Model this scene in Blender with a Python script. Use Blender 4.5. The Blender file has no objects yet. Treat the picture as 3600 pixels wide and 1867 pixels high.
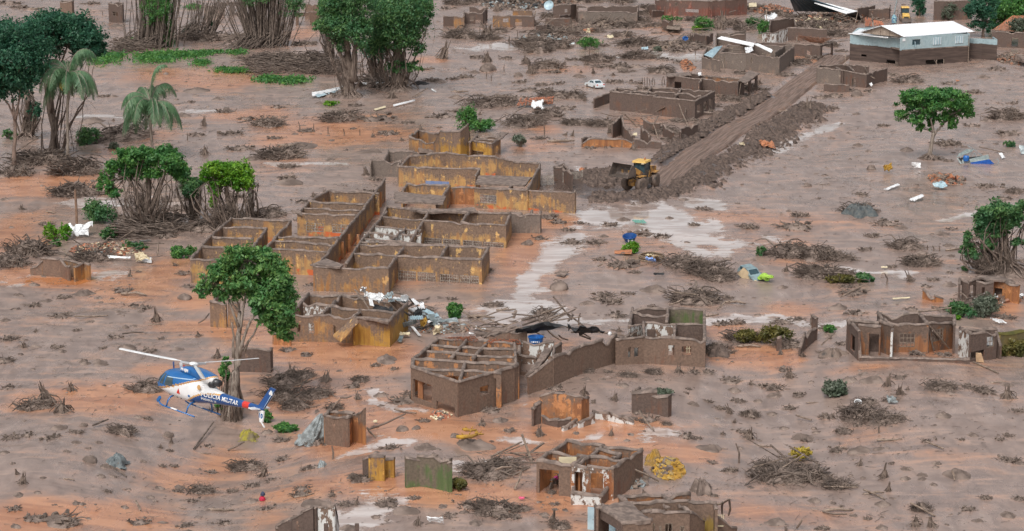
import bpy, math, random
import numpy as np
from mathutils import Vector, Matrix
random.seed(7); RNG = np.random.default_rng(7)
R = math.radians
SC = bpy.context.scene
COL = SC.collection
# ------------------------------------------------------------------ camera, sky, sun, exposure
PITCH = R(12.0); FPX = 8371.0; CAMH = 56.8; CX, CY = 1800.0, 933.5
cam_d = bpy.data.cameras.new('camera'); cam = bpy.data.objects.new('camera', cam_d); COL.objects.link(cam)
cam.location = (0, 0, CAMH); cam.rotation_euler = (R(90) - PITCH, 0, 0)
cam_d.sensor_width = 36; cam_d.lens = 36 * FPX / 3600; cam_d.clip_start = 1; cam_d.clip_end = 6000
SC.camera = cam
world = bpy.data.worlds.new('World'); SC.world = world; world.use_nodes = True
wn = world.node_tree; wn.nodes.clear()
sky = wn.nodes.new('ShaderNodeTexSky'); sky.sky_type = 'NISHITA'; sky.sun_disc = False
sky.sun_elevation = R(52); sky.sun_rotation = R(200); sky.air_density = 1.0; sky.dust_density = 6.0; sky.ozone_density = 1.0
hs = wn.nodes.new('ShaderNodeHueSaturation'); hs.inputs['Saturation'].default_value = 0.28
bg = wn.nodes.new('ShaderNodeBackground'); bg.inputs['Strength'].default_value = 0.13
wo = wn.nodes.new('ShaderNodeOutputWorld')
wn.links.new(sky.outputs[0], hs.inputs['Color']); wn.links.new(hs.outputs[0], bg.inputs[0]); wn.links.new(bg.outputs[0], wo.inputs[0])
sun_d = bpy.data.lights.new('sun', 'SUN'); sun = bpy.data.objects.new('sun', sun_d); COL.objects.link(sun)
sun_d.energy = 1.1; sun_d.angle = R(18); sun_d.color = (1.0, 0.965, 0.92)
# the sky's sun_rotation runs clockwise from +Y; the lamp shines down from the same direction
_az, _el = R(200), R(52)
_dir = Vector((math.sin(_az) * math.cos(_el), math.cos(_az) * math.cos(_el), math.sin(_el)))
sun.rotation_euler = _dir.to_track_quat('Z', 'Y').to_euler()
SC.view_settings.view_transform = 'Standard'; SC.view_settings.look = 'None'
SC.view_settings.exposure = 0.2; SC.view_settings.gamma = 1.0; SC.view_settings.use_curve_mapping = False

# ------------------------------------------------------------------ noise
def _hash(ix, iy, seed):
    h = (ix.astype(np.int64) * 374761393 + iy.astype(np.int64) * 668265263 + seed * 1274126177) & 0xFFFFFFFF
    h = ((h ^ (h >> 13)) * 1274126177) & 0xFFFFFFFF
    return ((h ^ (h >> 16)) & 0xFFFF) / 65535.0
def vnoise(x, y, seed=0):
    x = np.asarray(x, float); y = np.asarray(y, float)
    ix = np.floor(x); iy = np.floor(y); fx = x - ix; fy = y - iy
    fx = fx * fx * (3 - 2 * fx); fy = fy * fy * (3 - 2 * fy)
    a = _hash(ix, iy, seed); b = _hash(ix + 1, iy, seed); c = _hash(ix, iy + 1, seed); d = _hash(ix + 1, iy + 1, seed)
    return (a + (b - a) * fx) * (1 - fy) + (c + (d - c) * fx) * fy
def fbm(x, y, seed=0, oct=4, gain=0.5):
    s = 0; a = 1; t = 0
    for i in range(oct):
        s = s + a * (vnoise(x * 2 ** i + 17.3 * i, y * 2 ** i - 9.1 * i, seed + i) - 0.5); t += a; a *= gain
    return s / t * 2
def ridge(x, y, seed=0, oct=3):
    s = 0; a = 1; t = 0
    for i in range(oct):
        n = 1 - np.abs(2 * vnoise(x * 2 ** i + 5.1 * i, y * 2 ** i + 3.7 * i, seed + i) - 1)
        s = s + a * n * n; t += a; a *= 0.5
    return s / t

# ------------------------------------------------------------------ from the photograph's picture to the place
ORI = {}
for r_, y0 in zip('abc', (0, 620, 1207)):
    for i_, x0 in enumerate((0, 900, 1800, 2700)): ORI[r_ + str(i_ + 1)] = (x0, y0, 2.02444)
ORI['e'] = (1240, 420, 2.99535); ORI['f'] = (1240, 1000, 5.36667); ORI['g'] = (1030, 640, 3.71064)
ORI['t'] = (1560, 0, 3.68); ORI['u'] = (2240, 0, 3.38947); ORI['F'] = (0, 0, 1.0); ORI['w'] = (3320, 480, 8.35)
def FP(k, x, y):
    o = ORI[k]; return (o[0] + x / o[2], o[1] + y / o[2])
_c, _s = math.cos(PITCH), math.sin(PITCH)
def ray(X, Y):
    x = (X - CX) / FPX; y = (CY - Y) / FPX
    return (x, _c + y * _s, -_s + y * _c)
FEAT = [(-24.0, 196.0, 9, 20, -1.7), (-38, 186, 8, 18, .9), (-8, 190, 8, 16, .7), (24, 205, 9, 22, -1.2), (38, 215, 10, 24, .8), (10, 214, 8, 18, .5)]   # broad swells of the mud (x, y, rx, ry, h)
def macro(x, y):
    x = np.asarray(x, float); y = np.asarray(y, float)
    z = 0.75 * fbm(x / 38, y / 55, 3, 3) + 0.24 * fbm(x / 9, y / 14, 11, 3)
    for fx, fy, rx, ry, h in FEAT: z = z + h * np.exp(-(((x - fx) / rx) ** 2 + ((y - fy) / ry) ** 2))
    return z
def micro(x, y):
    k = np.clip(0.5 + 1.1 * fbm(x / 21, y / 30, 31, 2), 0.06, 1.2)
    return k * (0.08 * (ridge(x / 2.6, y / 4.2, 21, 3) - 0.45) + 0.06 * fbm(x / 0.9, y / 1.3, 41, 3) - 0.16 * (ridge(x / 5.2 + y / 16, y / 9, 61, 2) ** 4))
def HT(x, y): return macro(x, y) + micro(x, y)
def hz(x, y): return float(macro(np.array([x]), np.array([y]))[0])
def at(k, x, y, h=0.0):
    """the point h metres above the mud that the picture shows at pixel (x, y) of crop k"""
    d = ray(*FP(k, x, y)); z = 0.0
    for _ in range(5):
        t = (z + h - CAMH) / d[2]; z = hz(d[0] * t, d[1] * t)
    return Vector((d[0] * t, d[1] * t, z + h))
def on_depth(k, x, y, Y):
    """the point on the upright plane at distance Y that the picture shows at pixel (x, y)"""
    d = ray(*FP(k, x, y)); t = Y / d[1]
    return Vector((d[0] * t, Y, CAMH + d[2] * t))
def mpp(k, p):
    """metres per pixel of crop k at point p"""
    dep = p[1] * _c + (CAMH - p[2]) * _s
    return dep / FPX / ORI[k][2]

# ------------------------------------------------------------------ meshes
class MB:
    def __init__(self): self.V = []; self.F = []; self.M = []; self.n = 0
    def add(self, V, F, m=0):
        V = np.asarray(V, float)
        for f in F: self.F.append([i + self.n for i in f]); self.M.append(m)
        self.V.append(V); self.n += len(V); return self
    def box(self, c, s, rot=None, m=0, taper=1.0):
        x, y, z = s[0] / 2, s[1] / 2, s[2] / 2; t = taper
        V = [(-x, -y, -z), (x, -y, -z), (x, y, -z), (-x, y, -z), (-x * t, -y * t, z), (x * t, -y * t, z), (x * t, y * t, z), (-x * t, y * t, z)]
        if rot is not None: V = [rot @ Vector(v) for v in V]
        return self.add([(v[0] + c[0], v[1] + c[1], v[2] + c[2]) for v in V], [(0, 3, 2, 1), (4, 5, 6, 7), (0, 1, 5, 4), (1, 2, 6, 5), (2, 3, 7, 6), (3, 0, 4, 7)], m)
    def bar(self, a, b, w, h=None, m=0):
        a = Vector(a); b = Vector(b); d = b - a
        if d.length < 1e-6: return self
        return self.box((a + b) / 2, (w, h or w, d.length), d.to_track_quat('Z', 'Y').to_matrix(), m)
    def tube(self, P, r, n=6, m=0, cap=True):
        P = [Vector(p) for p in P]; k = len(P)
        rr = r if hasattr(r, '__len__') else [r] * k
        V = []; F = []
        for i, p in enumerate(P):
            d = (P[min(i + 1, k - 1)] - P[max(i - 1, 0)])
            if d.length < 1e-9: d = Vector((0, 0, 1))
            d.normalize(); up = Vector((0, 0, 1)) if abs(d.z) < 0.95 else Vector((1, 0, 0))
            a = d.cross(up).normalized(); b = a.cross(d)
            for j in range(n):
                t = 2 * math.pi * j / n; q = p + (a * math.cos(t) + b * math.sin(t)) * rr[i]; V.append(tuple(q))
        for i in range(k - 1):
            for j in range(n):
                F.append((i * n + j, i * n + (j + 1) % n, (i + 1) * n + (j + 1) % n, (i + 1) * n + j))
        if cap: F.append(tuple(range(n))[::-1]); F.append(tuple((k - 1) * n + j for j in range(n)))
        return self.add(V, F, m)
    def lathe(self, prof, n=16, c=(0, 0, 0), m=0, axis='z'):
        V = []; F = []
        for (rad, z) in prof:
            for j in range(n):
                t = 2 * math.pi * j / n; v = (rad * math.cos(t), rad * math.sin(t), z)
                if axis == 'y': v = (v[0], v[2], v[1])
                if axis == 'x': v = (v[2], v[0], v[1])
                V.append((v[0] + c[0], v[1] + c[1], v[2] + c[2]))
        for i in range(len(prof) - 1):
            for j in range(n): F.append((i * n + j, i * n + (j + 1) % n, (i + 1) * n + (j + 1) % n, (i + 1) * n + j))
        F.append(tuple(range(n))[::-1]); F.append(tuple((len(prof) - 1) * n + j for j in range(n)))
        return self.add(V, F, m)
    def prism(self, pts, y0, y1, m=0):
        """outline in x, z drawn out from y0 to y1"""
        n = len(pts); V = [(p[0], y0, p[1]) for p in pts] + [(p[0], y1, p[1]) for p in pts]
        F = [tuple(range(n)), tuple(range(2 * n - 1, n - 1, -1))] + [(i, i + n, (i + 1) % n + n, (i + 1) % n) for i in range(n)]
        return self.add(V, F, m)
    def mesh(self, name, smooth=False):
        me = bpy.data.meshes.new(name)
        V = np.concatenate(self.V) if self.V else np.zeros((0, 3))
        me.from_pydata(V.tolist(), [], self.F); 
        if any(self.M): me.polygons.foreach_set('material_index', self.M)
        if smooth: me.polygons.foreach_set('use_smooth', [True] * len(me.polygons))
        me.update(); return me
def npmesh(name, V, F, smooth=False):
    V = np.asarray(V, np.float32); F = np.asarray(F, np.int32); k = F.shape[1]
    me = bpy.data.meshes.new(name); me.vertices.add(len(V)); me.vertices.foreach_set('co', V.ravel())
    me.loops.add(F.size); me.loops.foreach_set('vertex_index', F.ravel())
    me.polygons.add(len(F)); me.polygons.foreach_set('loop_start', np.arange(0, F.size, k, dtype=np.int32))
    if smooth: me.polygons.foreach_set('use_smooth', np.ones(len(F), bool))
    me.update(calc_edges=True); return me
def add_mats(me, mats):
    for m in (mats if isinstance(mats, (list, tuple)) else [mats]): me.materials.append(m)
def thing(name, label, cat, loc=(0, 0, 0), rz=0.0, group=None):
    o = bpy.data.objects.new(name, None); COL.objects.link(o); o.location = loc; o.rotation_euler = (0, 0, rz)
    o.empty_display_size = 0.3; tag(o, label, cat, group); return o
def tag(o, label, cat, group=None):
    o['label'] = label; o['category'] = cat
    if group: o['group'] = group
    return o
def part(name, mb, mats, parent=None, smooth=False, label=None, kind=None):
    me = mb.mesh(name, smooth) if isinstance(mb, MB) else mb
    if not me.materials: add_mats(me, mats)
    o = bpy.data.objects.new(name, me); COL.objects.link(o); o.parent = parent
    if label: o['label'] = label
    if kind: o['kind'] = kind
    return o
def single(name, mb, mats, label, cat, loc=(0, 0, 0), rz=0, group=None, smooth=False):
    o = part(name, mb, mats, None, smooth); o.location = loc; o.rotation_euler = (0, 0, rz); return tag(o, label, cat, group)

# ------------------------------------------------------------------ materials
MATS = {}
def newmat(name):
    m = bpy.data.materials.new(name); m.use_nodes = True; nt = m.node_tree; nt.nodes.clear()
    out = nt.nodes.new('ShaderNodeOutputMaterial'); b = nt.nodes.new('ShaderNodeBsdfPrincipled'); nt.links.new(b.outputs[0], out.inputs[0])
    return m, nt, b
class NT:
    def __init__(s, nt): s.nt = nt
    def n(s, t, **kw):
        x = s.nt.nodes.new(t)
        for k, v in kw.items(): setattr(x, k, v)
        return x
    def l(s, a, b): s.nt.links.new(a, b)
    def noise(s, vec, scale, det=4, rough=0.55, dist=0.0):
        x = s.n('ShaderNodeTexNoise'); x.inputs['Scale'].default_value = scale; x.inputs['Detail'].default_value = det
        x.inputs['Roughness'].default_value = rough; x.inputs['Distortion'].default_value = dist
        if vec is not None: s.l(vec, x.inputs['Vector'])
        return x.outputs[0]
    def map(s, vec, scale=(1, 1, 1), loc=(0, 0, 0), rot=(0, 0, 0)):
        x = s.n('ShaderNodeMapping'); x.inputs['Scale'].default_value = scale; x.inputs['Location'].default_value = loc; x.inputs['Rotation'].default_value = rot
        s.l(vec, x.inputs['Vector']); return x.outputs[0]
    def math(s, op, a, b=None, clamp=False):
        x = s.n('ShaderNodeMath', operation=op, use_clamp=clamp)
        for i, v in enumerate((a, b)):
            if v is None: continue
            if isinstance(v, (int, float)): x.inputs[i].default_value = v
            else: s.l(v, x.inputs[i])
        return x.outputs[0]
    def range(s, v, a, b, c=0.0, d=1.0, smooth=True):
        if isinstance(v,(int,float)): raise ValueError('range of a number')
        x = s.n('ShaderNodeMapRange'); x.interpolation_type = 'SMOOTHSTEP' if smooth else 'LINEAR'
        s.l(v, x.inputs[0]); 
        for i, q in zip((1, 2, 3, 4), (a, b, c, d)): x.inputs[i].default_value = q
        return x.outputs[0]
    def mix(s, f, a, b):
        x = s.n('ShaderNodeMix', data_type='RGBA')
        for sock, v in ((x.inputs[0], f), (x.inputs[6], a), (x.inputs[7], b)):
            if isinstance(v, (int, float)): sock.default_value = v if sock.type == 'VALUE' else (v, v, v, 1)
            elif isinstance(v, (tuple, list)): sock.default_value = (*v[:3], 1)
            else: s.l(v, sock)
        return x.outputs[2]
    def bump(s, h, strength, dist, b):
        x = s.n('ShaderNodeBump'); x.inputs['Strength'].default_value = strength; x.inputs['Distance'].default_value = dist
        s.l(h, x.inputs['Height']); s.l(x.outputs[0], b.inputs['Normal'])
def mat(name, col, col2=None, rough=0.7, *, metal=0.0, scale=3.0, stretch=(1, 1, 1), bump=0.3, bd=0.03, dirt=0.0, dirtcol=(0.13, 0.095, 0.075), lo=0.38, hi=0.62, dscale=1.3, coord='Object'):
    """plain weathered surface: two tones by noise, mud spattered over it in patches"""
    if name in MATS: return MATS[name]
    m, nt, b = newmat(name); N = NT(nt); tc = N.n('ShaderNodeTexCoord').outputs[coord]
    v = N.map(tc, stretch)
    n1 = N.noise(v, scale, 5)
    c = N.mix(N.range(n1, lo, hi), col, col2 or tuple(x * 0.75 for x in col))
    if dirt > 0:
        n2 = N.noise(tc, dscale, 6, 0.65)
        f = N.range(n2, 0.72 - dirt * 0.5, 0.82 - dirt * 0.5)
        c = N.mix(f, c, dirtcol)
    N.l(c, b.inputs['Base Color']); b.inputs['Roughness'].default_value = rough; b.inputs['Metallic'].default_value = metal
    if bump: N.bump(N.noise(v, scale * 4, 4), bump, bd, b)
    MATS[name] = m; return m
def leafmat(name, c1, c2, c3=None):
    if name in MATS: return MATS[name]
    m, nt, b = newmat(name); N = NT(nt); g = N.n('ShaderNodeNewGeometry'); tc = N.n('ShaderNodeTexCoord').outputs['Object']
    c = N.mix(g.outputs['Random Per Island'], c1, c2)
    n = N.noise(tc, 0.55, 3); c = N.mix(N.range(n, 0.42, 0.66), c, c3 or c2); c = N.mix(N.range(N.noise(tc, 1.5, 3), .5, .68, 0, .6), c, tuple(x * .8 for x in c1))
    N.l(c, b.inputs['Base Color']); b.inputs['Roughness'].default_value = 0.5
    tr = N.n('ShaderNodeBsdfTranslucent'); N.l(c, tr.inputs[0]); mx = N.n('ShaderNodeMixShader'); mx.inputs[0].default_value = 0.4
    out = [x for x in nt.nodes if x.type == 'OUTPUT_MATERIAL'][0]
    N.l(b.outputs[0], mx.inputs[1]); N.l(tr.outputs[0], mx.inputs[2]); N.l(mx.outputs[0], out.inputs[0])
    MATS[name] = m; return m
def wallmat(name, paint=(0.42, 0.21, 0.06), amt=0.5, white=0.0, base=(0.125, 0.083, 0.062), base2=(0.22, 0.145, 0.105), foot=None, paint2=None, green=None):
    """mud caked rendered wall: brown coat run down in streaks, the paint showing where it has washed or flaked off"""
    if name in MATS: return MATS[name]
    m, nt, b = newmat(name); N = NT(nt); tc = N.n('ShaderNodeTexCoord').outputs['Object']
    n1 = N.noise(tc, 0.55, 6, 0.62); st = N.noise(N.map(tc, (2.6, 2.6, 0.22)), 1.0, 5, 0.6); n3 = N.noise(tc, 5.0, 5, 0.65)
    mud = N.mix(N.range(n3, 0.3, 0.7), base, base2)
    sep = N.n('ShaderNodeSeparateXYZ'); N.l(tc, sep.inputs[0])
    up = N.range(sep.outputs[2], 1.2, 3.0, 0.0, 0.16)          # thicker cake near the tops, where the mud level stood
    k = N.math('ADD', N.math('MULTIPLY', n1, 0.55), N.math('MULTIPLY', st, 0.45)); k = N.math('SUBTRACT', k, up)
    k = N.math('ADD', k, N.math('MULTIPLY', N.math('SUBTRACT', n3, 0.5), 0.12))
    t = 0.62 - 0.26 * amt
    f = N.range(k, t - 0.05, t + 0.08)
    pc = N.mix(N.range(st, 0.35, 0.65), paint, paint2 or (paint[0] * 0.62, paint[1] * 0.5, paint[2] * 0.5))
    c = N.mix(f, mud, pc)
    n4 = N.noise(N.map(tc, (1, 1, 1), (7, 3, 1)), 0.9, 5, 0.7); 
    n4 = N.math('ADD', N.math('MULTIPLY', n4, .7), N.math('MULTIPLY', st, .3)); fl = N.range(n4, 0.655 - 0.15 * amt, 0.70 - 0.15 * amt); c = N.mix(N.math('MULTIPLY', fl, N.range(n3, .3, .5, .35, .9)), c, tuple(min(1, x * 1.2 + 0.02) for x in paint))
    if white > 0:
        n5 = N.noise(N.map(tc, (1.4, 1.4, 0.8), (1, 9, 4)), 1.0, 6, 0.72); fw = N.range(n5, 0.70 - 0.3 * white, 0.73 - 0.3 * white); c = N.mix(fw, c, (0.62, 0.62, 0.6))
    if green:
        n6 = N.noise(N.map(tc, (1, 1, 1), (3, 3, 8)), 0.8, 6, 0.7); c = N.mix(N.range(n6, 0.45, 0.56), c, green)
    if foot:
        n7 = N.noise(N.map(tc, (1, 1, 1), (5, 1, 2)), 0.7, 5, 0.7); fz = N.range(sep.outputs[2], 0.42, 0.5, 1.0, 0.0)
        c = N.mix(N.math('MULTIPLY', fz, N.range(n7, 0.5, 0.58)), c, foot)
    N.l(c, b.inputs['Base Color']); b.inputs['Roughness'].default_value = 0.75
    N.bump(N.math('ADD', n3, N.math('MULTIPLY', st, 0.6)), 0.5, 0.06, b)
    MATS[name] = m; return m
M_CAP = mat('mud_cap', (0.235, 0.178, 0.148), (0.125, 0.094, 0.078), 0.7, scale=1.6, bump=0.5, bd=0.05)
M_MUDD = mat('caked_mud', (0.115, 0.084, 0.068), (0.235, 0.178, 0.148), 0.75, scale=1.1, bump=0.6, bd=0.08)
M_SOIL = mat('churned_soil', (0.075, 0.053, 0.043), (0.145, 0.103, 0.083), 0.8, scale=2.2, bump=0.8, bd=0.1)
M_TWIG = mat('muddy_twigs', (0.078, 0.058, 0.047), (0.17, 0.13, 0.105), 0.8, scale=1.5, bump=0.3)
M_BARK = mat('muddy_bark', (0.085, 0.061, 0.048), (0.18, 0.135, 0.108), 0.8, scale=2.0, stretch=(3, 3, 0.5), bump=0.6)
M_BARKL = mat('pale_bark', (0.30, 0.25, 0.21), (0.17, 0.135, 0.11), 0.8, scale=2.0, stretch=(3, 3, 0.4), bump=0.5)
M_WOOD = mat('splintered_wood', (0.27, 0.205, 0.16), (0.15, 0.11, 0.085), 0.8, scale=2, stretch=(1, 1, 1), bump=0.4)
M_WHITE = mat('white_sheet', (0.80, 0.81, 0.82), (0.68, 0.69, 0.70), 0.5, scale=0.8, bump=0.1, dirt=0.18, dscale=1.5)
M_ZINC = mat('zinc_sheet', (0.36, 0.41, 0.42), (0.24, 0.28, 0.29), 0.45, metal=0.3, scale=1.5, bump=0.1, dirt=0.3)
M_TEAL = mat('pale_blue_sheet', (0.42, 0.55, 0.60), (0.30, 0.42, 0.48), 0.45, scale=1.0, bump=0.1, dirt=0.25)
M_TILE = mat('terracotta', (0.46, 0.17, 0.09), (0.31, 0.115, 0.065), 0.75, scale=2.5, bump=0.3, dirt=0.25)
M_TILED = mat('muddy_terracotta', (0.34, 0.155, 0.09), (0.2, 0.11, 0.075), 0.8, scale=1.6, bump=0.3, dirt=0.45)
M_BLUE = mat('blue_plastic', (0.015, 0.13, 0.42), (0.012, 0.10, 0.34), 0.4, scale=2, bump=0.05, dirt=0.08)
M_BLACK = mat('black_rubber', (0.045, 0.038, 0.034), (0.075, 0.062, 0.053), 0.75, scale=4, bump=0.3, dirt=0.7, dirtcol=(.17, .125, .1))
M_DARKIN = mat('shade_and_dark_parts', (0.02, 0.022, 0.025), (0.035, 0.035, 0.037), 0.8)  # near black for dark parts; also paints the shade inside doorways and gaps
M_GLASS = mat('dark_glass', (0.04, 0.075, 0.09), (0.025, 0.05, 0.065), 0.08, bump=0)
M_YEL = mat('machine_yellow', (0.52, 0.29, 0.08), (0.42, 0.22, 0.06), 0.55, scale=2, bump=0.1, dirt=0.5, dscale=1.6, dirtcol=(.19, .11, .06))
M_YELC = mat('cab_roof_yellow', (0.72, 0.47, 0.13), (0.62, 0.38, 0.10), 0.5, scale=2, bump=0.05, dirt=0.05)
M_STEEL = mat('worn_steel', (0.16, 0.125, 0.105), (0.09, 0.075, 0.068), 0.55, metal=0.2, scale=2, bump=0.2, dirt=0.3)
M_CREAM = mat('cream_paint', (0.66, 0.58, 0.40), (0.55, 0.47, 0.32), 0.6, scale=1, bump=0.1, dirt=0.12)
M_MUSTARD = mat('mustard_rubble', (0.45, 0.26, 0.03), (0.27, 0.15, 0.03), 0.8, scale=2.5, bump=0.6)
M_CLOTHG = mat('grey_tarp', (0.30, 0.33, 0.335), (0.16, 0.175, 0.175), 0.7, scale=2.2, bump=0.6, bd=0.1, dirt=0.25)
M_ORANGE = mat('orange_scrap', (0.44, 0.18, 0.085), (0.3, 0.12, 0.06), 0.7, scale=2, dirt=0.42)
L_FORE = leafmat('airy_green_leaves', (0.045, 0.16, 0.045), (0.23, 0.40, 0.11), (0.10, 0.27, 0.09))
L_DARK = leafmat('deep_green_leaves', (0.016, 0.085, 0.05), (0.075, 0.22, 0.11), (0.035, 0.135, 0.08))
L_MID = leafmat('mid_green_leaves', (0.03, 0.12, 0.04), (0.17, 0.31, 0.10), (0.075, 0.21, 0.09))
L_LITE = leafmat('bright_green_leaves', (0.09, 0.26, 0.02), (0.25, 0.45, 0.03), (0.08, 0.27, 0.02))
L_BUSH = leafmat('bush_green_leaves', (0.03, 0.14, 0.035), (0.17, 0.36, 0.075), (0.07, 0.22, 0.065))
L_PALM = leafmat('palm_leaves', (0.07, 0.18, 0.08), (0.22, 0.34, 0.18), (0.11, 0.23, 0.12))
L_GREY = leafmat('mud_filmed_leaves', (0.13, 0.16, 0.11), (0.21, 0.24, 0.18), (0.10, 0.14, 0.09))
L_OLIVE = leafmat('olive_moss', (0.13, 0.12, 0.03), (0.22, 0.19, 0.05), (0.09, 0.10, 0.03))
# ------------------------------------------------------------------ the setting: mud, road, banks of churned soil
def pl(k, pts): return [at(k, *p) for p in pts]
ROADPX = [('a3', 1000, 1350), ('a3', 1130, 1235), ('a3', 1280, 1115), ('a3', 1500, 968), ('a3', 1690, 860), ('a4', 20, 760), ('a4', 130, 675), ('a4', 235, 590), ('a4', 330, 525), ('a4', 420, 455), ('a4', 500, 395)]
ROAD = [at(*p) for p in ROADPX]
BERM = [([('a3', 1280, 1340), ('a3', 1420, 1215), ('a3', 1600, 1130), ('a3', 1780, 1040), ('a4', 60, 930), ('a4', 220, 850), ('a4', 330, 770)], 2.7, .8),
        ([('a3', 1060, 1180), ('a3', 1220, 1020), ('a3', 1400, 905), ('a3', 1560, 820), ('a3', 1700, 750), ('a3', 1815, 690)], 1.6, 0.5),
        ([('b3', 430, 50), ('b3', 620, 30), ('b3', 740, 20)], 3.0, 1.15),
        ([('b3', 560, 150), ('b3', 800, 165), ('b3', 1050, 120), ('b3', 1300, 60)], 2.2, 0.4)]
BERMW = [([at(*p) for p in ps], w, h) for ps, w, h in BERM]
def seg_dist(x, y, P):
    d = np.full(np.shape(x), 1e9)
    for a, b in zip(P[:-1], P[1:]):
        vx, vy = b.x - a.x, b.y - a.y; L2 = vx * vx + vy * vy
        t = np.clip(((x - a.x) * vx + (y - a.y) * vy) / L2, 0, 1)
        d = np.minimum(d, np.hypot(x - a.x - t * vx, y - a.y - t * vy))
    return d
_macro0 = macro
def macro(x, y):
    x = np.asarray(x, float); y = np.asarray(y, float); z = _macro0(x, y)
    for P, w, h in BERMW: z = z + h * (.55 + .9 * vnoise(x / 2.5, y / 4, 55)) * np.exp(-(seg_dist(x, y, P) / w) ** 2 * 1.3)
    return z
ORANGE = [(k, *v) for k, vs in {
 'a1': [(1300, 540, 500, 60, .9), (1600, 600, 260, 60, .8), (900, 1090, 230, 45, 1.1), (350, 1290, 380, 60, 1.1), (1150, 960, 150, 60, .7), (1700, 830, 300, 40, .8), (620, 100, 120, 40, .4)],
 'a2': [(400, 890, 350, 70, .8), (700, 970, 500, 60, .9), (250, 1010, 300, 50, .9), (1230, 430, 150, 30, .9), (100, 790, 150, 40, .6), (320, 250, 130, 60, .9), (1050, 820, 300, 30, .3), (250, 1170, 300, 50, .5)],
 'a3': [(420, 500, 200, 30, .6), (250, 920, 130, 50, .8), (150, 1050, 260, 40, .7), (1090, 210, 200, 60, .5), (560, 300, 150, 30, .4), (900, 870, 150, 40, .6)],
 'a4': [(300, 400, 150, 60, .6), (500, 950, 150, 60, .3)],
 'b1': [(250, 90, 420, 60, 1.1), (60, 400, 220, 160, .9), (400, 745, 330, 38, 2.4), (1250, 650, 250, 90, .8), (900, 820, 500, 90, .7), (1500, 1060, 350, 50, 1.1), (1650, 1110, 260, 60, 1.0), (1400, 900, 200, 60, .9), (150, 680, 150, 50, .9), (300, 480, 180, 60, .7), (700, 690, 150, 30, 1.0)],
 'b2': [(600, 1220, 500, 60, 1.2), (250, 1140, 220, 45, 1.0), (1560, 790, 200, 60, .4), (1100, 760, 150, 40, .4), (650, 520, 90, 70, 1.3), (1500, 150, 150, 60, 1.2), (240, 620, 160, 60, .8)],
 'b3': [(120, 470, 200, 130, 1.0), (290, 330, 200, 40, 1.1), (1050, 480, 520, 130, .5), (1450, 270, 320, 45, .6), (1480, 1100, 220, 60, .8), (1640, 1240, 220, 30, 1.0), (60, 620, 200, 160, .9), (300, 1200, 200, 60, .4), (900, 640, 300, 60, .25)],
 'b4': [(300, 330, 520, 70, .55), (150, 940, 200, 60, 1.0), (200, 480, 200, 60, .6), (150, 620, 250, 40, .6), (1330, 610, 110, 25, .6), (1700, 930, 150, 70, .9), (1150, 1230, 250, 60, 1.0), (1150, 900, 150, 40, .5), (50, 1290, 160, 60, .8)],
 'c1': [(600, 370, 600, 100, .8), (820, 410, 300, 110, .6), (350, 1200, 480, 110, 1.0), (100, 1290, 250, 90, 1.0), (1000, 1230, 280, 110, .9), (1300, 990, 330, 100, .8), (1600, 860, 280, 110, .7), (1150, 190, 230, 40, .9), (1500, 250, 250, 60, .7), (230, 450, 200, 60, .5)],
 'c2': [(900, 100, 520, 90, .9), (800, 560, 450, 160, .8), (600, 745, 220, 60, .9), (1220, 540, 280, 90, 1.1), (1500, 640, 300, 70, .9), (1250, 1060, 380, 90, 1.1), (300, 1060, 260, 60, .8), (500, 1000, 300, 100, .6), (1000, 1000, 300, 70, .7), (1700, 740, 250, 70, .8), (1650, 1060, 180, 40, 1.1), (100, 1260, 200, 90, .7), (500, 300, 500, 200, .35), (150, 420, 250, 80, .5)],
 'c3': [(250, 440, 220, 60, .6), (420, 620, 420, 70, 1.1), (800, 590, 330, 60, 1.0), (100, 760, 220, 60, .8), (1000, 740, 420, 60, .9), (400, 1100, 380, 60, 1.2), (1280, 800, 200, 60, .7), (1500, 120, 320, 40, .8), (300, 1180, 300, 60, .7), (1650, 1180, 220, 80, .5), (450, 1300, 200, 60, .6)],
 'c4': [(250, 1220, 380, 70, .45), (1250, 780, 280, 80, .4), (650, 650, 200, 60, .3), (100, 110, 150, 50, .5), (700, 170, 320, 30, .6)]}.items() for v in vs]
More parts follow.
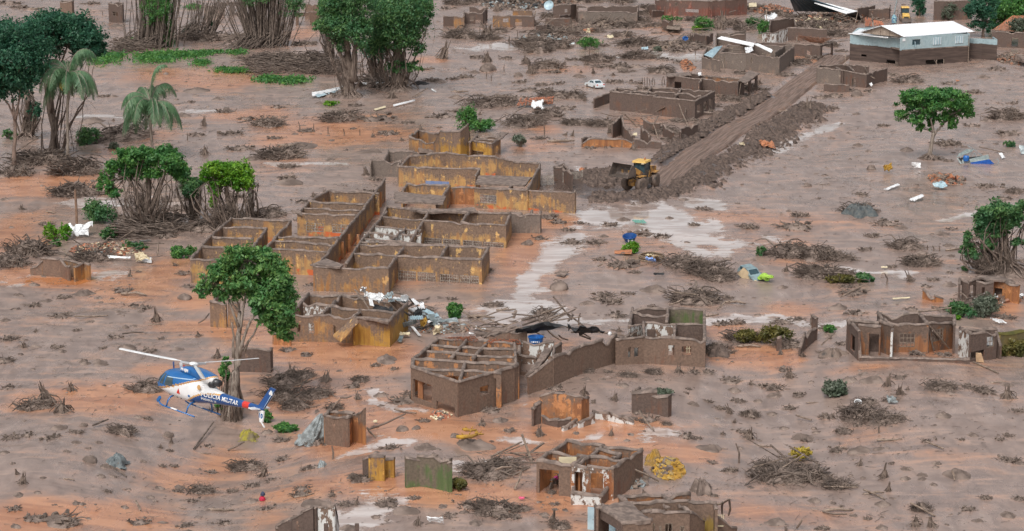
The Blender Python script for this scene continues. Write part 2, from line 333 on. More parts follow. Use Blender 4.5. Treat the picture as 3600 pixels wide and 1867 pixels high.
STREAM = [(k, p, w) for k, p, w in [('b3', [(430, 430), (330, 520), (220, 630), (110, 740), (40, 860)], 1.5), ('b3', [(0, 930), (150, 960), (330, 1000), (620, 1035), (830, 1040)], 1.0), ('b3', [(0, 890), (120, 930), (300, 960)], 1.2), ('b3', [(1380, 1030), (1600, 1035), (1822, 1030)], .9), ('b4', [(0, 1035), (200, 1030), (560, 1045)], .9), ('b3', [(460, 240), (620, 290), (740, 320)], 1.8), ('b3', [(980, 240), (1100, 330), (1250, 400), (1500, 430), (1640, 460)], 2.6), ('b3', [(960, 370), (1100, 400), (1250, 440), (1450, 520)], 1.8), ('b3', [(1290, 150), (1450, 200)], 2.0), ('a4', [(450, 900), (400, 925), (200, 980), (60, 1080)], 1.1), ('a1', [(580, 830), (750, 825), (900, 832)], 1.0), ('a1', [(1320, 795), (1560, 800)], .9), ('c2', [(790, 730), (950, 700), (1060, 690)], 1.1), ('c2', [(1770, 840), (1420, 880)], 1.0), ('a3', [(860, 395), (1100, 392), (1340, 405)], 2.3), ('a2', [(1480, 335), (1640, 350), (1822, 338)], 2.4), ('b1', [(560, 720), (640, 725), (720, 700)], .9), ('b1', [(640, 150), (760, 170), (860, 190)], 1.6), ('b1', [(1150, 190), (1330, 195)], 1.0), ('c3', [(0, 690), (100, 690)], 1.0), ('c3', [(980, 635), (1130, 645)], .8), ('c3', [(700, 600), (560, 670), (440, 690)], .5), ('c2', [(790, 340), (800, 400), (880, 450), (1000, 490), (1140, 500)], .5), ('b2', [(1650, 960), (1822, 970)], 1.6), ('a2', [(60, 1165), (330, 1165), (600, 1180)], .8), ('b4', [(560, 640), (800, 670), (1000, 690)], 1.0), ('b4', [(1250, 330), (1500, 260), (1700, 210)], .8), ('c2', [(620, 1200), (820, 1230)], 2.2), ('b1', [(150, 735), (640, 745)], 1.5)]]
WET = [(k, *v) for k, vs in {
 'a1': [(750, 825, 180, 22, .9), (1450, 800, 170, 16, .8), (400, 10, 120, 20, .6), (820, 1085, 140, 25, .7), (250, 1045, 120, 22, .7)],
 'a2': [(1680, 345, 200, 32, .6), (330, 1165, 250, 22, .6), (150, 1180, 120, 20, .6)],
 'a3': [(1080, 395, 280, 28, .75), (60, 345, 110, 28, .6), (480, 1215, 48, 32, 1.6), (250, 400, 200, 30, .3)],
 'a4': [(420, 910, 55, 30, 1.0), (100, 1030, 60, 60, .6), (430, 40, 300, 36, .8), (250, 510, 60, 22, .7), (730, 300, 20, 20, 0)],
 'b1': [(740, 165, 190, 36, 1.0), (640, 725, 120, 25, .5), (1300, 190, 120, 20, .9), (1330, 330, 80, 30, .5), (700, 880, 400, 30, .25)],
 'b2': [(1760, 970, 110, 45, 1.0), (30, 130, 300, 25, .4), (1650, 30, 10, 10, 0), (300, 610, 120, 20, .7)],
 'b3': [(1130, 330, 330, 100, .8), (1420, 190, 110, 45, 1.0), (620, 290, 190, 40, .9), (1300, 420, 260, 40, .9), (1000, 390, 120, 40, 1.0), (430, 440, 70, 35, .8), (340, 520, 80, 40, .9), (220, 630, 90, 45, .9), (120, 740, 80, 50, .8), (50, 850, 80, 45, .7), (130, 960, 220, 45, .9), (350, 1005, 250, 25, .9), (600, 1035, 200, 18, .7), (1600, 1030, 260, 26, .9), (1600, 550, 200, 25, .7), (870, 720, 220, 30, .35), (1500, 490, 200, 40, .5)],
 'b4': [(550, 545, 160, 30, .6), (60, 455, 120, 35, .6), (100, 1035, 160, 24, .9), (450, 1045, 180, 20, .8), (1330, 1080, 200, 12, .5), (750, 660, 200, 40, .35), (1500, 260, 250, 40, .25), (60, 610, 100, 20, .4)],
 'c1': [(650, 620, 40, 20, .3), (250, 740, 250, 60, .25), (700, 1100, 150, 120, .3), (1100, 1130, 110, 90, .25), (820, 430, 22, 60, .6)],
 'c2': [(950, 705, 190, 30, .7), (730, 1220, 130, 55, .7), (1410, 875, 80, 60, .9), (760, 1050, 60, 80, .5), (950, 1050, 150, 40, .4), (1150, 640, 100, 30, .4), (820, 370, 60, 60, .25)],
 'c3': [(60, 690, 90, 30, 1.1), (1070, 640, 90, 24, 1.0), (90, 430, 60, 24, 1.1), (880, 680, 150, 20, .5), (1100, 710, 120, 20, .5), (560, 660, 120, 16, .4), (250, 740, 160, 20, .4)],
 'c4': [(1110, 390, 40, 80, .3), (1230, 630, 90, 50, .25), (580, 530, 70, 25, .3), (1500, 1000, 300, 200, .15)]}.items() for v in vs if v[4] > 0]
DARK = [('b3', 500, 30, 330, 70, 1.2), ('b3', 800, 150, 330, 40, .8), ('a3', 1550, 1130, 10, 10, 0), ('a3', 1500, 800, 250, 60, .25), ('a1', 250, 1150, 350, 60, .5), ('a2', 600, 620, 500, 60, .3), ('a4', 200, 700, 80, 120, .4), ('b1', 500, 560, 300, 60, .4), ('c2', 350, 360, 320, 120, .35), ('c3', 900, 900, 150, 90, .5), ('c1', 1650, 480, 200, 60, .4), ('b3', 1400, 680, 250, 60, .4)]
def mask(x, y, L):
    m = np.zeros(len(x))
    for k, px, py, rx, ry, st in L:
        p = at(k, px, py); q = mpp(k, p); dep = math.atan2(CAMH, p.y)
        sx = rx * q; sy = ry * q / math.sin(dep)
        d = ((x - p.x) / sx) ** 2 + ((y - p.y) / sy) ** 2
        i = d < 6; m[i] += st * np.exp(-d[i])
    return m
def mudmat():
    m, nt, b = newmat('flood_mud'); N = NT(nt); g = N.n('ShaderNodeNewGeometry').outputs['Position']
    at_ = N.n('ShaderNodeAttribute', attribute_name='mud'); sp = N.n('ShaderNodeSeparateColor'); N.l(at_.outputs['Color'], sp.inputs[0])
    o, w, d = sp.outputs[0], sp.outputs[1], sp.outputs[2]
    big = N.noise(N.map(g, (1, .6, 1)), 0.085, 5, 0.6, 0.6); mid = N.noise(N.map(g, (1, .55, 1)), 0.42, 6, 0.65, 0.8); fin = N.noise(N.map(g, (1, .7, 1)), 3.2, 5, 0.68)
    streak = N.noise(N.map(g, (.55, .16, 1), (3, 7, 0), (0, 0, R(24))), 1.3, 5, 0.62, 0.5)
    hsk = N.noise(N.map(g, (.13, .42, 1), (11, 3, 0)), 1.0, 6, .62, 1.2)
    grey = N.mix(N.range(mid, .32, .68), (0.222, 0.16, 0.134), (0.315, 0.232, 0.195)); grey = N.mix(N.range(hsk, .52, .68, 0, .8), grey, (0.40, 0.288, 0.235)); grey = N.mix(N.range(hsk, .46, .32, 0, .55), grey, (0.165, 0.115, 0.093))
    grey = N.mix(N.range(streak, .55, .74, 0, .6), grey, (0.40, 0.30, 0.25)); grey = N.mix(N.range(streak, .44, .28, 0, .6), grey, (0.15, 0.11, 0.092))  # the pale streaks put the mud's sheen into its colour
    ora = N.mix(N.range(hsk, .38, .62), (0.36, 0.165, 0.092), (0.50, 0.25, 0.142))
    ora = N.mix(N.range(streak, .56, .76, 0, .6), ora, (0.55, 0.21, 0.08))
    k = N.math('ADD', o, N.math('MULTIPLY', N.math('SUBTRACT', big, 0.5), 1.1)); k = N.math('ADD', k, N.math('MULTIPLY', N.math('SUBTRACT', mid, 0.5), 0.95)); k = N.math('ADD', k, N.math('MULTIPLY', N.math('SUBTRACT', hsk, 0.5), 1.3))
    c = N.mix(N.range(k, -.08, .88, 0, .97), grey, ora)
    dk = N.math('ADD', d, N.math('MULTIPLY', N.math('SUBTRACT', fin, .5), .9)); dk = N.math('ADD', dk, N.math('MULTIPLY', N.math('SUBTRACT', mid, .5), .6))
    c = N.mix(N.range(dk, .35, .8), c, (0.085, 0.06, 0.05))
    c = N.mix(N.range(fin, .58, .76, 0, .28), c, (0.115, 0.08, 0.064))
    c = N.mix(N.range(N.noise(N.map(g, (1, .5, 1), (31, 5, 0)), 1.1, 6, .7), .62, .74, 0, .5), c, (0.12, 0.086, 0.07))
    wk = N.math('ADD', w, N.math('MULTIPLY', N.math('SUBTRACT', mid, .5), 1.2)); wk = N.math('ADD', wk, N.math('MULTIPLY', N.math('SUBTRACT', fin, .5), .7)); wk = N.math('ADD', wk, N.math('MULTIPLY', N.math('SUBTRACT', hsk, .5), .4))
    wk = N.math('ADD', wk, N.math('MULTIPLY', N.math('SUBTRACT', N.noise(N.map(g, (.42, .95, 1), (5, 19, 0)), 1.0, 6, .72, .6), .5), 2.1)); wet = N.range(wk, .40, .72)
    silt_sheen = N.mix(N.range(hsk, .4, .6), (0.47, 0.385, 0.345), (0.66, 0.60, 0.57)); silt_sheen = N.mix(N.range(o, 1.0, 1.7), silt_sheen, (0.48, 0.17, 0.05)); c = N.mix(N.math('MULTIPLY', wet, .8), c, silt_sheen)      # silt laden water, paled to paint in the bright sky reflection
    N.l(c, b.inputs['Base Color'])
    damp = N.range(N.math('ADD', N.math('MULTIPLY', big, .6), N.math('MULTIPLY', streak, .4)), .38, .6, .40, .2)
    rg = N.mix(wet, damp, 0.05)
    N.l(rg, b.inputs['Roughness'])
    N.l(N.range(wet, 0, 1, 1.6, 2.0, False), b.inputs['IOR'])
    h = N.math('ADD', N.math('MULTIPLY', fin, .55), N.math('MULTIPLY', N.noise(N.map(g, (1, .6, 1)), 1.1, 6, .7, .5), 1.0))
    h = N.math('MULTIPLY', h, N.range(wet, 0, 1, 1, .03, False))
    h = N.math('MULTIPLY', h, N.range(big, .38, .62, .35, 1.0)); N.bump(h, 0.5, 0.12, b)
    return m
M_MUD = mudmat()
def build_ground():
    Y = [155.0]
    while Y[-1] < 600: Y.append(Y[-1] + 0.36 * Y[-1] / 171)
    Y = np.array([-4000, -800, -100, 60, 120, 145] + Y + [606, 615, 630, 660, 720, 850, 1200, 2200, 6000.0])
    U = np.concatenate([[-40, -8, -3, -1.6, -1.15], np.linspace(-1, 1, 600), [1.15, 1.6, 3, 8, 40]])
    W = 0.226 * np.clip(Y, 155, 600) + 6
    X = (U[None, :] * W[:, None]); YY = np.repeat(Y[:, None], len(U), 1)
    x, y = X.ravel(), YY.ravel()
    fade = np.clip((700 - np.abs(x)) / 500, 0, 1)
    dark = np.zeros(len(x))
    for P, w, h in BERMW: dark = np.maximum(dark, np.exp(-(seg_dist(x, y, P) / (w * 1.05)) ** 2 * 1.2) * 1.1)
    road = seg_dist(x, y, ROAD)
    inside = (y > 150) & (y < 605)
    z = macro(x, y) + micro(x, y) * fade
    lump = np.abs(fbm(x / 1.1, y / 1.6, 77, 3)); z = z + dark * lump * 0.5
    o = np.zeros(len(x)); w = np.zeros(len(x)); d = np.zeros(len(x))
    xi, yi = x[inside], y[inside]; wob = 2.6 * fbm(xi / 4, yi / 6, 91, 4)
    for k, ps, wd in STREAM:
        P = [at(k, *p) for p in ps]; dd = seg_dist(xi + wob * wd, yi + wob * wd * 2, P); w[inside] = np.maximum(w[inside], .82 * np.exp(-(dd / (wd * 1.5)) ** 2))
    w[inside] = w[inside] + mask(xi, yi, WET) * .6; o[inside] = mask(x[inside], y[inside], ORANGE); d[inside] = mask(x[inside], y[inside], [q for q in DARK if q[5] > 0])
    wl = np.clip(w * 1.2, 0, 1); z = z - wl * micro(x, y) * 0.8 - wl * 0.05
    z = np.where(road < 2.9, z - 0.22, z)
    d = np.clip(np.maximum(d, dark), 0, 1.3)
    n, k = X.shape; i = np.arange(n * k).reshape(n, k)
    F = np.stack([i[:-1, :-1], i[:-1, 1:], i[1:, 1:], i[1:, :-1]], -1).reshape(-1, 4)
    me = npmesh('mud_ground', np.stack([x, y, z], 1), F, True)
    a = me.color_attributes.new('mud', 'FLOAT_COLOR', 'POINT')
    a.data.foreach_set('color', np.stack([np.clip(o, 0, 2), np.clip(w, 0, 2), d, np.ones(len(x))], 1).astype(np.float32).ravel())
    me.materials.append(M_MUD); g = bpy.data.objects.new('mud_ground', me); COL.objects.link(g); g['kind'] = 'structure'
build_ground()
def roadmat():
    m, nt, b = newmat('road_mud'); N = NT(nt); u = N.n('ShaderNodeAttribute', attribute_name='road').outputs['Vector']; g = N.n('ShaderNodeNewGeometry').outputs['Position']
    tr = N.noise(N.map(u, (8, .11, 1)), 1.0, 5, .65); mid = N.noise(g, .5, 5, .6); fin = N.noise(g, 3, 5, .65)
    c = N.mix(N.range(tr, .36, .64), (0.115, 0.076, 0.058), (0.235, 0.153, 0.114)); c = N.mix(N.range(mid, .56, .72, 0, .6), c, (0.33, 0.18, 0.11)); c = N.mix(N.range(fin, .55, .75, 0, .6), c, (0.09, 0.064, 0.053))
    N.l(c, b.inputs['Base Color']); N.l(N.range(tr, .4, .6, .65, .42), b.inputs['Roughness']); N.bump(N.math('ADD', tr, fin), .7, .12, b); return m
def build_road():
    P = [Vector((p.x, p.y, 0)) for p in ROAD]; D = []                # resample
    for a, b in zip(P[:-1], P[1:]):
        n = max(2, int((b - a).length / 0.8)); D += [a.lerp(b, i / n) for i in range(n)]
    D.append(P[-1])
    for _ in range(4): D = [D[0]] + [(D[i - 1] + D[i] * 2 + D[i + 1]) / 4 for i in range(1, len(D) - 1)] + [D[-1]]
    D = np.array([(p.x, p.y) for p in D]); T = np.gradient(D, axis=0); T /= np.hypot(T[:, 0], T[:, 1])[:, None]; Nn = np.stack([T[:, 1], -T[:, 0]], 1)
    u = np.linspace(-1, 1, 41); hw = 2.6
    s = np.concatenate([[0], np.cumsum(np.hypot(*np.diff(D, axis=0).T))])
    X = D[:, None, :] + Nn[:, None, :] * (u[None, :, None] * hw)
    x, y = X[..., 0].ravel(), X[..., 1].ravel(); uu = np.tile(u, len(D)); ss = np.repeat(s, len(u))
    w = uu + 0.05 * fbm(ss / 6, ss * 0, 5)
    rut = -0.16 * (np.exp(-((np.abs(w) - .42) / .13) ** 2)) - 0.07 * np.exp(-((np.abs(w - .12) - .46) / .06) ** 2)
    z = _macro0(x, y) + 0.16 + rut * (0.7 + 0.6 * fbm(ss / 7, uu, 9)) + 0.06 * fbm(ss / 3, uu * 4, 12, 3) - 0.45 * np.clip((np.abs(uu) - .86) / .14, 0, 1)
    n, k = len(D), len(u); i = np.arange(n * k).reshape(n, k); F = np.stack([i[:-1, :-1], i[:-1, 1:], i[1:, 1:], i[1:, :-1]], -1).reshape(-1, 4)
    me = npmesh('dirt_road', np.stack([x, y, z], 1), F, True); a = me.attributes.new('road', 'FLOAT_VECTOR', 'POINT')
    a.data.foreach_set('vector', np.stack([uu, ss, uu * 0], 1).astype(np.float32).ravel()); me.materials.append(roadmat())
    o = bpy.data.objects.new('dirt_road', me); COL.objects.link(o); o['kind'] = 'structure'
build_road()
# ------------------------------------------------------------------ ruined buildings
W_OCH = wallmat('ochre_wall', (0.54, 0.335, 0.115), .55, .0, (0.12, 0.08, 0.058), (0.24, 0.16, 0.112), paint2=(.33, .17, .07), foot=(0.50, 0.115, 0.035))
W_OCH2 = wallmat('ochre_wall_dirty', (0.46, 0.26, 0.09), .42, .0, (0.135, 0.088, 0.063), (0.23, 0.15, 0.102))
W_OCHW = wallmat('ochre_wall_flaked', (0.52, 0.34, 0.11), .55, .18)
W_ORG = wallmat('orange_wall', (0.40, 0.17, 0.06), .82, .0, paint2=(0.22, 0.09, 0.04))
W_ORGD = wallmat('dull_orange_wall', (0.33, 0.145, 0.06), .55, .0, (0.10, 0.068, 0.052), (0.17, 0.115, 0.088), paint2=(0.2, 0.085, 0.04))
W_ORGW = wallmat('orange_white_wall', (0.38, 0.17, 0.07), .6, .62)
W_BRN = wallmat('brown_wall', (0.25, 0.15, 0.10), .22, .0)
W_BRN2 = wallmat('dark_brown_wall', (0.22, 0.13, 0.085), .25, .0, (0.085, 0.058, 0.047), (0.14, 0.098, 0.08))
W_GRY = wallmat('grey_brown_wall', (0.34, 0.28, 0.22), .3, .0, (0.125, 0.098, 0.082), (0.2, 0.16, 0.135))
W_WHT = wallmat('white_flaked_wall', (0.36, 0.25, 0.17), .3, .75)
W_GRN = wallmat('green_wall', (0.12, 0.13, 0.05), .5, .0, (0.10, 0.085, 0.06), (0.17, 0.14, 0.1), paint2=(.08, .12, .04), green=None)
W_GRN2 = wallmat('algae_wall', (0.11, 0.165, 0.055), .5, .0, (0.10, 0.082, 0.06), (0.17, 0.135, 0.1), paint2=(.075, .115, .04))
W_MST = wallmat('mustard_wall', (0.44, 0.25, 0.045), .75, .0, paint2=(0.3, 0.15, 0.03))
W_MOSS = wallmat('mossy_wall', (0.27, 0.20, 0.04), .6, .0, (0.085, 0.07, 0.035), (0.15, 0.12, 0.05), paint2=(0.13, 0.1, 0.035))
W_MST2 = wallmat('mustard_stained_wall', (0.33, 0.25, 0.05), .34, .12)
M_GRILL = mat('rusted_grille', (0.34, 0.31, 0.27), (0.17, 0.13, 0.11), 0.7, scale=6, bump=0)
M_FRAME = mat('muddy_frame', (0.24, 0.185, 0.14), (0.13, 0.1, 0.08), 0.7, scale=4, bump=0)
_wseed = [0]; WEAR = [0.0]
def wall_mesh(A, B, zb, zA, zB, th, ops, jag, bump=0.02, ext=True, profile=None):
    """one wall from A to B (2D), foot zb, tops zA..zB, real openings (u0, u1, z0, z1 in metres), uneven broken top"""
    _wseed[0] += 1; sd = _wseed[0]
    A = np.array(A, float); B = np.array(B, float); L = np.hypot(*(B - A)); t = (B - A) / L; nrm = np.array((t[1], -t[0]))
    e = (th / 2 - 0.004 - 0.0007 * (sd % 5)) if ext else 0.0
    us = set(np.linspace(-e, L + e, max(2, int(L / 0.45) + 1)).round(4).tolist())
    for o in ops: us |= {round(max(-e, o[0]), 4), round(min(L + e, o[1]), 4)}
    us = np.array(sorted(us)); keep = [0]
    for i in range(1, len(us)):
        if us[i] - us[keep[-1]] > 0.03: keep.append(i)
        elif any(abs(us[i] - q) < 1e-3 for o in ops for q in o[:2]): keep[-1] = i if keep[-1] != 0 else 0
    us = us[keep]
    top = zA + (zB - zA) * np.clip(us / L, 0, 1)
    if profile: top = top + np.interp(us / L, [q[0] for q in profile], [q[1] for q in profile])
    top = top + jag * (0.6 * fbm(us / 1.7, us * 0 + sd * 7.7, sd, 2) + 0.5 * (vnoise(us / .5, us * 0 + sd, sd) - .5))
    if WEAR[0]:                                                # bites out of the broken tops
        gw = np.random.default_rng(sd)
        for _ in range(int(gw.random() * (1.5 + L / 3))): top = np.maximum(top - WEAR[0] * (.25 + gw.random() ** 2) * np.exp(-((us - gw.random() * L) / (.25 + .6 * gw.random())) ** 2), .25)
    zs = sorted({round(zb, 3)} | {round(q, 3) for o in ops for q in o[2:4] if q > zb}) 
    rows = [np.full(len(us), z) for z in zs if z < min(zA, zB) + 9]; rows = [np.minimum(r, top - 0.02) for r in rows] + [top]
    nu, nz = len(us), len(rows)
    fill = np.ones((nu - 1, nz - 1), bool)
    for i in range(nu - 1):
        um = (us[i] + us[i + 1]) / 2
        for j in range(nz - 1):
            za = rows[j][i]; zc = (zs[j] + (zs[j + 1] if j + 1 < len(zs) else max(top[i], zs[j] + .05))) / 2
            for o in ops:
                if o[0] - 1e-3 < um < o[1] + 1e-3 and o[2] - 1e-3 <= zc <= o[3] + 1e-3: fill[i, j] = False
                if o[0] - 1e-3 < um < o[1] + 1e-3 and o[3] >= top[i] - .03 and j == nz - 2: fill[i, j] = False
    V = []; idx = {}
    def v(i, j, s):
        if (i, j, s) not in idx:
            q = A + t * us[i] + nrm * (s * (th / 2 + bump * 2 * (vnoise(us[i] / .9 + sd, rows[j][i] / .9, sd + s) - .5)))
            idx[(i, j, s)] = len(V); V.append((q[0], q[1], rows[j][i]))
        return idx[(i, j, s)]
    F = []
    for i in range(nu - 1):
        for j in range(nz - 1):
            if not fill[i, j]: continue
            F.append((v(i, j, 1), v(i + 1, j, 1), v(i + 1, j + 1, 1), v(i, j + 1, 1)))
            F.append((v(i + 1, j, -1), v(i, j, -1), v(i, j + 1, -1), v(i + 1, j + 1, -1)))
            if j == nz - 2 or not fill[i, j + 1]: F.append((v(i, j + 1, 1), v(i + 1, j + 1, 1), v(i + 1, j + 1, -1), v(i, j + 1, -1)))
            if j > 0 and not fill[i, j - 1]: F.append((v(i, j, -1), v(i + 1, j, -1), v(i + 1, j, 1), v(i, j, 1)))
            if i == 0 or not fill[i - 1, j]: F.append((v(i, j, -1), v(i, j, 1), v(i, j + 1, 1), v(i, j + 1, -1)))
            if i == nu - 2 or not fill[i + 1, j]: F.append((v(i + 1, j, 1), v(i + 1, j, -1), v(i + 1, j + 1, -1), v(i + 1, j + 1, 1)))
    tops = [(A + t * us[i], top[i], fill[min(i, nu - 2), nz - 2] or fill[max(0, i - 1), nz - 2]) for i in range(nu)]
    return V, F, tops, t, nrm
def cap_mesh(tops, nrm, th, sd):
    """rounded crust of mud lying along a wall top"""
    mb = MB(); run = []
    def flush():
        if len(run) < 2: return
        V = []; F = []; k = 6
        for i, (q, z) in enumerate(run):
            w = th / 2 + 0.01 + 0.09 * vnoise(q[0] * 1.3, q[1] * 1.3, sd); h = 0.03 + 0.20 * vnoise(q[0] * 1.1 + 9, q[1] * 1.1, sd) ** 1.3
            for j in range(k):
                a = math.pi * j / (k - 1); V.append((q[0] + nrm[0] * w * math.cos(a), q[1] + nrm[1] * w * math.cos(a), z - 0.05 + (h + .05) * math.sin(a) - (0.07 * vnoise(q[0] * 2 + j, q[1] * 2, sd) if j in (0, k - 1) else 0)))
        for i in range(len(run) - 1):
            for j in range(k - 1): F.append((i * k + j, i * k + j + 1, (i + 1) * k + j + 1, (i + 1) * k + j))
        n = len(run); F.append(tuple(range(k))[::-1]); F.append(tuple((n - 1) * k + j for j in range(k)))
        mb.add(V, F)
    for q, z, ok in tops:
        if ok: run.append((q, z))
        else: flush(); run = []
    flush(); return mb
def grille_mesh(A, t, u0, u1, z0, z1, nrm, off, kind, zbase):
    mb = MB(); P = lambda u, z, o=0: (A[0] + t[0] * u + nrm[0] * (off + o), A[1] + t[1] * u + nrm[1] * (off + o), zbase + z)
    fw = 0.07
    for a, b in (((u0, z0), (u1, z0)), ((u0, z1), (u1, z1)), ((u0, z0), (u0, z1)), ((u1, z0), (u1, z1))): mb.bar(P(*a), P(*b), fw)
    if kind == 'g':
        n = max(4, int((u1 - u0) / 0.20))
        for i in range(1, n): u = u0 + (u1 - u0) * i / n; mb.bar(P(u, z0), P(u, z1 - (0.1 * ((i * 37) % 5 == 0))), 0.05)
        for f in (0.36, 0.68): mb.bar(P(u0, z0 + (z1 - z0) * f), P(u1, z0 + (z1 - z0) * f), 0.05)
        um = (u0 + u1) / 2; mb.bar(P(um, z0), P(um, z1), 0.09)
    elif kind == 'l':
        n = max(3, int((u1 - u0) / 0.33)); k = max(2, int((z1 - z0) / 0.33))
        for i in range(1, n): u = u0 + (u1 - u0) * i / n; mb.bar(P(u, z0), P(u, z1), 0.07)
        for j in range(1, k): z = z0 + (z1 - z0) * j / k; mb.bar(P(u0, z), P(u1, z), 0.06)
    elif kind == 'w':
        um = (u0 + u1) / 2; mb.bar(P(um, z0), P(um, z1), 0.06); mb.bar(P(u0, z0 + (z1 - z0) * .5), P(u1, z0 + (z1 - z0) * .5), 0.045)
    return mb
BUILD = []
def ruin(name, label, k, h, walls, mats, cat='ruined house', th=0.2, group=None, capm=None, zoff=0.0):
    """walls: (points, options); a point is (x, y) on the wall top, (x, y, height) for another height. Options: m material, o openings
    (share of the length from, to, z0, z1, kind: '' bare, g grille, l lattice, w framed), j raggedness, p profile"""
    pts = [at(k, q[0], q[1], q[2] if len(q) > 2 else h) for w in walls for q in w[0]]
    c = sum(pts, Vector()) / len(pts); z0 = hz(c.x, c.y) + zoff
    root = thing(name, label, cat, (c.x, c.y, z0), 0, group); BUILD.append((root, pts))
    WEAR[0] = {'ruined house': .32, 'wall': .6, 'ruined hut': .5, 'shed': .5, 'building': 0}.get(cat, .15) * (0 if 'beams' in label else 1)
    for w in walls:
        P = w[0]; op = w[1] if len(w) > 1 else {}
        for a, b in zip(P[:-1], P[1:]):
            ha = a[2] if len(a) > 2 else h; hb = b[2] if len(b) > 2 else h
            pa = at(k, a[0], a[1], ha) - root.location; pb = at(k, b[0], b[1], hb) - root.location
            L = math.hypot(pb.x - pa.x, pb.y - pa.y)
            if L < 0.15: continue
            zb = -1.0
            ops = [(o[0] * L, o[1] * L, o[2], o[3], o[4] if len(o) > 4 else '') for o in op.get('o', [])]
            V, F, tops, t, nrm = wall_mesh((pa.x, pa.y), (pb.x, pb.y), zb, pa.z, pb.z, op.get('th', th), ops, op.get('j', 0.2), profile=op.get('p'))
            m = op.get('m', 0); mb = MB(); mb.add(V, F)
            wo = part('wall', mb, mats[m if m < len(mats) else 0], root)
            if not op.get('nocap'): part('mud_cap', cap_mesh(tops, nrm, op.get('th', th), _wseed[0]), capm or M_CAP, wo, True)
            for o in ops:
                if o[4]:
                    g = grille_mesh((pa.x, pa.y), t, o[0] + .03, o[1] - .03, o[2] + .03, o[3] - .03, nrm, 0.06 if nrm[1] < 0 else -0.06, o[4], 0.0)
                    part({'g': 'window_grille', 'l': 'window_lattice', 'w': 'window_frame', 'f': 'door_frame'}[o[4]], g, M_GRILL if o[4] == 'g' else M_FRAME, wo)
    return root
def slab(root, k, pts, h, t=0.16, m=None, name='roof_slab', rough=0.10, n=10, mats=None):
    """mud covered slab over four picture corners at height h (corner may carry its own)"""
    q = [at(k, p[0], p[1], p[2] if len(p) > 2 else h) - (root.location if root else Vector()) for p in pts]
    V = []; F = []; sd = len(bpy.data.meshes)
    for i in range(n + 1):
        for j in range(n + 1):
            u, v = i / n, j / n; p = q[0].lerp(q[1], u).lerp(q[3].lerp(q[2], u), v)
            e = min(u, 1 - u, v, 1 - v) * n
            V.append((p.x + .12 * (vnoise(i * .9, j * .9, sd) - .5) * (e < .5), p.y + .12 * (vnoise(i * .9, j * .9, sd + 1) - .5) * (e < .5), p.z + rough * fbm(u * 4, v * 4, sd, 3) + 0.05 * min(1, e)))
    k1 = n + 1
    for i in range(n):
        for j in range(n): F.append((i * k1 + j, (i + 1) * k1 + j, (i + 1) * k1 + j + 1, i * k1 + j + 1))
    ring = [i * k1 for i in range(k1)] + [n * k1 + j for j in range(1, k1)] + [i * k1 + n for i in range(n - 1, -1, -1)] + [j for j in range(n - 1, 0, -1)]
    b0 = len(V); V += [(V[r][0], V[r][1], V[r][2] - t) for r in ring]; nr = len(ring)
    for i in range(nr): F.append((ring[i], b0 + i, b0 + (i + 1) % nr, ring[(i + 1) % nr]))
    F.append(tuple(b0 + i for i in range(nr)))
    mb = MB(); mb.add(V, F); me = mb.mesh(name, False)
    return part(name, me, m or M_CAP, root)
G = lambda *a: list(a)
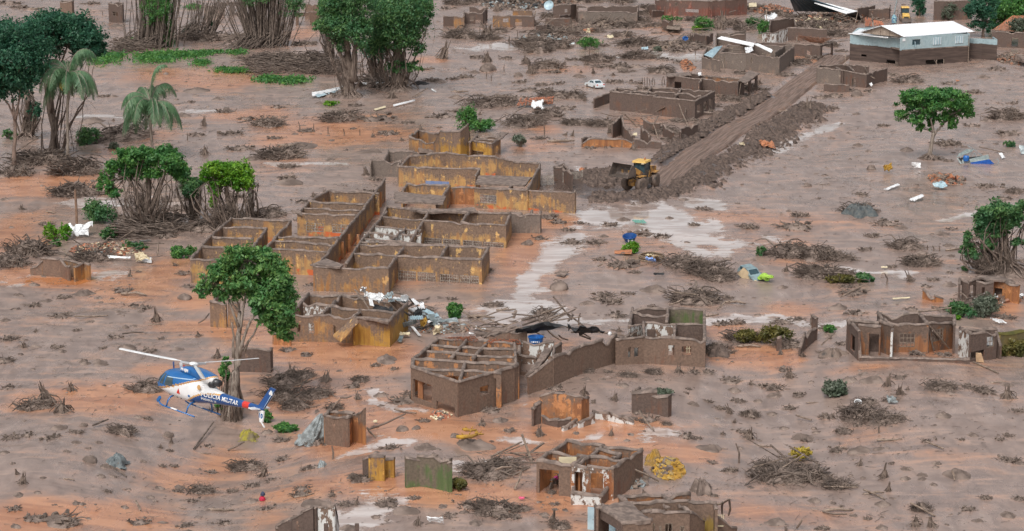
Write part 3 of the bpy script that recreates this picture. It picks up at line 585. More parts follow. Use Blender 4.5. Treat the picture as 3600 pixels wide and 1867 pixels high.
# the long school of roofless classrooms --------------------------------------------------------------------------------
school = ruin('ruined_school', 'long roofless ochre school of many roofless classrooms in the middle of the mud', 'b2', 2.75, [
  # back classrooms left of the passage
  ([(515, 97), (872, 122)],), ([(515, 97), (375, 180), (300, 262)],), ([(375, 180), (772, 196)],), ([(348, 224), (735, 244)],),
  ([(300, 262), (716, 276)], dict(o=[(.14, .44, .35, 1.45, 'g'), (.585, .89, .35, 1.45, 'g')], j=.08)),
  ([(915, 22), (790, 190), (700, 305), (610, 412), (480, 582)], dict(j=.1)),
  # far left rooms
  ([(-175, 297), (246, 318)],), ([(246, 318), (55, 525)],), ([(-175, 297), (-345, 440), (-462, 585)],), ([(-232, 357), (75, 372)],), ([(-305, 430), (-20, 446)],), ([(-375, 498), (-80, 512)],),
  ([(-462, 585), (-95, 598)], dict(m=1)), ([(75, 372), (-95, 590)],), 
  # rooms between
  ([(132, 428), (585, 441)], dict(j=.2)), ([(140, 456), (548, 486)], dict(j=.2)), ([(92, 514), (500, 536)],),
  # right hand side of the passage
  ([(930, 250), (840, 352), (740, 470), (640, 620)], dict(j=.1)), ([(905, 290), (1188, 312)],), ([(838, 352), (1172, 382)], dict(m=2)), ([(775, 402), (1168, 418, 2.6)], dict(m=2)),
  ([(758, 440), (1095, 470)], dict(m=2)), ([(742, 466), (1360, 494)],), ([(1192, 308), (1092, 472)],), ([(1062, 372), (960, 455)], dict(m=2)),
  ([(930, 215), (1240, 236)],), ([(1240, 234), (1190, 312)],), ([(930, 215), (890, 300)],),
  # right wing, back row
  ([(1240, 236), (1560, 250), (1812, 260)], dict(j=.2)), ([(1812, 260), (1775, 346)],), ([(1512, 258), (1460, 326)],),
  ([(1192, 312), (1465, 326), (1775, 346)], dict(j=.12, o=[(.03, .47, .2, 1.15, 'g'), (.51, .97, .2, 1.15, 'g')])),
  # right wing, front row
  ([(745, 486), (1365, 492), (1656, 506)],), ([(1656, 506), (1602, 592)], dict(j=.08)), ([(1362, 492), (1310, 574)],), ([(1050, 500), (940, 652)],),
  ([(688, 545), (1004, 566)], dict(o=[(.42, .68, .2, 1.2)])), ([(1004, 566), (1304, 576)], dict(j=.1, o=[(.03, .46, .3, 1.45, 'g'), (.49, .92, .3, 1.45, 'g')])),
  ([(1304, 576), (1602, 592)], dict(j=.1, o=[(.03, .46, .25, 1.4, 'g'), (.51, .95, .25, 1.4, 'g')])),
  ([(414, 640), (940, 655)], dict(m=3)), ([(414, 640), (480, 582)], dict(m=3)),
 ], [W_OCH, W_OCHW, W_WHT, W_OCH2], cat='school')
slab(school, 'b2', [(385, 625), (500, 585), (620, 625), (600, 648)], 2.85, .2)
slab(school, 'b2', [(985, 110), (1355, 140), (1330, 192), (985, 180)], 2.9, .2)
slab(school, 'b2', [(1095, 228), (1555, 226), (1575, 250), (1180, 256)], 2.85, .22, rough=.2)
slab(school, 'b2', [(250, 238), (310, 246), (330, 268), (262, 256)], 2.8, .15)
for px in ((728, 540, 440), (655, 540, 440), (616, 590, 470), (886, 220, 165)):       # passage pillars
    pa = at('b2', px[0] if px[0] != 655 else 664, px[1] if px[1] < 600 else 590); pa = pa - school.location
    mb = MB(); mb.box((pa.x, pa.y, 0.75), (0.32, 0.32, 2.6)); part('pillar', mb, W_ORG, school)
hall = ruin('ruined_hall', 'tall ochre hall with wavy broken back wall and blue panel behind the classrooms', 'e', 2.7, [
  ([(590, 392), (990, 345, 3.1), (1200, 380, 2.9), (1500, 388, 2.9), (1700, 440), (1962, 466)], dict(j=.16)), ([(590, 392), (492, 497)],),
  ([(492, 497), (1335, 522)], dict(j=.1)), ([(1972, 472), (1835, 742)], dict(j=.1)), ([(1290, 716, 2.6), (2332, 772, 2.6)], dict(j=.08, o=[(.05, .22, .7, 1.8, 'g')])),
  ([(2332, 772, 2.6), (2345, 748, 2.6)],), ([(1335, 522), (1290, 590)],), ([(575, 675, 2.4), (1020, 700, 2.4)],), ([(575, 675, 2.4), (520, 760, 2.2)],), ([(1020, 700, 2.4), (885, 900, 2.4)],),
  ([(1020, 705, 2.3), (1290, 712, 2.3)], dict(m=1)), ([(1680, 690, 2.6), (1640, 725, 2.6)],),
 ], [W_OCH, W_ORG], cat='ruined hall')
slab(hall, 'e', [(1330, 588), (1890, 602), (1812, 694), (1290, 672)], 2.75, .2)
mb = MB(); a = at('e', 765, 640, 1.15) - hall.location; b = at('e', 1020, 690, .75) - hall.location
mb.box(((a.x + b.x) / 2, (a.y + b.y) / 2 - .35, .75), (abs(b.x - a.x), .05, .75), Matrix.Rotation(math.atan2(at('e', 1335, 522, 2.7).y - at('e', 492, 497, 2.7).y, at('e', 1335, 522, 2.7).x - at('e', 492, 497, 2.7).x), 3, 'Z'))
part('blue_panel', mb, mat('faded_blue_panel', (0.13, 0.19, 0.36), (0.2, 0.24, 0.36), .6, dirt=.2), hall)
ruin('garden_wall', 'dark muddy wall corner standing left of the ochre hall', 'e', 2.3, [([(192, 425), (512, 432)],), ([(192, 425), (186, 440)],), ([(512, 432), (478, 492)],), ([(375, 335, 1.5), (640, 345, 1.5), (960, 358, 1.4)],), ([(375, 335, 1.5), (330, 428, 1.5)],)], [W_GRY], cat='wall')
back_house = ruin('ruined_house', 'small ochre ruin with one tall jagged gable behind the ochre hall', 'e', 2.4, [
  ([(690, 112, 2.0), (925, 152, 2.0)],), ([(690, 112, 2.0), (600, 188, 2.0)],), ([(600, 188, 2.0), (862, 250, 1.8)],),
  ([(925, 120, 4.2), (1130, 122, 4.2), (1212, 48, 4.9)], dict(m=1)), ([(1212, 48, 4.9), (1228, 200, 2.6)], dict(m=1)), ([(925, 120, 4.2), (860, 250, 2.0)],),
  ([(1232, 215), (1462, 252)], dict(m=1, o=[(.1, .65, .3, 1.0, 'w')])), ([(1310, 166), (1542, 180)],), ([(1310, 166), (1232, 240)],), ([(1462, 252), (1550, 180)], dict(o=[(.3, .8, 0, 1.5)])), ([(1290, 205), (1500, 215)],),
 ], [W_OCH2, W_MST])
slab(back_house, 'e', [(1542, 140), (1640, 130), (1560, 205), (1500, 195)], 2.3, .15)
slab(back_house, 'e', [(690, 296), (800, 280), (880, 330), (700, 325)], .7, .4)
slab(back_house, 'e', [(770, 270, 1.2), (915, 208, 2.0), (985, 285, 1.4), (880, 318, .6)], 1, .12, mats=None)
gate_post = ruin('gate_shed', 'small dark brown brick shed between the iron railings and loader', 'e', 2.0, [([(2125, 500), (2215, 530), (2310, 492)],), ([(2125, 500), (2220, 470), (2310, 492)],)], [W_BRN2], cat='shed')
annex = ruin('annex_wall', 'grey rendered wall end with a fallen tank beside the front classrooms', 'b3', 2.4, [([(-85, 262), (196, 268)],), ([(196, 268), (204, 250)],), ([(140, 264), (140, 246)],)], [W_GRY], cat='wall')
# the ochre block in front of the school ------------------------------------------------------------------------------
front_block = ruin('ruined_house', 'ochre roofless house with leaning stair slab and tin sheets heaped on top', 'b2', 2.7, [
  ([(375, 838), (605, 850), (775, 862)],), ([(605, 850), (470, 975)],), ([(375, 838), (225, 985)],), ([(545, 932), (745, 948)],), ([(745, 948), (690, 1000)],),
  ([(225, 985), (500, 988), (715, 998)], dict(o=[(.25, .33, .9, 1.7), (.53, .69, .8, 1.9, 'w'), ])), ([(725, 1006), (946, 1022)], dict(m=1, j=.06)), ([(946, 1022), (1075, 905)], dict(m=1)), ([(745, 948), (990, 968)],), ([(605, 850), (1070, 905)],), ([(725, 1006), (700, 1040, 2.3)], dict(m=1)),
  ([(345, 905), (570, 925)], dict(m=2)),
 ], [W_OCH2, W_MST, W_WHT])
slab(front_block, 'b2', [(728, 1000), (785, 1000), (945, 1016), (940, 1036)], 2.78, .22)
slab(front_block, 'b2', [(545, 1130, 1.0), (605, 1168, .8), (728, 1028, 2.9), (694, 998, 2.95)], 1, .18, W_OCH, name='stair_slab', rough=.04)
ruin('courtyard_wall', 'low ochre wall stub half hidden behind the big foreground tree', 'b1', 2.6, [([(1502, 892), (1700, 905)], dict(o=[(.55, .62, -1, 3)])), ([(1502, 892), (1560, 840)],)], [W_OCH2], cat='wall')
ruin('courtyard_wall', 'low brown wall stub right of the big foreground tree trunk', 'b2', 1.2, [([(125, 1112), (242, 1120)],), ([(125, 1112), (150, 1095)],)], [W_ORG], cat='wall')
ruin('brick_pier_wall', 'dark wall block with rounded corner beside the foreground tree trunk', 'c2', 2.2, [([(-120, 40), (95, 48)], dict(j=.2)), ([(-120, 40), (-95, 22)],), ([(95, 48), (110, 30)],)], [W_BRN2], cat='wall')
# brick house with exposed roof beams -----------------------------------------------------------------------------------
beam_house = ruin('ruined_house', 'brown roofless corner house with concrete ring beams and a hole in its wall', 'c2', 3.2, [
  ([(1112, 166), (1436, 272)], dict(m=1, j=.06, o=[(.04, .45, .5, 2.2), (.55, .95, -.4, .95)])), ([(1436, 272), (1830, 166), (1862, 148)], dict(m=1, j=.06, o=[(.38, .55, 1.5, 2.3)])), ([(1112, 166), (1118, 108)],),
  ([(1118, 110), (1862, 148)], dict(th=.3, o=[(.02, .98, -.9, 2.2)])), ([(1160, 175), (1740, 208)], dict(th=.2, o=[(.05, .95, -.9, 2.75)])), ([(1490, 125), (1450, 262)], dict(th=.2, o=[(.05, .95, -.9, 2.75)])),
  ([(1225, 60), (1840, 100)],), ([(1255, 18), (1835, 40)],), ([(1290, -32), (1660, -14), (1840, 0)],), ([(1290, -32), (1118, 110)],), ([(1500, -20), (1390, 100)],), ([(1640, 0), (1545, 110)],), ([(1840, 0), (1850, 148)],),
 ], [W_ORG, W_BRN], cat='ruined house')
boundary = ruin('boundary_wall', 'long muddy boundary wall running from the beam house to the grey house', 'c3', 2.6, [
  ([(120, 240, 1.6), (195, 180, 2.0), (290, 105, 2.6), (480, 20, 2.7), (640, -30, 2.7), (740, -60, 2.7)], dict(j=.2)), ([(740, -62, 2.6), (830, -78, 2.6)], dict(j=.2)), ([(290, 105, 2.6), (300, 20, 2.6), (345, 5)], dict(j=.3))], [W_BRN], cat='wall')
slab(boundary, 'c3', [(240, 28), (300, 22), (170, 195, 1.7), (95, 232, 1.4)], 2.5, .3, rough=.15)
ruin('ruined_shed', 'small shed under a sagging slab holding a blue water tank', 'b3', 2.2, [([(60, 1170), (290, 1180)], dict(m=1)), ([(60, 1170), (40, 1260, 2.0)],), ([(50, 1265, 1.9), (170, 1290, 1.7)], dict(o=[(.1, .9, .2, 1.5)])), ([(-180, 1090, 2.0), (100, 1110, 2.0)],)], [W_BRN, W_WHT], cat='shed')
# grey house with two white barred windows ------------------------------------------------------------------------------
grey_house = ruin('ruined_house', 'roofless brown house with two white barred windows beside the pale stream', 'b3', 2.7, [
  ([(858, 938), (1112, 946)],), ([(858, 938), (835, 1075)], dict(j=.1)), ([(835, 1075), (930, 1050)], dict(m=1)), ([(1112, 928), (1368, 950)], dict(m=2, j=.2)), ([(1112, 930), (1100, 1035)],), ([(1368, 950), (1372, 1160)], dict(j=.1)),
  ([(865, 975), (1100, 992)],), ([(935, 1036), (1160, 1052)], dict(m=1, o=[(.12, .40, 1.2, 2.1)])), ([(1160, 1050), (1372, 1060)],), ([(935, 1038), (942, 1132)],), ([(1160, 1050), (1155, 1140)],),
  ([(745, 1160, 2.5), (942, 1136), (1370, 1162)], dict(m=3, j=.1, o=[(.40, .50, .9, 1.9), (.62, .78, .9, 1.8)])),
 ], [W_BRN2, W_WHT, W_GRN, W_BRN])
for (x0, y0, x1, y1) in ((1010, 1172, 1105, 1240), (1200, 1178, 1303, 1252)):
    a = at('b3', x0, y1, .75) - grey_house.location; b = at('b3', x1, y1, .75) - grey_house.location; mb = MB(); a.y -= .28; b.y -= .28
    w = b - a; hh = 1.45
    for f in (0, .42, .58, 1): mb.bar(a + w * f, a + w * f + Vector((0, 0, hh if f in (.42, .58) else hh * .75)), .07)
    mb.bar(a + Vector((0, 0, hh * .75)), b + Vector((0, 0, hh * .75)), .07); mb.bar(a + w * .35 + Vector((0, 0, hh * .3)), a + w * .65 + Vector((0, 0, hh * .3)), .06); mb.bar(a + w * .3 + Vector((0, 0, hh)), a + w * .7 + Vector((0, 0, hh)), .05)
    part('window_bars', mb, M_CREAM, grey_house)
# right hand ruins ----------------------------------------------------------------------------------------------------
lattice_house = ruin('ruined_house', 'open fronted ruin with two dark lattice windows and orange inner walls', 'b4', 2.9, [
  ([(570, 1022), (650, 1098)], dict(m=1, o=[(.35, .75, .2, 1.8)])), ([(570, 1022), (785, 1040)],), ([(650, 1062, 2.8), (798, 1068, 2.8)], dict(o=[(.5, .97, -.5, 2.0)], m=2)), ([(785, 1030), (888, 1068)], dict(m=2)), ([(888, 1065), (882, 1085)], dict(m=3)),
  ([(785, 975), (1082, 978)],), ([(785, 975), (862, 1044)],), ([(862, 1044), (1135, 1048)], dict(m=2, o=[(.28, .68, .55, 1.9, 'l')])), ([(1082, 978), (1140, 1048)],),
  ([(1075, 978), (1326, 992)],), ([(1140, 1040), (1326, 1046, 2.5)], dict(m=2, o=[(.12, .55, .8, 2.0, 'l')])), ([(1326, 992), (1328, 1050)],),
  ([(655, 1290, .35), (1430, 1310, .35)], dict(m=4, j=.06)), ([(655, 1290, .35), (650, 1098, 2.7)], dict(m=4)),
 ], [W_BRN2, W_BRN2, W_ORGD, W_WHT, W_BRN2])
bath_house = ruin('ruined_house', 'small dark ruin with white tiled inner wall beside the mossy wall', 'b4', 2.8, [
  ([(1370, 1078), (1440, 1112)], dict(m=1)), ([(1390, 1080), (1622, 1086)], dict(j=.08)), ([(1440, 1115), (1622, 1098)], dict(o=[(.02, .55, .4, 1.1), (.62, .92, 1.2, 2.3, 'w')])), ([(1622, 1086), (1655, 1200, 1.4)],),
 ], [W_BRN2, W_WHT])
a = at('b4', 1445, 1198, 1.2) - bath_house.location; mb = MB(); mb.box((a.x + 1.15, a.y - .25, 1.75), (2.3, .06, 1.0)); part('tile_panel', mb, M_WHITE, bath_house)
moss = ruin('mossy_wall', 'ragged wall overgrown with yellow moss at the edge by the dark ruin', 'b4', 2.3, [([(1630, 1112), (1840, 1098)], dict(j=.45, th=.7)), ([(1630, 1112, 2.2), (1600, 1245, .6)], dict(j=.3, th=.6))], [W_MOSS], cat='wall', capm=L_OLIVE)
corner_ruin = ruin('ruined_house', 'low dark house with orange doorway below the mud draped tree', 'b4', 2.1, [
  ([(1365, 730), (1430, 742), (1560, 718), (1750, 752)], dict(o=[(.02, .3, -.5, 1.6)])), ([(1555, 718), (1600, 735), (1745, 752)], dict(m=1, o=[(.1, .5, -.5, 1.2)])), ([(1365, 730), (1362, 748)],), ([(1490, 745), (1600, 752)], dict(o=[(.3, .5, -.5, 1.5)])), ([(1700, 750), (1785, 770)], dict(m=1)), ([(1430, 735), (1400, 780, 1.2)],)], [W_BRN2, W_ORG])
slab(corner_ruin, 'b4', [(1480, 706), (1640, 706), (1750, 740), (1560, 742)], 2.2, .18)
ruin('broken_wall', 'short orange broken wall stub poking from mud near the low dark house', 'b4', .9, [([(1110, 812), (1190, 850, .7), (1240, 868, .4)], dict(j=.3))], [W_ORG], cat='wall')
ruin('broken_wall', 'jagged dark wall spur with mossy rubble left of the lattice ruin', 'b4', 2.0, [([(320, 985, 2.4), (345, 1010, 2.2)], dict(j=.3)), ([(340, 1080, 1.2), (260, 1120, 1.6), (225, 1220, .8)], dict(j=.4)), ([(90, 1140, 1.4), (70, 1150, 1.3)],)], [W_BRN2], cat='wall')
# foreground ruins --------------------------------------------------------------------------------------------------------
cube_house = ruin('ruined_hut', 'little roofless brown hut with two doorways beside a grey tarp', 'c2', 2.6, [
  ([(493, 510), (655, 528)], dict(m=1, j=.05)), ([(655, 528, 2.5), (690, 500, 2.4), (770, 465, 3.1)], dict(o=[(.05, .95, -.5, 2.2)] if False else [(.12, .9, -.5, 1.95, 'f')] if False else [])), ([(520, 478), (690, 492)],), ([(520, 478), (493, 510)],), ([(690, 492), (766, 465, 3.0)],)], [W_ORG, W_BRN], cat='ruined hut')
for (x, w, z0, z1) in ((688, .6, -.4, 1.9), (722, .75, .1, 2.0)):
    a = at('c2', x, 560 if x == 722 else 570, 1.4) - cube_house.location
    mb = MB(); mb.box((a.x, a.y - .1, (z0 + z1) / 2), (w, .08, z1 - z0), Matrix.Rotation(R(62), 3, 'Z')); part('door' if x == 688 else 'window', mb, M_DARKIN, cube_house)  # dark panels paint the shade of the two openings
orange_house = ruin('ruined_house', 'collapsed orange walled house with one dark doorway among stumps', 'c3', 2.6, [
  ([(205, 385, 2.3), (300, 342, 2.9), (490, 372, 2.7), (540, 370, 2.4)], dict(j=.15)), ([(205, 385, 2.3), (165, 435, 1.8), (150, 460, 1.6)], dict(m=1)), ([(490, 372, 2.7), (530, 480, .8)],),
  ([(200, 500, .8), (330, 545, .6), (460, 530, .6)], dict(m=1)), ([(365, 600, .3), (462, 530, .7)], dict(m=2)), ([(480, 560, .5), (580, 490, 1.0)], dict(m=2)), ([(580, 480, .7), (790, 520, .6), (860, 545, .4)], dict(m=2, j=.2))], [W_ORG, W_BRN2, W_WHT])
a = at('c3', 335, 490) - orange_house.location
mb = MB(); mb.box((a.x, a.y - .1, 1.0), (1.05, .5, 2.1)); part('doorway', mb, M_DARKIN, orange_house)  # solid dark box paints the shade inside the doorway
stump_hut = ruin('broken_wall', 'thick eroded mud wall stub with hanging roots by grey scrub', 'c3', 1.9, [([(885, 335), (1000, 342), (1095, 365)], dict(j=.3, th=.8)), ([(885, 335), (905, 322)],)], [W_BRN2], cat='wall')
low_house = ruin('ruined_house', 'roofless orange house with cream door and white rendered rooms in the foreground', 'c3', 2.6, [
  ([(392, 690), (650, 728), (922, 756)],), ([(392, 690), (185, 835)],), ([(922, 756), (716, 886)], dict(m=2)), ([(640, 728), (480, 855)],), ([(605, 750), (770, 778)],), ([(770, 778), (722, 800)],), ([(290, 770), (470, 790), (800, 825)],),
  ([(185, 835), (436, 862)], dict(m=2, o=[(.05, .60, -.5, 2.0)])), ([(436, 866), (545, 880), (716, 888)], dict(m=1, o=[(.1, .62, -.5, 2.1)])), ([(520, 800), (430, 862)],), ([(430, 1062, .9), (630, 1078, .9)], dict(m=3)), ([(430, 1062, .9), (440, 1030, .9)], dict(m=3)), ([(630, 1078, .9), (700, 1010, 1.0)], dict(m=2)),
 ], [W_ORG, W_ORGW, W_BRN, W_WHT])
a = at('c3', 395, 1030) - low_house.location
mb = MB(); mb.box((a.x, a.y - .05, 1.25), (1.4, .1, 2.7)); part('cream_door', mb, M_CREAM, low_house)
green_wall = ruin('green_wall', 'free standing slab of green mossy wall beside the heap of branches', 'c2', 2.6, [([(1078, 798), (1165, 790), (1275, 802), (1372, 825)], dict(j=.28, th=.4)), ([(1372, 825, 2.5), (1378, 838, 2.5)], dict(th=.35))], [W_GRN2], cat='wall')
ruin('broken_wall', 'leaning ochre wall fragment with a dark cross near the green wall', 'c2', 2.0, [([(812, 800), (908, 806)], dict(j=.1, m=1)), ([(770, 830, 1.4), (815, 800, 1.9)],), ([(915, 822, 1.5), (978, 810, 1.7)], dict(j=.25, m=1))], [W_BRN2, W_MST], cat='wall')
white_ruin = ruin('ruined_house', 'white flaked broken gable at the bottom beside three dark posts', 'c2', 2.4, [([(150, 1310, 1.0), (330, 1190, 2.6), (400, 1160, 3.0)], dict(m=1, j=.2)), ([(420, 1165, 2.8), (552, 1160, 3.1), (580, 1300, .8)], dict(j=.25)), ([(150, 1292, 1.2), (370, 1285, 1.2)], dict(j=.3)), ([(400, 1160, 2.9), (425, 1165, 2.9)], dict(m=1))], [W_WHT, W_BRN2])
for x in (240, 498, 718):
    a = at('c2', x, 1262 if x == 240 else 1285, 2.2) - white_ruin.location; mb = MB(); mb.box((a.x, a.y, a.z - 2), (.3, .3, 4)); part('post', mb, W_BRN2, white_ruin)
slab_house = ruin('ruined_house', 'muddy house with flat slab porch and blue doorway at the bottom edge', 'c3', 2.9, [
  ([(598, 1150), (790, 1275)], dict(m=1, o=[(.03, .97, -1, 2.3)])), ([(790, 1275), (990, 1262)],), ([(985, 1190), (1080, 1196), (1255, 1200)], dict(m=0, o=[(.03, .36, .6, 2.0, 'w'), (.66, .84, 1.0, 1.8, 'w')])), ([(985, 1190), (930, 1190)],), ([(850, 1140), (1255, 1122), (1445, 1140), (1455, 1180)], dict(m=4, j=.3)),
  ([(1070, 1125), (1110, 1160)],), ([(1190, 1130), (1255, 1190)],), ([(1255, 1195), (1360, 1235, 2.0)],), ([(765, 1092, 2.4), (1075, 1080, 2.4)], dict(m=3)), ([(1075, 1080, 2.4), (1262, 1072, 2.3)], dict(m=3)), ([(765, 1092, 2.4), (850, 1140)],), ([(1075, 1080, 2.4), (1130, 1115)],), ([(1360, 1240, 1.6), (1440, 1230, 1.8), (1590, 1300, .6)],), ([(610, 1180), (680, 1130)],)
 ], [W_BRN, W_BRN2, W_MOSS, W_ORG, W_MST2])
slab(slab_house, 'c3', [(625, 1150), (840, 1126), (992, 1258), (790, 1268)], 3.0, .3, rough=.12)
a = at('c3', 640, 1300, .6) - slab_house.location; mb = MB(); mb.box((a.x, a.y + .6, .7), (2.2, .08, 2.6), Matrix.Rotation(R(-20), 3, 'Z')); part('blue_shutter', mb, M_TEAL, slab_house)
mb = MB()
for i in range(9):
    p0 = at('c3', 1400 + i * 13, 1300, .1) - slab_house.location; mb.bar(p0, p0 + Vector((0, 0, .9)), .07)
mb.bar(at('c3', 1400, 1300, 1.0) - slab_house.location, at('c3', 1504, 1300, 1.0) - slab_house.location, .09); part('balustrade', mb, M_CREAM, slab_house)
# left: sunken cube by the orange pool
ruin('sunken_hut', 'sunken brown hut with rounded corners in a bright orange puddle', 'b1', 1.9, [([(222, 640, 1.0), (300, 582, 2.0), (430, 590, 2.0), (492, 640, 1.6)], dict(m=1, j=.1)), ([(300, 582, 2.0), (330, 575, 2.0), (470, 590, 2.0), (600, 610, 1.7)],), ([(532, 640, 1.7), (598, 608, 1.9), (636, 630, 1.7)],)], [W_OCH2, W_BRN], cat='ruined hut')
# the far street ---------------------------------------------------------------------------------------------------------
open_house = ruin('ruined_house', 'big roofless dark brown house of six open rooms left of the dirt road', 'a3', 3.0, [
  ([(700, 652), (1010, 680)], dict(j=.06)), ([(1010, 688), (1300, 718)], dict(j=.06)), ([(1010, 684), (1030, 676)],), ([(750, 628), (970, 645)],), ([(970, 620), (1190, 632), (1420, 650)],), ([(700, 652), (752, 626)],), ([(840, 660), (885, 638)],), ([(955, 668), (990, 622)],), ([(730, 642), (1160, 662), (1340, 680)],), ([(1165, 682), (1205, 630)],), ([(1300, 718), (1440, 648)], dict(j=.06, o=[(.1, .3, .6, 2.0), (.42, .6, .6, 2.0), (.7, .88, .6, 2.0)])), ([(1300, 790, .5), (1430, 800, .5)],),
 ], [W_BRN2])
row_house = ruin('ruined_house', 'long dark house with arched opening and jutting slab behind the open rooms', 'a3', 2.7, [
  ([(1105, 540), (1350, 562)], dict(o=[(.22, .42, .3, 1.9)])), ([(1350, 562), (1610, 580)], dict(j=.1)), ([(1110, 530), (1270, 522), (1420, 545)],), ([(1350, 562), (1330, 590)],), ([(1610, 580), (1745, 520)], dict(o=[(.3, .55, -.5, 1.9), (.66, .9, -.5, 1.9)])), ([(1380, 540), (1640, 560)], dict(m=1)), ([(1610, 580), (1605, 596)],)], [W_BRN2, W_ORG])
slab(row_house, 'a3', [(1095, 525), (1260, 515), (1280, 535), (1110, 545)], 2.8, .15)
slab(row_house, 'a3', [(1690, 500), (1765, 520), (1660, 592), (1615, 570)], 2.8, .15)
ruin('ruined_wall', 'low ruined compound wall with orange base above the wheel loader', 'a3', 1.6, [([(500, 985, 1.3), (870, 990, 1.3)], dict(m=1)), ([(500, 985, 1.3), (560, 965, 1.3)],), ([(870, 990, 1.3), (1060, 1010, 1.0)],), ([(715, 880, 2.2), (780, 830, 2.8), (800, 900, 1.9), (870, 960, 1.2)], dict(j=.3)), ([(920, 900, 2.0), (985, 960, 1.4)],), ([(1195, 920, 1.6), (1320, 885, 1.6)],), ([(1195, 920, 1.6), (1200, 935, 1.6)],), ([(1080, 890, 1.8), (1150, 945, 1.2)], dict(j=.3)), ([(585, 700, 1.6), (690, 665, 1.6)],), ([(940, 845, 1.8), (1050, 880, 1.5)], dict(j=.4))], [W_BRN2, W_ORG], cat='wall')
sheet_house = ruin('ruined_house', 'dark muddy house with long white roof sheets sliding off its top', 'u', 3.0, [
  ([(985, 625), (1300, 640), (1690, 690)], dict(o=[(.16, .21, 1.3, 2.5, 'w')])), ([(985, 625), (1080, 540)],), ([(1690, 690), (1870, 545)],), ([(1080, 535), (1870, 545)],), ([(780, 680, 2.2), (985, 720, 2.2)], dict(m=1)), ([(830, 560, 2.4), (1000, 560, 2.4)],), ([(780, 680, 2.2), (830, 560, 2.4)],), ([(1640, 620), (1755, 545)],), ([(950, 390, 2.4), (1110, 400, 2.4), (1290, 370, 2.6)], dict(o=[(.6, .85, .8, 1.8, 'w')])), ([(950, 390, 2.4), (940, 430, 2.4)],)], [W_GRY, W_GRY])
tile_house = ruin('ruined_house', 'dark house with a sunken rusty tile roof left of the white roofed building', 'u', 2.4, [
  ([(1420, 510, 2.4), (1770, 515, 2.4), (2180, 540, 2.4)], dict(o=[(.62, .72, .4, 1.4)])), ([(1595, 240, 3.2), (1875, 215, 3.2)],), ([(1595, 240, 3.2), (1580, 300, 3)],), ([(1875, 215, 3.2), (1890, 300, 2.8)],), ([(1500, 395, 2.4), (1645, 385, 2.4), (1790, 330, 2.8)], dict(m=1)), ([(2180, 540, 2.4), (2330, 500, 2.4)], dict(o=[(.15, .9, .1, 1.9)])), ([(1790, 330, 2.6), (2260, 350, 2.6)],)], [W_BRN2, W_WHT])
top_house = ruin('ruined_house', 'tall dark red brick house behind the earth draped stump', 'u', 3.6, [
  ([(220, -10), (345, 0), (380, 0)], dict(m=1)), ([(380, 0), (850, 12), (890, 20)], dict(m=1, j=.05, o=[(.16, .22, 2.2, 3.0, 'w'), (.42, .76, .9, 1.6)])), ([(1030, 0), (1305, -15)], dict(m=1)), ([(860, 10), (1040, 0)], dict(m=1)), ([(380, 0), (500, -60)], dict(m=1)), ([(1305, -15), (1250, -60)],)], [W_BRN, wallmat('red_brick_wall', (0.24, 0.10, 0.07), .6, 0, (0.10, 0.062, 0.05), (0.15, 0.09, 0.072))])
street_house = ruin('ruined_house', 'row of brown doorways and pillars behind grey pool at the far side', 't', 2.6, [
  ([(135, 205), (262, 208)], dict(m=1)), ([(262, 205), (262, 140, 2.8)],), ([(265, 160, 2.5), (500, 162, 2.5)], dict(o=[(.3, .52, .6, 1.6, 'l'), (.62, .9, -.5, 1.9, 'f')] if False else [(.3, .52, .6, 1.6, 'l'), (.62, .9, -.5, 1.9)])), ([(640, 205, 2.4), (860, 205, 2.4)], dict(m=1, o=[(.55, .9, .9, 1.8, 'w')])), ([(860, 205, 2.4), (1165, 208, 2.4)], dict(o=[(.2, .5, -.5, 1.7)])), ([(340, 92, 2.8), (560, 100, 2.8)],), ([(900, 130, 2.6), (1150, 140, 2.6)], dict(m=1)), ([(500, 162, 2.5), (560, 100, 2.6)],), ([(0, 210, 2.2), (130, 210, 2.2)],), ([(1165, 208, 2.4), (1150, 140, 2.6)],)], [W_BRN2, W_OCH2])
long_house = ruin('ruined_house', 'long low brown house with high slot window at the far side', 't', 2.8, [
  ([(1725, 78, 3.3), (2510, 78, 3.3)], dict(o=[(.02, .17, 2.3, 3.0)], j=.05)), ([(1740, 150, 2.6), (2500, 155, 2.6)], dict(m=1, j=.05)), ([(1640, 60, 3.4), (1720, 50, 3.4), (1725, 78, 3.3)],), ([(1420, 70, 3.0), (1640, 60, 3.2)], dict(o=[(.65, .82, 1.6, 2.4, 'w')])), ([(1320, 238, 1.8), (1640, 236, 1.8)],), ([(2510, 78, 3.3), (2520, 60, 3.3)],), ([(1740, 150, 2.6), (1735, 90, 2.8)],), ([(2505, 155, 2.6), (2512, 85, 3)],)], [W_BRN2, W_GRY])
for lab_, k_, w_ in (('broken dark wall row between the far doorways and the long low house', 't', [([(1200, 330, 1.6), (1330, 320, 2.2), (1420, 335, 1.2)],), ([(1500, 200, 2.4), (1640, 190, 1.4)],)]), ('stub walls on the far debris field before the brick house', 'u', [([(300, 250, 1.6), (420, 240, 2.2)],), ([(130, 60, 2.2), (215, 55, 2.8)],), ([(180, 130, 1.5), (330, 120, 1.2)],)]), ('low dark wall maze right of the far drum', 'u', [([(640, 400, 1.4), (820, 420, 2.0), (900, 400, 1.5)],), ([(1120, 420, 2.2), (1280, 410, 2.4)],)]), ('dark ruin shell behind the fallen roof', 'a4', [([(640, 60, 2.6), (760, 40, 2.2)],), ([(720, 70, 1.8), (860, 60, 2.4), (870, 40, 2.4)],)])):
    ruin('broken_wall', lab_, k_, 2, w_, [W_BRN2], cat='wall')
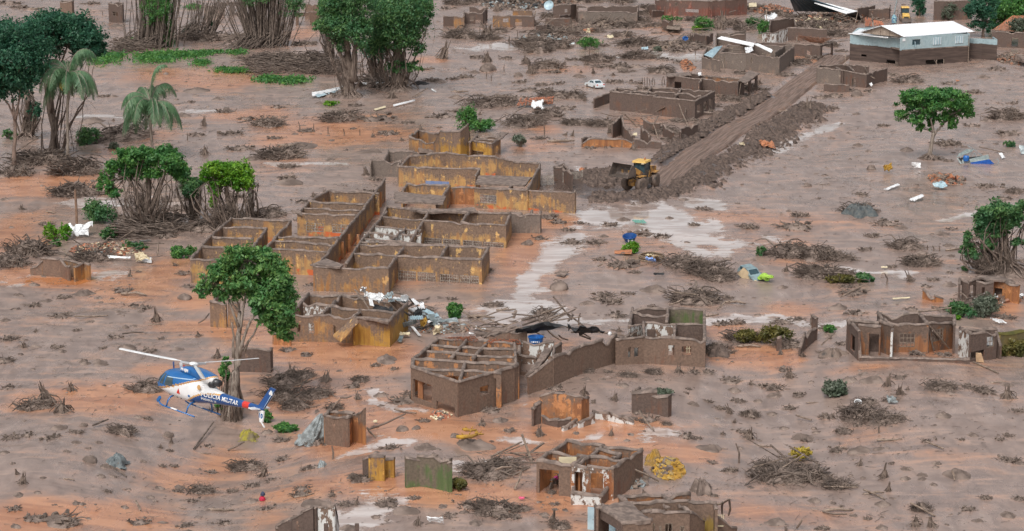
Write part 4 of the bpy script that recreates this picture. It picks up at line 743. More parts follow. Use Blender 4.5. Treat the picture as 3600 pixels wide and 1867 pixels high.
tower_hut = ruin('water_tower_hut', 'square brown tank tower with slotted opening in the far mud', 'a1', 3.2, [([(415, 60, 3.0), (508, 66, 3.0)], dict(o=[(.15, .5, 1.6, 2.4, 'l')])), ([(415, 60, 3.0), (432, 52, 3.0), (512, 55, 3.0)],), ([(508, 66, 3.0), (514, 55, 3.0)],), ([(432, 12, 5.0), (508, 12, 5.0)], dict(th=.3)), ([(432, 12, 5.0), (440, 5, 5.0), (522, 6, 5.0)],), ([(508, 12, 5.0), (522, 6, 5.0)],)], [W_BRN], cat='tower')
block_hut = ruin('ruined_hut', 'square dark red block hut with ivy corner in the far mud', 'a1', 4.0, [([(775, 25), (868, 35)], dict(o=[(.3, .7, 1.4, 2.4, 'w')])), ([(868, 35), (876, 20)],), ([(775, 25), (790, 14), (876, 20)],)], [W_BRN2], cat='ruined hut')
ruin('ruined_house', 'broken dark house with pale rubble behind the bamboo thickets', 'a1', 2.6, [([(1455, 42), (1560, 48)],), ([(1560, 20, 3.0), (1740, 10, 3.0)], dict(o=[(.2, .4, -.5, 2.2), (.6, .8, .5, 2.0)])), ([(1455, 42), (1470, 28)],)], [W_GRY])
ruin('ruined_house', 'tumbled brown house between bamboo thicket and broad green trees', 'a2', 2.8, [([(285, 90), (450, 85)], dict(o=[(.1, .6, -.5, 1.9)])), ([(350, 30, 3.2), (450, 30, 3.2)],), ([(450, 85), (452, 60)],), ([(285, 90), (300, 70)],)], [W_BRN])
low_court = ruin('ruined_house', 'low ruined courtyard house with broken trellis in front of the white roofed building', 'a4', 2.6, [
  ([(350, 480), (520, 500)], dict(m=1)), ([(350, 480), (372, 465), (560, 460), (715, 462)],), ([(520, 500), (700, 530, 2.4)], dict(o=[(.45, .6, -.5, 1.6, 'w')])), ([(485, 480), (532, 505)],), ([(700, 530, 2.4), (760, 500, 2.4), (845, 490, 2.2)],), ([(560, 460), (610, 500)],), ([(402, 598, 1.3), (575, 605, 1.3)],), ([(402, 598, 1.3), (410, 588, 1.3)],)], [W_BRN2, W_GRY])
ruin('ruined_house', 'dark brown house behind trees near the orange roof at the far edge', 'a4', 4.2, [([(1185, 8), (1440, 4)],), ([(1185, 8), (1200, -6)],), ([(1440, 4), (1450, -8)],)], [W_BRN2])
# the white roofed building ----------------------------------------------------------------------------------------------
W_BAND = None
def bandmat():
    m, nt, b = newmat('flood_banded_render'); N = NT(nt); tc = N.n('ShaderNodeTexCoord').outputs['Object']; sp = N.n('ShaderNodeSeparateXYZ'); N.l(tc, sp.inputs[0])
    n = N.noise(tc, .5, 5, .6); n2 = N.noise(tc, 2.2, 5, .65); n3 = N.noise(N.map(tc, (.3, .3, 3)), 1, 4)
    z = N.math('ADD', sp.outputs[2], N.math('MULTIPLY', N.math('SUBTRACT', n, .5), .5)); z = N.math('ADD', z, N.math('MULTIPLY', N.math('SUBTRACT', n2, .5), .2))
    cln = N.mix(N.range(n2, .3, .7), (0.275, 0.375, 0.405), (0.365, 0.47, 0.495)); cln = N.mix(N.range(n, .5, .7, 0, .5), cln, (0.38, 0.43, 0.43))
    mud = N.mix(N.range(n3, .35, .65), (0.062, 0.042, 0.035), (0.11, 0.076, 0.062))
    N.l(N.mix(N.range(z, 3.05, 3.2), mud, cln), b.inputs['Base Color']); b.inputs['Roughness'].default_value = .75; N.bump(n2, .3, .05, b); return m
W_BAND = bandmat()
white_b = ruin('white_roofed_building', 'grey building with white gabled roof and a brown flood band round its lower half', 'a4', 5.4, [
  ([(945, 268), (1432, 240)], dict(nocap=1, j=0, o=[(.16, .28, 3.9, 5.1), (.35, .70, -.9, 1.3, 'w')] if False else [(.165, .285, 4.0, 5.05), (.37, .65, -.9, .95)])),
  ([(590, 245, 5.0), (840, 262, 5.0)], dict(nocap=1, j=0, o=[(.32, .47, .9, 1.3)])), ([(840, 262, 5.0), (945, 272, 5.0)], dict(nocap=1, j=0, o=[(.1, .75, -.9, .75)])),
  ([(590, 245, 5.0), (640, 200, 5.4)], dict(nocap=1, j=0)), ([(640, 200, 5.4), (1320, 178, 5.4)], dict(nocap=1, j=0)), ([(1432, 240), (1320, 178, 5.4)], dict(nocap=1, j=0)),
  ([(1432, 272, 4.0), (1528, 276, 4.0), (1628, 280, 4.0)], dict(nocap=1, j=.04)), ([(1628, 280, 4.0), (1600, 262, 4.0)], dict(nocap=1, j=.04))], [W_BAND], cat='building')
def white_roof():
    L = white_b.location
    e0 = at('a4', 968, 262, 5.55) - L; e1 = at('a4', 1470, 224, 5.55) - L; r1 = at('a4', 1318, 150, 7.3) - L; r0 = at('a4', 806, 182, 7.3) - L
    n = (r0 - e0); bk0 = r0 + Vector((n.x, n.y, -n.z)); bk1 = r1 + Vector((n.x, n.y, -n.z))
    for k_, (a, b, c, d) in enumerate(((e0, e1, r1, r0), (r0, r1, bk1, bk0))):
        mb = MB(); V = []; F = []; N_ = 60
        for i in range(N_ + 1):
            p = a.lerp(b, i / N_); q = d.lerp(c, i / N_); w = 0.03 * (i % 2)
            V += [tuple(p + Vector((0, 0, w))), tuple(q + Vector((0, 0, w + (.004 if k_ else 0)))), tuple(p + Vector((0, 0, w - .08))), tuple(q + Vector((0, 0, w - .08)))]
        for i in range(N_): 
            s = i * 4; F += [(s, s + 4, s + 5, s + 1), (s + 3, s + 7, s + 6, s + 2), (s, s + 2, s + 6, s + 4), (s + 1, s + 5, s + 7, s + 3)]
        F += [(0, 1, 3, 2), (N_ * 4, N_ * 4 + 2, N_ * 4 + 3, N_ * 4 + 1)]
        mb.add(V, F); part('roof_sheet', mb, M_ROOFW, white_b)
    c3 = [at('a4', *p) - L for p in ((955, 268, 5.4), (1425, 241, 5.4), (1318, 182, 5.4), (650, 202, 5.4))]
    mb = MB(); mb.add([(v.x, v.y, 3.25) for v in c3] + [(v.x, v.y, 3.0) for v in c3], [(0, 1, 2, 3), (7, 6, 5, 4), (0, 4, 5, 1), (1, 5, 6, 2), (2, 6, 7, 3), (3, 7, 4, 0)]); part('shading_floor', mb, M_MUDD, white_b)  # unseen slab, added so the wall opening below reads dark
    # gable with its boarded truss
    g0 = e0 + (e1 - e0) * .03; gb = bk0 + (bk1 - bk0) * .03; gr = r0 + (r1 - r0) * .03
    mb = MB(); mb.add([tuple(g0 - Vector((0, 0, .2))), tuple(gb - Vector((0, 0, .2))), tuple(gr - Vector((0, 0, .12)))], [(0, 1, 2)]); d = (e1 - e0).normalized() * .2
    mb.add([tuple(Vector(v) + d) for v in (g0 - Vector((0, 0, .2)), gb - Vector((0, 0, .2)), gr - Vector((0, 0, .12)))], [(2, 1, 0)]); part('gable', mb, mat('bare_gable', (0.36, 0.29, 0.23), (0.27, 0.21, 0.165), .8, dirt=.2), white_b)
    for f in (.15, .35, .55, .75, .9):
        a = g0.lerp(gb, f); zt = 1.75 * (1 - abs(f - .5) * 2); mb = MB(); mb.bar(a - d * .3 - Vector((0, 0, .1)), a - d * .3 + Vector((0, 0, zt)), .12); part('truss_post', mb, M_WOOD, white_b)
    q = [at('a4', *p) - L for p in ((590, 240, 5.12), (650, 204, 5.12), (975, 258, 5.12), (950, 270, 5.12))]
    mb = MB(); mb.add([tuple(v) for v in q] + [tuple(v - Vector((0, 0, .1))) for v in q], [(0, 1, 2, 3), (7, 6, 5, 4), (0, 4, 5, 1), (1, 5, 6, 2), (2, 6, 7, 3), (3, 7, 4, 0)]); part('lean_to_roof', mb, M_ROOFW, white_b)
    # lean-to roof edge, gutter
    s = [at('a4', *p) - L for p in ((580, 238, 5.15), (845, 268, 5.1), (858, 262, 5.1), (955, 272, 5.1))]
    for a, b in zip(s[:-1], s[1:]): mb = MB(); mb.bar(a, b, .5, .14); part('fascia', mb, M_WHITE, white_b)
    # windows: two pale shutters, one open dark one, a small vent
    f0 = at('a4', 945, 268, 5.4) - L; f1 = at('a4', 1432, 240, 5.4) - L; t = Vector((f1.x - f0.x, f1.y - f0.y, 0)); Lw = t.length; t.normalize(); nn = Vector((t.y, -t.x, 0)); rot = Matrix.Rotation(math.atan2(t.y, t.x), 3, 'Z')
    for u in (.52, .845):
        p = Vector((f0.x, f0.y, 4.5)) + t * (u * Lw) + nn * .16; mb = MB(); mb.box(p, (1.75, .1, 1.35), rot); sh = part('window_shutter', mb, M_TEAL, white_b)
        mb = MB(); [mb.box(p + t * o + nn * .06, (.07, .06, 1.42), rot) for o in (-.85, -.3, .3, .85)]; part('shutter_batten', mb, M_WHITE, sh)
    p = Vector((f0.x, f0.y, 4.5)) + t * (.225 * Lw) - nn * .08; mb = MB(); mb.box(p, (1.75, .04, .98), rot); part('window_pane', mb, M_GLASS, white_b)
    mb = MB(); mb.box(Vector((f0.x, f0.y, 4.2)) + t * (.185 * Lw) + nn * .55, (.06, 1.0, .95), rot @ Matrix.Rotation(R(-28), 3, 'Z')); part('open_sash', mb, M_TEAL, white_b)
    p = Vector((f0.x, f0.y, 5.1)) + t * (.04 * Lw) + nn * .15; mb = MB(); mb.box(p, (.6, .1, .5), rot); part('vent', mb, M_WHITE, white_b)
    p = Vector((f0.x, f0.y, 2.2)) + t * (.985 * Lw) + nn * .3; mb = MB(); mb.bar(p - Vector((0, 0, 3)), p + Vector((0, 0, 3)), .12); part('downpipe', mb, M_WOOD, white_b)
    mb = MB()
    for f, q in ((.5, .2), (.55, -.3), (.62, .1)): p = Vector((f0.x, f0.y, 0)) + t * (f * Lw); mb.bar(p + nn * .5 - Vector((0, 0, .5)), p + t * q * 3 + Vector((0, 0, 1.0)), .12)
    part('broken_lath', mb, M_WOOD, white_b)
M_ROOFW = mat('white_roof', (0.82, 0.84, 0.86), (0.74, 0.77, 0.80), .45, scale=.4, bump=.05, dirt=.04, dirtcol=(.45, .4, .36))
white_roof()
LEAFN, LEAFS = 2.3, .68
# ------------------------------------------------------------------ trees, palms, bamboo, bushes
def leaf_cloud(blobs, n, size, seed, clump=30, fill=.5, droop=0.0, narrow=.5):
    n = int(n * LEAFN); size = size * LEAFS
    """leaf faces gathered in clumps over the outside of lumpy lobes (centre, rx, ry, rz)"""
    g = np.random.default_rng(seed); VV = []
    vol = np.array([b[1] * b[3] for b in blobs]); share = vol / vol.sum()
    for (c, rx, ry, rz), sh in zip(blobs, share):
        nc = max(6, int(n * sh / clump)); d = g.normal(size=(nc, 3)); d[:, 2] += .25; d /= np.linalg.norm(d, axis=1)[:, None]
        rad = fill + (1.08 - fill) * g.random(nc) ** .75; rad *= (1 + .25 * fbm(d[:, 0] * 2 + seed, d[:, 1] * 2 + d[:, 2], seed, 2))
        rad = rad * (1 + .28 * (g.random(nc) > .84)); cc = d * rad[:, None]
        k = g.normal(size=(nc, clump, 3)) * (.10 + .11 * g.random((nc, 1, 1))); P = (cc[:, None] + k) * np.array((rx, ry, rz)) + np.array(c)
        nrm = d[:, None] * .9 + g.normal(size=(nc, clump, 3)) * .75; nrm[..., 2] += .35
        P = P.reshape(-1, 3); nrm = nrm.reshape(-1, 3); nrm /= np.linalg.norm(nrm, axis=1)[:, None]
        a = np.cross(nrm, g.normal(size=nrm.shape)); a /= np.linalg.norm(a, axis=1)[:, None]
        if droop: a[:, 2] -= droop; a /= np.linalg.norm(a, axis=1)[:, None]
        b = np.cross(nrm, a); s = size * (.5 + .8 * g.random(len(P)))[:, None] * np.repeat(.7 + .6 * g.random(nc), clump)[:, None]
        VV.append(np.stack([P - a * s, P + b * s * narrow, P + a * s, P - b * s * narrow], 1))
    V = np.concatenate(VV).reshape(-1, 3); F = np.arange(len(V)).reshape(-1, 4)
    return V, F
def bent(a, b, g, sag=.1, n=5):
    a = Vector(a); b = Vector(b); L = (b - a).length; o = Vector(g.normal(size=3)) * L * sag
    return [a.lerp(b, i / n) + o * math.sin(math.pi * i / n) + Vector(g.normal(size=3)) * L * .02 for i in range(n + 1)]
def crown_blobs(k, Y, blobs, root):
    out = []
    for i, (x, y, rw, rh) in enumerate(blobs):
        p = on_depth(k, x, y, Y + (0.6 * rw * (((i * 37) % 10) / 10 - .5)) * mpp(k, on_depth(k, x, y, Y)) * 2); q = mpp(k, p)
        out.append((tuple(p - root.location), rw * q, rw * q * .9, rh * q))
    return out
def tree(name, label, k, base, trunks, blobs, leaf, n=5000, size=.3, seed=1, bark=None, cat='tree', strands=0, droop=0.0, group=None, dead=None, fill=.55, mound=0, twigs=60):
    """base: picture pixel of the foot; trunks: [([pixels from the foot up], r0, r1)] in pixels; blobs: crown lobes (x, y, half width, half height)"""
    b = at(k, *base); root = thing(name, label, cat, b, 0, group); q = mpp(k, b); g = np.random.default_rng(seed)
    Y = b.y; BUILD.append((root, [b]))
    for pts, r0, r1 in trunks:
        P = []
        for i, (x, y) in enumerate(pts):
            p = on_depth(k, x, y, Y + (g.normal() * .5 if i else 0)) - root.location; P.append(p)
        P[0] = P[0] - Vector((0, 0, .5)); D = []
        for i in range(len(P) - 1):
            for j in range(3): D.append(P[i].lerp(P[i + 1], j / 3) + Vector(g.normal(size=3)) * .06)
        D.append(P[-1]); rr = np.linspace(r0, r1, len(D)) * q; rr[0] *= 1.5; rr[1] *= 1.15
        mb = MB(); mb.tube(D, list(rr), 8); part('trunk' if r0 >= 9 else 'limb', mb, bark or M_BARK, root, True)
    B = crown_blobs(k, Y, blobs, root)
    if twigs and blobs:
        mb = MB(); tips = [on_depth(k, *t[0][-1], Y) - root.location for t in trunks]
        for i in range(twigs):
            c, rx, ry, rz = B[i % len(B)]; c = Vector(c); t = min(tips, key=lambda v: (v - c).length); d = Vector(g.normal(size=3)); d.normalize()
            mb.tube(bent(t, c + Vector((d.x * rx, d.y * ry, d.z * rz)) * .8, g, .08, 4), [.09, .07, .05, .035, .02], 4, cap=False)
        part('branches', mb, bark or M_BARK, root, kind='stuff')
    if blobs: V, F = leaf_cloud(B, n, size, seed, droop=droop, fill=fill); part('crown', npmesh('crown', V, F), leaf, root)
    if strands:
        mb = MB(); lo = min(B, key=lambda v: v[0][2]) if B else None
        for i in range(int(strands * .6)):
            c, rx, ry, rz = B[int(g.integers(len(B)))]; t = g.random() * 6.28; r = g.random() ** .5
            a = Vector((c[0] + rx * r * math.cos(t) * .9, c[1] + ry * r * math.sin(t) * .9, c[2] - rz * (.2 + .6 * g.random())))
            if i % 5 < 2:
                f = Vector((a.x * .16 + g.normal() * .35, a.y * .16 + g.normal() * .35, -.2)); mb.tube(bent(f, a, g, .17, 5), [.17, .15, .12, .09, .06, .03], 5, cap=False)
            elif i % 5 < 4:
                s = .25 + .55 * g.random(); f = Vector((a.x * .8 + g.normal() * .5, a.y * .8 + g.normal() * .5, a.z * (1 - s))); mb.tube(bent(a, f, g, .14, 4), [.03, .035, .03, .02, .012], 4, cap=False)
            else:
                f = Vector((a.x * .55 + g.normal() * .6, a.y * .55 + g.normal() * .6, -.1)); a = a.lerp(f, .35 + .3 * g.random()); mb.tube(bent(a, f, g, .16, 4), [.03, .05, .06, .05, .04], 4, cap=False)
        if len(B) > 1:                                         # haze of dead twigs hanging under the crown
            cx = sum(b_[0][0] for b_ in B) / len(B); zz = min(b_[0][2] for b_ in B) * .62; rw = max(abs(b_[0][0] - cx) + b_[1] * .6 for b_ in B); V, F = leaf_cloud([((cx, 0, zz), rw * .7, rw * .6, zz * .75), ((cx * .7, 0, zz * .5), rw * .5, rw * .5, zz * .6)], strands * 7, .8, seed + 5, fill=.1, droop=.9, narrow=.045); part('dead_twigs', npmesh('dead_twigs', V, F), M_TWIG, root, kind='stuff')
        part('hanging_roots', mb, M_BARK, root, kind='stuff')
    if mound:
        mb = MB(); w = mound * q; V = []; F = []; nr, ns = 6, 22
        for i in range(nr + 1):
            for j in range(ns):
                t = 6.283 * j / ns; r = w * i / nr; z = w * .28 * (1 - (i / nr) ** 1.5) * (.7 + .6 * vnoise(math.cos(t) * 2 + 5, math.sin(t) * 2 + i * .5, seed)) - .12 * (i == nr) * 3
                V.append((r * math.cos(t), r * math.sin(t), float(z)))
        for i in range(nr):
            for j in range(ns): F.append((i * ns + j, i * ns + (j + 1) % ns, (i + 1) * ns + (j + 1) % ns, (i + 1) * ns + j))
        mb.add(V, F)
        for i in range(40):
            t = g.random() * 6.28; L = w * (.6 + .7 * g.random()); mb.tube(bent((math.cos(t) * .2, math.sin(t) * .2, w * .5), (math.cos(t) * L, math.sin(t) * L, 0), g, .1, 4), [.12, .1, .08, .06, .04], 5, cap=False)
        part('root_mound', mb, M_MUDD, root, True)
    return root
DG = 'trees standing in the mud at the edge of the village'
# dark trees on the left edge
tree('broad_tree', 'tall dark green tree on pale bare trunk at the far side, cropped by the frame', 'a1', (98, 1180), [([(98, 1180), (105, 1000), (108, 830), (95, 760)], 15, 10), ([(108, 830), (60, 740), (20, 690)], 8, 4), ([(108, 830), (90, 700), (60, 600)], 8, 4), ([(108, 830), (135, 700), (140, 600)], 8, 4)],
     [(30, 430, 190, 130), (150, 330, 190, 130), (60, 250, 200, 110), (-80, 330, 180, 140), (60, 560, 150, 110), (180, 470, 120, 110), (130, 570, 120, 80), (220, 380, 110, 90), (10, 640, 110, 50), (-60, 560, 130, 120)], L_DARK, 13000, .34, 11, mat('bare_tan_bark', (.24, .165, .13), (.15, .105, .085), .8, scale=2, stretch=(2, 2, .4), bump=.4), droop=.25)
tree('broad_tree', 'dark green tree with forked trunk and spreading flat crown behind the tall palm', 'a1', (375, 1085), [([(375, 1085), (385, 930), (360, 780), (345, 620), (330, 540)], 26, 13), ([(345, 620), (420, 480), (480, 330)], 9, 6), ([(345, 620), (300, 540), (270, 470)], 9, 5), ([(360, 780), (395, 560), (400, 380)], 8, 4)],
     [(300, 180, 130, 85), (420, 170, 130, 75), (540, 200, 120, 90), (620, 290, 110, 90), (440, 270, 110, 60), (330, 300, 110, 100), (690, 340, 60, 60), (580, 330, 80, 70)], L_DARK, 11000, .34, 12, droop=.25, strands=40, mound=70)
tree('mud_draped_tree', 'mud caked trunk wrapped in dead vines under the dark crowns', 'a1', (185, 985), [([(185, 985), (185, 850), (195, 720), (170, 620)], 32, 14)], [(245, 780, 45, 60), (190, 640, 60, 60)], L_DARK, 900, .3, 13, strands=70, mound=80)
def palm(name, label, k, base, top, nf, L, seed, dead=0):
    b = at(k, *base); root = thing(name, label, 'palm', b); g = np.random.default_rng(seed); BUILD.append((root, [b]))
    t = on_depth(k, *top, b.y) - b; mb = MB(); P = [Vector((0, 0, -.4)).lerp(t, i / 8) + Vector((.08 * math.sin(i), 0, 0)) for i in range(9)]
    mb.tube(P, [.26, .24, .22, .21, .2, .2, .22, .26, .2], 9); part('trunk', mb, M_BARKL, root, True)
    mb = MB()
    for i in range(14): a = g.random() * 6.28; mb.tube([t + Vector((0, 0, .2)), t + Vector((math.cos(a) * .5, math.sin(a) * .5, -.2)), t + Vector((math.cos(a) * .45, math.sin(a) * .45, -1.6 - g.random()))], [.07, .06, .03], 4)
    part('dead_sheaths', mb, M_TWIG, root)
    for f in range(nf):
        a = 2 * math.pi * f / nf * 1.618 * 1.0 + g.random() * .4; el = R(80 - 75 * (f / nf) ** .8 + g.normal() * 5); Lf = L * (.85 + .3 * g.random()) * 1.15
        d = Vector((math.cos(a) * math.cos(el), math.sin(a) * math.cos(el), math.sin(el))); pts = []; p = Vector(t) + Vector((0, 0, .2)); n = 14
        for i in range(n + 1):
            pts.append(p.copy()); p = p + d * (Lf / n); d = (d + Vector((0, 0, -.16 - .022 * i))).normalized()
        V = []; F = []
        for i in range(1, n + 1):
            T = (pts[i] - pts[i - 1]).normalized(); S = T.cross(Vector((0, 0, 1)));
            if S.length < .05: S = Vector((math.sin(a), -math.cos(a), 0))
            S.normalize(); ll = L * .30 * math.sin(math.pi * min(.97, .12 + .88 * i / n)) ** .6
            for sd in (-1, 1):
                for r_ in range(8):
                    o = pts[i - 1].lerp(pts[i], r_ / 8); ll2 = ll * (.7 + .6 * g.random()); e = o + S * sd * ll2 * (.25 + .35 * g.random()) + T * ll2 * .2 + Vector((0, 0, -ll2 * (.8 + .4 * g.random()))); m = (o + e) / 2 + S * sd * ll * .18 + Vector((0, 0, .05)); w = T * .034
                    s = len(V); V += [o - w, o + w, m + w, m - w, e]; F += [(s, s + 1, s + 2, s + 3), (s + 3, s + 2, s + 4)]
        mb = MB(); mb.add([tuple(v) for v in V], F, 0); mb.tube(pts, list(np.linspace(.06, .02, len(pts))), 4, 1)
        part('frond', mb, [L_PALM, M_BARKL], root)
    return root
pm = palm('palm_tree', 'tall palm with drooping fronds and one yellow spathe among the dark trees', 'a1', (475, 1150), (488, 540), 22, 5.8, 5)
mb = MB(); p = on_depth('a1', 440, 600, at('a1', 475, 1150).y) - pm.location; mb.lathe([(.05, -.9), (.38, -.4), (.42, .2), (.15, .75)], 8, p); part('flower_spathe', mb, mat('yellow_spathe', (.6, .48, .08), (.45, .34, .06), .6), pm)
palm('palm_tree', 'shorter grey green palm standing free behind the bright green round tree', 'a1', (1083, 1130), (1070, 745), 24, 6.0, 8)
# bamboo thickets along the far bank
def bamboo(label, k, base, bw, top, tw, n, leaves, seed, nl, fan=.6, leafm=None):
    b = at(k, *base); root = thing('bamboo_thicket', label, 'bamboo', b, 0, 'bamboo thickets on the bank'); g = np.random.default_rng(seed); q = mpp(k, b); mb = MB(); BUILD.append((root, [b]))
    for i in range(n):
        u = g.normal() * .42; x0 = base[0] + bw * u; a = Vector((bw * u * q, g.normal() * bw * q * .35, -.3)); tp = on_depth(k, top[0] + tw * u * 1.1 + g.normal() * tw * .12, top[1] + g.random() * 60, b.y) - b; tp.y += g.normal() * 1.5
        mb.tube([a, a.lerp(tp, .35) + Vector((g.normal() * .15, 0, 0)), a.lerp(tp, .7) + Vector((g.normal() * .2, 0, 0)), tp], [.13, .09, .07, .05], 5, cap=False)
    for i in range(n):                                         # skirts of fallen canes combed over by the flow
        u = g.normal() * .5; a = Vector((bw * u * q, g.normal() * .8, 1.5 + 2 * g.random())); f = a + Vector((-(1.5 + 4 * g.random()) * (1 if fan > 0 else -1), -1 - 5 * g.random(), -a.z + .1)); mb.tube(bent(a, f, g, .06, 3), [.07, .07, .06, .04], 4, cap=False)
    part('canes', mb, M_TWIG, root, kind='stuff'); B = crown_blobs(k, b.y, leaves, root)
    V, F = leaf_cloud(B, nl, .34, seed, droop=.4, narrow=.3); part('foliage', npmesh('foliage', V, F), leafm or L_MID, root); return root
bamboo('upright bamboo column with bright green top nearest the dark left trees', 'a1', (1105, 330), 160, (1130, -160), 190, 150, [(1110, 60, 100, 80), (1120, -60, 130, 90), (1190, 90, 35, 130), (1080, 130, 50, 40), (1190, 280, 60, 60)], 3, 4200, leafm=L_BUSH)
bamboo('wide brown bamboo fan with little green, second along the bank', 'a2', (70, 325), 170, (60, -200), 330, 190, [(-20, -20, 120, 60), (120, -60, 120, 70), (250, 60, 90, 60), (290, 20, 60, 60)], 4, 2600)
bamboo('bare dead bamboo fan far behind between huts and thickets', 'a1', (1430, 270), 120, (1500, -40), 190, 60, [(1500, 180, 20, 30), (1340, 230, 60, 45)], 6, 400, leafm=L_DARK)
# big trees at centre top
tree('broad_tree', 'light green tree with bare white twigs above mud caked trunks at the far bank', 'a2', (665, 690), [([(665, 690), (655, 540), (650, 400), (640, 250), (620, 120)], 48, 12), ([(690, 560), (700, 420), (715, 290), (740, 180)], 26, 10), ([(655, 480), (600, 380), (560, 300)], 12, 6)],
     [(620, 200, 100, 90), (690, 130, 110, 100), (560, 170, 110, 70), (740, 230, 90, 90), (610, 300, 70, 60), (680, 10, 150, 100), (520, 60, 70, 100), (490, 180, 60, 40)], L_MID, 9000, .33, 21, strands=40, mound=110)
tree('dead_limbs', 'bare silvery dead branches rising above the light green tree', 'a2', (650, 640), [([(650, 640), (630, 300), (612, 120), (600, -30)], 7, 3), ([(620, 180), (600, 110), (585, 90)], 4, 2), ([(640, 300), (655, 110), (650, -20)], 5, 2), ([(700, 300), (735, 120), (740, 20)], 5, 2), ([(720, 200), (765, 100), (760, 10)], 4, 2), ([(735, 150), (700, 60), (690, -30)], 4, 2), ([(830, 120), (850, 40), (835, -30)], 4, 2), ([(740, 190), (830, 120)], 4, 3)], [], L_MID, 0, .3, 22, mat('silver_bark', (.42, .40, .37), (.3, .28, .26), .8, scale=3), twigs=0)
tree('broad_tree', 'biggest dark leafy tree with yellowing sprays and splayed root skirt at the far bank', 'a2', (1005, 640), [([(1005, 640), (1000, 500), (1010, 380), (1000, 250), (990, 120)], 52, 16), ([(1040, 560), (1050, 420), (1060, 300), (1080, 180)], 22, 10), ([(1000, 470), (950, 380), (900, 300)], 10, 6)],
     [(1000, 100, 170, 120), (1090, 170, 130, 120), (900, 200, 110, 110), (1010, 260, 150, 90), (1090, 40, 160, 100), (850, 330, 80, 70), (1160, 340, 55, 45), (940, 20, 150, 100), (1200, 100, 70, 80), (1010, 480, 70, 45), (1120, 480, 60, 40), (850, 180, 60, 50)], L_MID, 15000, .36, 23, strands=80, mound=130, droop=.2)
tree('broad_tree', 'slim bright green tree leaning over combed canes behind the light green one', 'a2', (540, 440), [([(540, 440), (530, 330), (520, 240)], 26, 9)], [(500, 170, 70, 45), (470, 190, 60, 40), (510, 40, 60, 100), (560, 150, 50, 50)], L_BUSH, 2600, .33, 24, strands=60, mound=60)
tree('mud_draped_tree', 'stand of mud caked trunks and hanging vines between the two biggest far trees', 'a2', (850, 560), [([(820, 560), (830, 440), (840, 330)], 30, 14), ([(880, 570), (885, 430), (890, 320)], 26, 12)], [(850, 340, 90, 60)], L_DARK, 1500, .3, 25, strands=110, mound=90)
# rounded trees left of the school
tree('round_tree', 'bright green round crowned tree over a skirt of muddy dead branches, left of the school', 'a1', (1060, 1640), [([(1060, 1640), (1050, 1480), (1060, 1330), (1050, 1200)], 34, 14), ([(1040, 1480), (960, 1340), (900, 1260)], 14, 6), ([(1070, 1480), (1140, 1340), (1180, 1220)], 14, 6)],
     [(960, 1110, 100, 60), (1060, 1130, 90, 70), (1180, 1100, 80, 60), (1230, 1150, 90, 70), (900, 1160, 60, 50), (1000, 1200, 80, 60), (800, 1190, 55, 45), (900, 1230, 60, 50), (1260, 1210, 55, 50), (760, 1300, 60, 55), (1090, 1230, 60, 50), (1290, 1270, 40, 40), (800, 1370, 50, 40)], L_BUSH, 9000, .28, 31, strands=100, mound=120)
tree('round_tree', 'yellow green round tree with clipped looking lobes, beside the school corner', 'a1', (1640, 1640), [([(1640, 1640), (1640, 1500), (1620, 1400), (1600, 1280)], 30, 12), ([(1640, 1500), (1700, 1360), (1720, 1260)], 12, 6)],
     [(1530, 1210, 85, 50), (1690, 1220, 100, 60), (1610, 1270, 80, 45), (1740, 1290, 60, 50), (1550, 1300, 50, 40), (1530, 1350, 40, 50), (1520, 1440, 25, 40), (1470, 1260, 40, 40), (1700, 1310, 60, 40)], L_LITE, 6000, .27, 32, strands=110, mound=120)
tree('round_tree', 'sparse dark bush tree wedged between the two round crowned trees', 'a1', (1400, 1560), [([(1400, 1560), (1400, 1440), (1380, 1340)], 14, 6)], [(1360, 1340, 70, 60), (1300, 1240, 50, 45), (1420, 1290, 40, 30)], L_MID, 1500, .27, 33, strands=60)
tree('mud_draped_tree', 'leafless mud grey thicket close against the school corner', 'a1', (1800, 1560), [([(1790, 1560), (1800, 1400), (1810, 1260)], 9, 4), ([(1790, 1480), (1830, 1380), (1840, 1300)], 7, 3), ([(1790, 1500), (1750, 1400), (1770, 1330)], 7, 3)], [(1790, 1330, 40, 70)], L_GREY, 120, .2, 34, strands=50, twigs=40)
# the near tree beside the helicopter
tree('foreground_tree', 'large green foreground tree with pale forked limbs, behind the helicopter', 'c1', (1650, 530), [([(1650, 530), (1660, 350), (1690, 150), (1690, -40), (1705, -230)], 46, 11), ([(1690, -160), (1620, -330), (1590, -470), (1560, -530)], 9, 4), ([(1700, -100), (1750, -330), (1760, -500), (1740, -600)], 10, 4), ([(1690, 60), (1760, -110), (1830, -250), (1900, -330)], 13, 5), ([(1660, 60), (1660, -60), (1650, -150)], 10, 5), ([(1740, 20), (1830, -130), (1950, -200)], 8, 4)],
     [(1700, -640, 110, 60), (1830, -620, 110, 70), (1620, -560, 90, 70), (1560, -480, 90, 70), (1780, -530, 140, 80), (1920, -540, 110, 90), (1980, -440, 110, 100), (1830, -400, 140, 80), (2040, -330, 80, 90), (1900, -300, 130, 80), (1700, -430, 110, 60), (1480, -420, 70, 60), (1440, -370, 50, 40), (2010, -220, 90, 80), (2060, -140, 50, 70), (1900, -200, 80, 60), (1980, -110, 60, 60), (2030, -60, 60, 50), (1560, -350, 60, 50), (1650, -340, 60, 45), (1830, -250, 60, 40)], L_FORE, 11500, .27, 41, M_BARKL, droop=.15, fill=.35, twigs=110, strands=0)
ft = bpy.data.objects['foreground_tree']
g_ = np.random.default_rng(77); q_ = mpp('c1', at('c1', 1650, 530)); mb = MB()
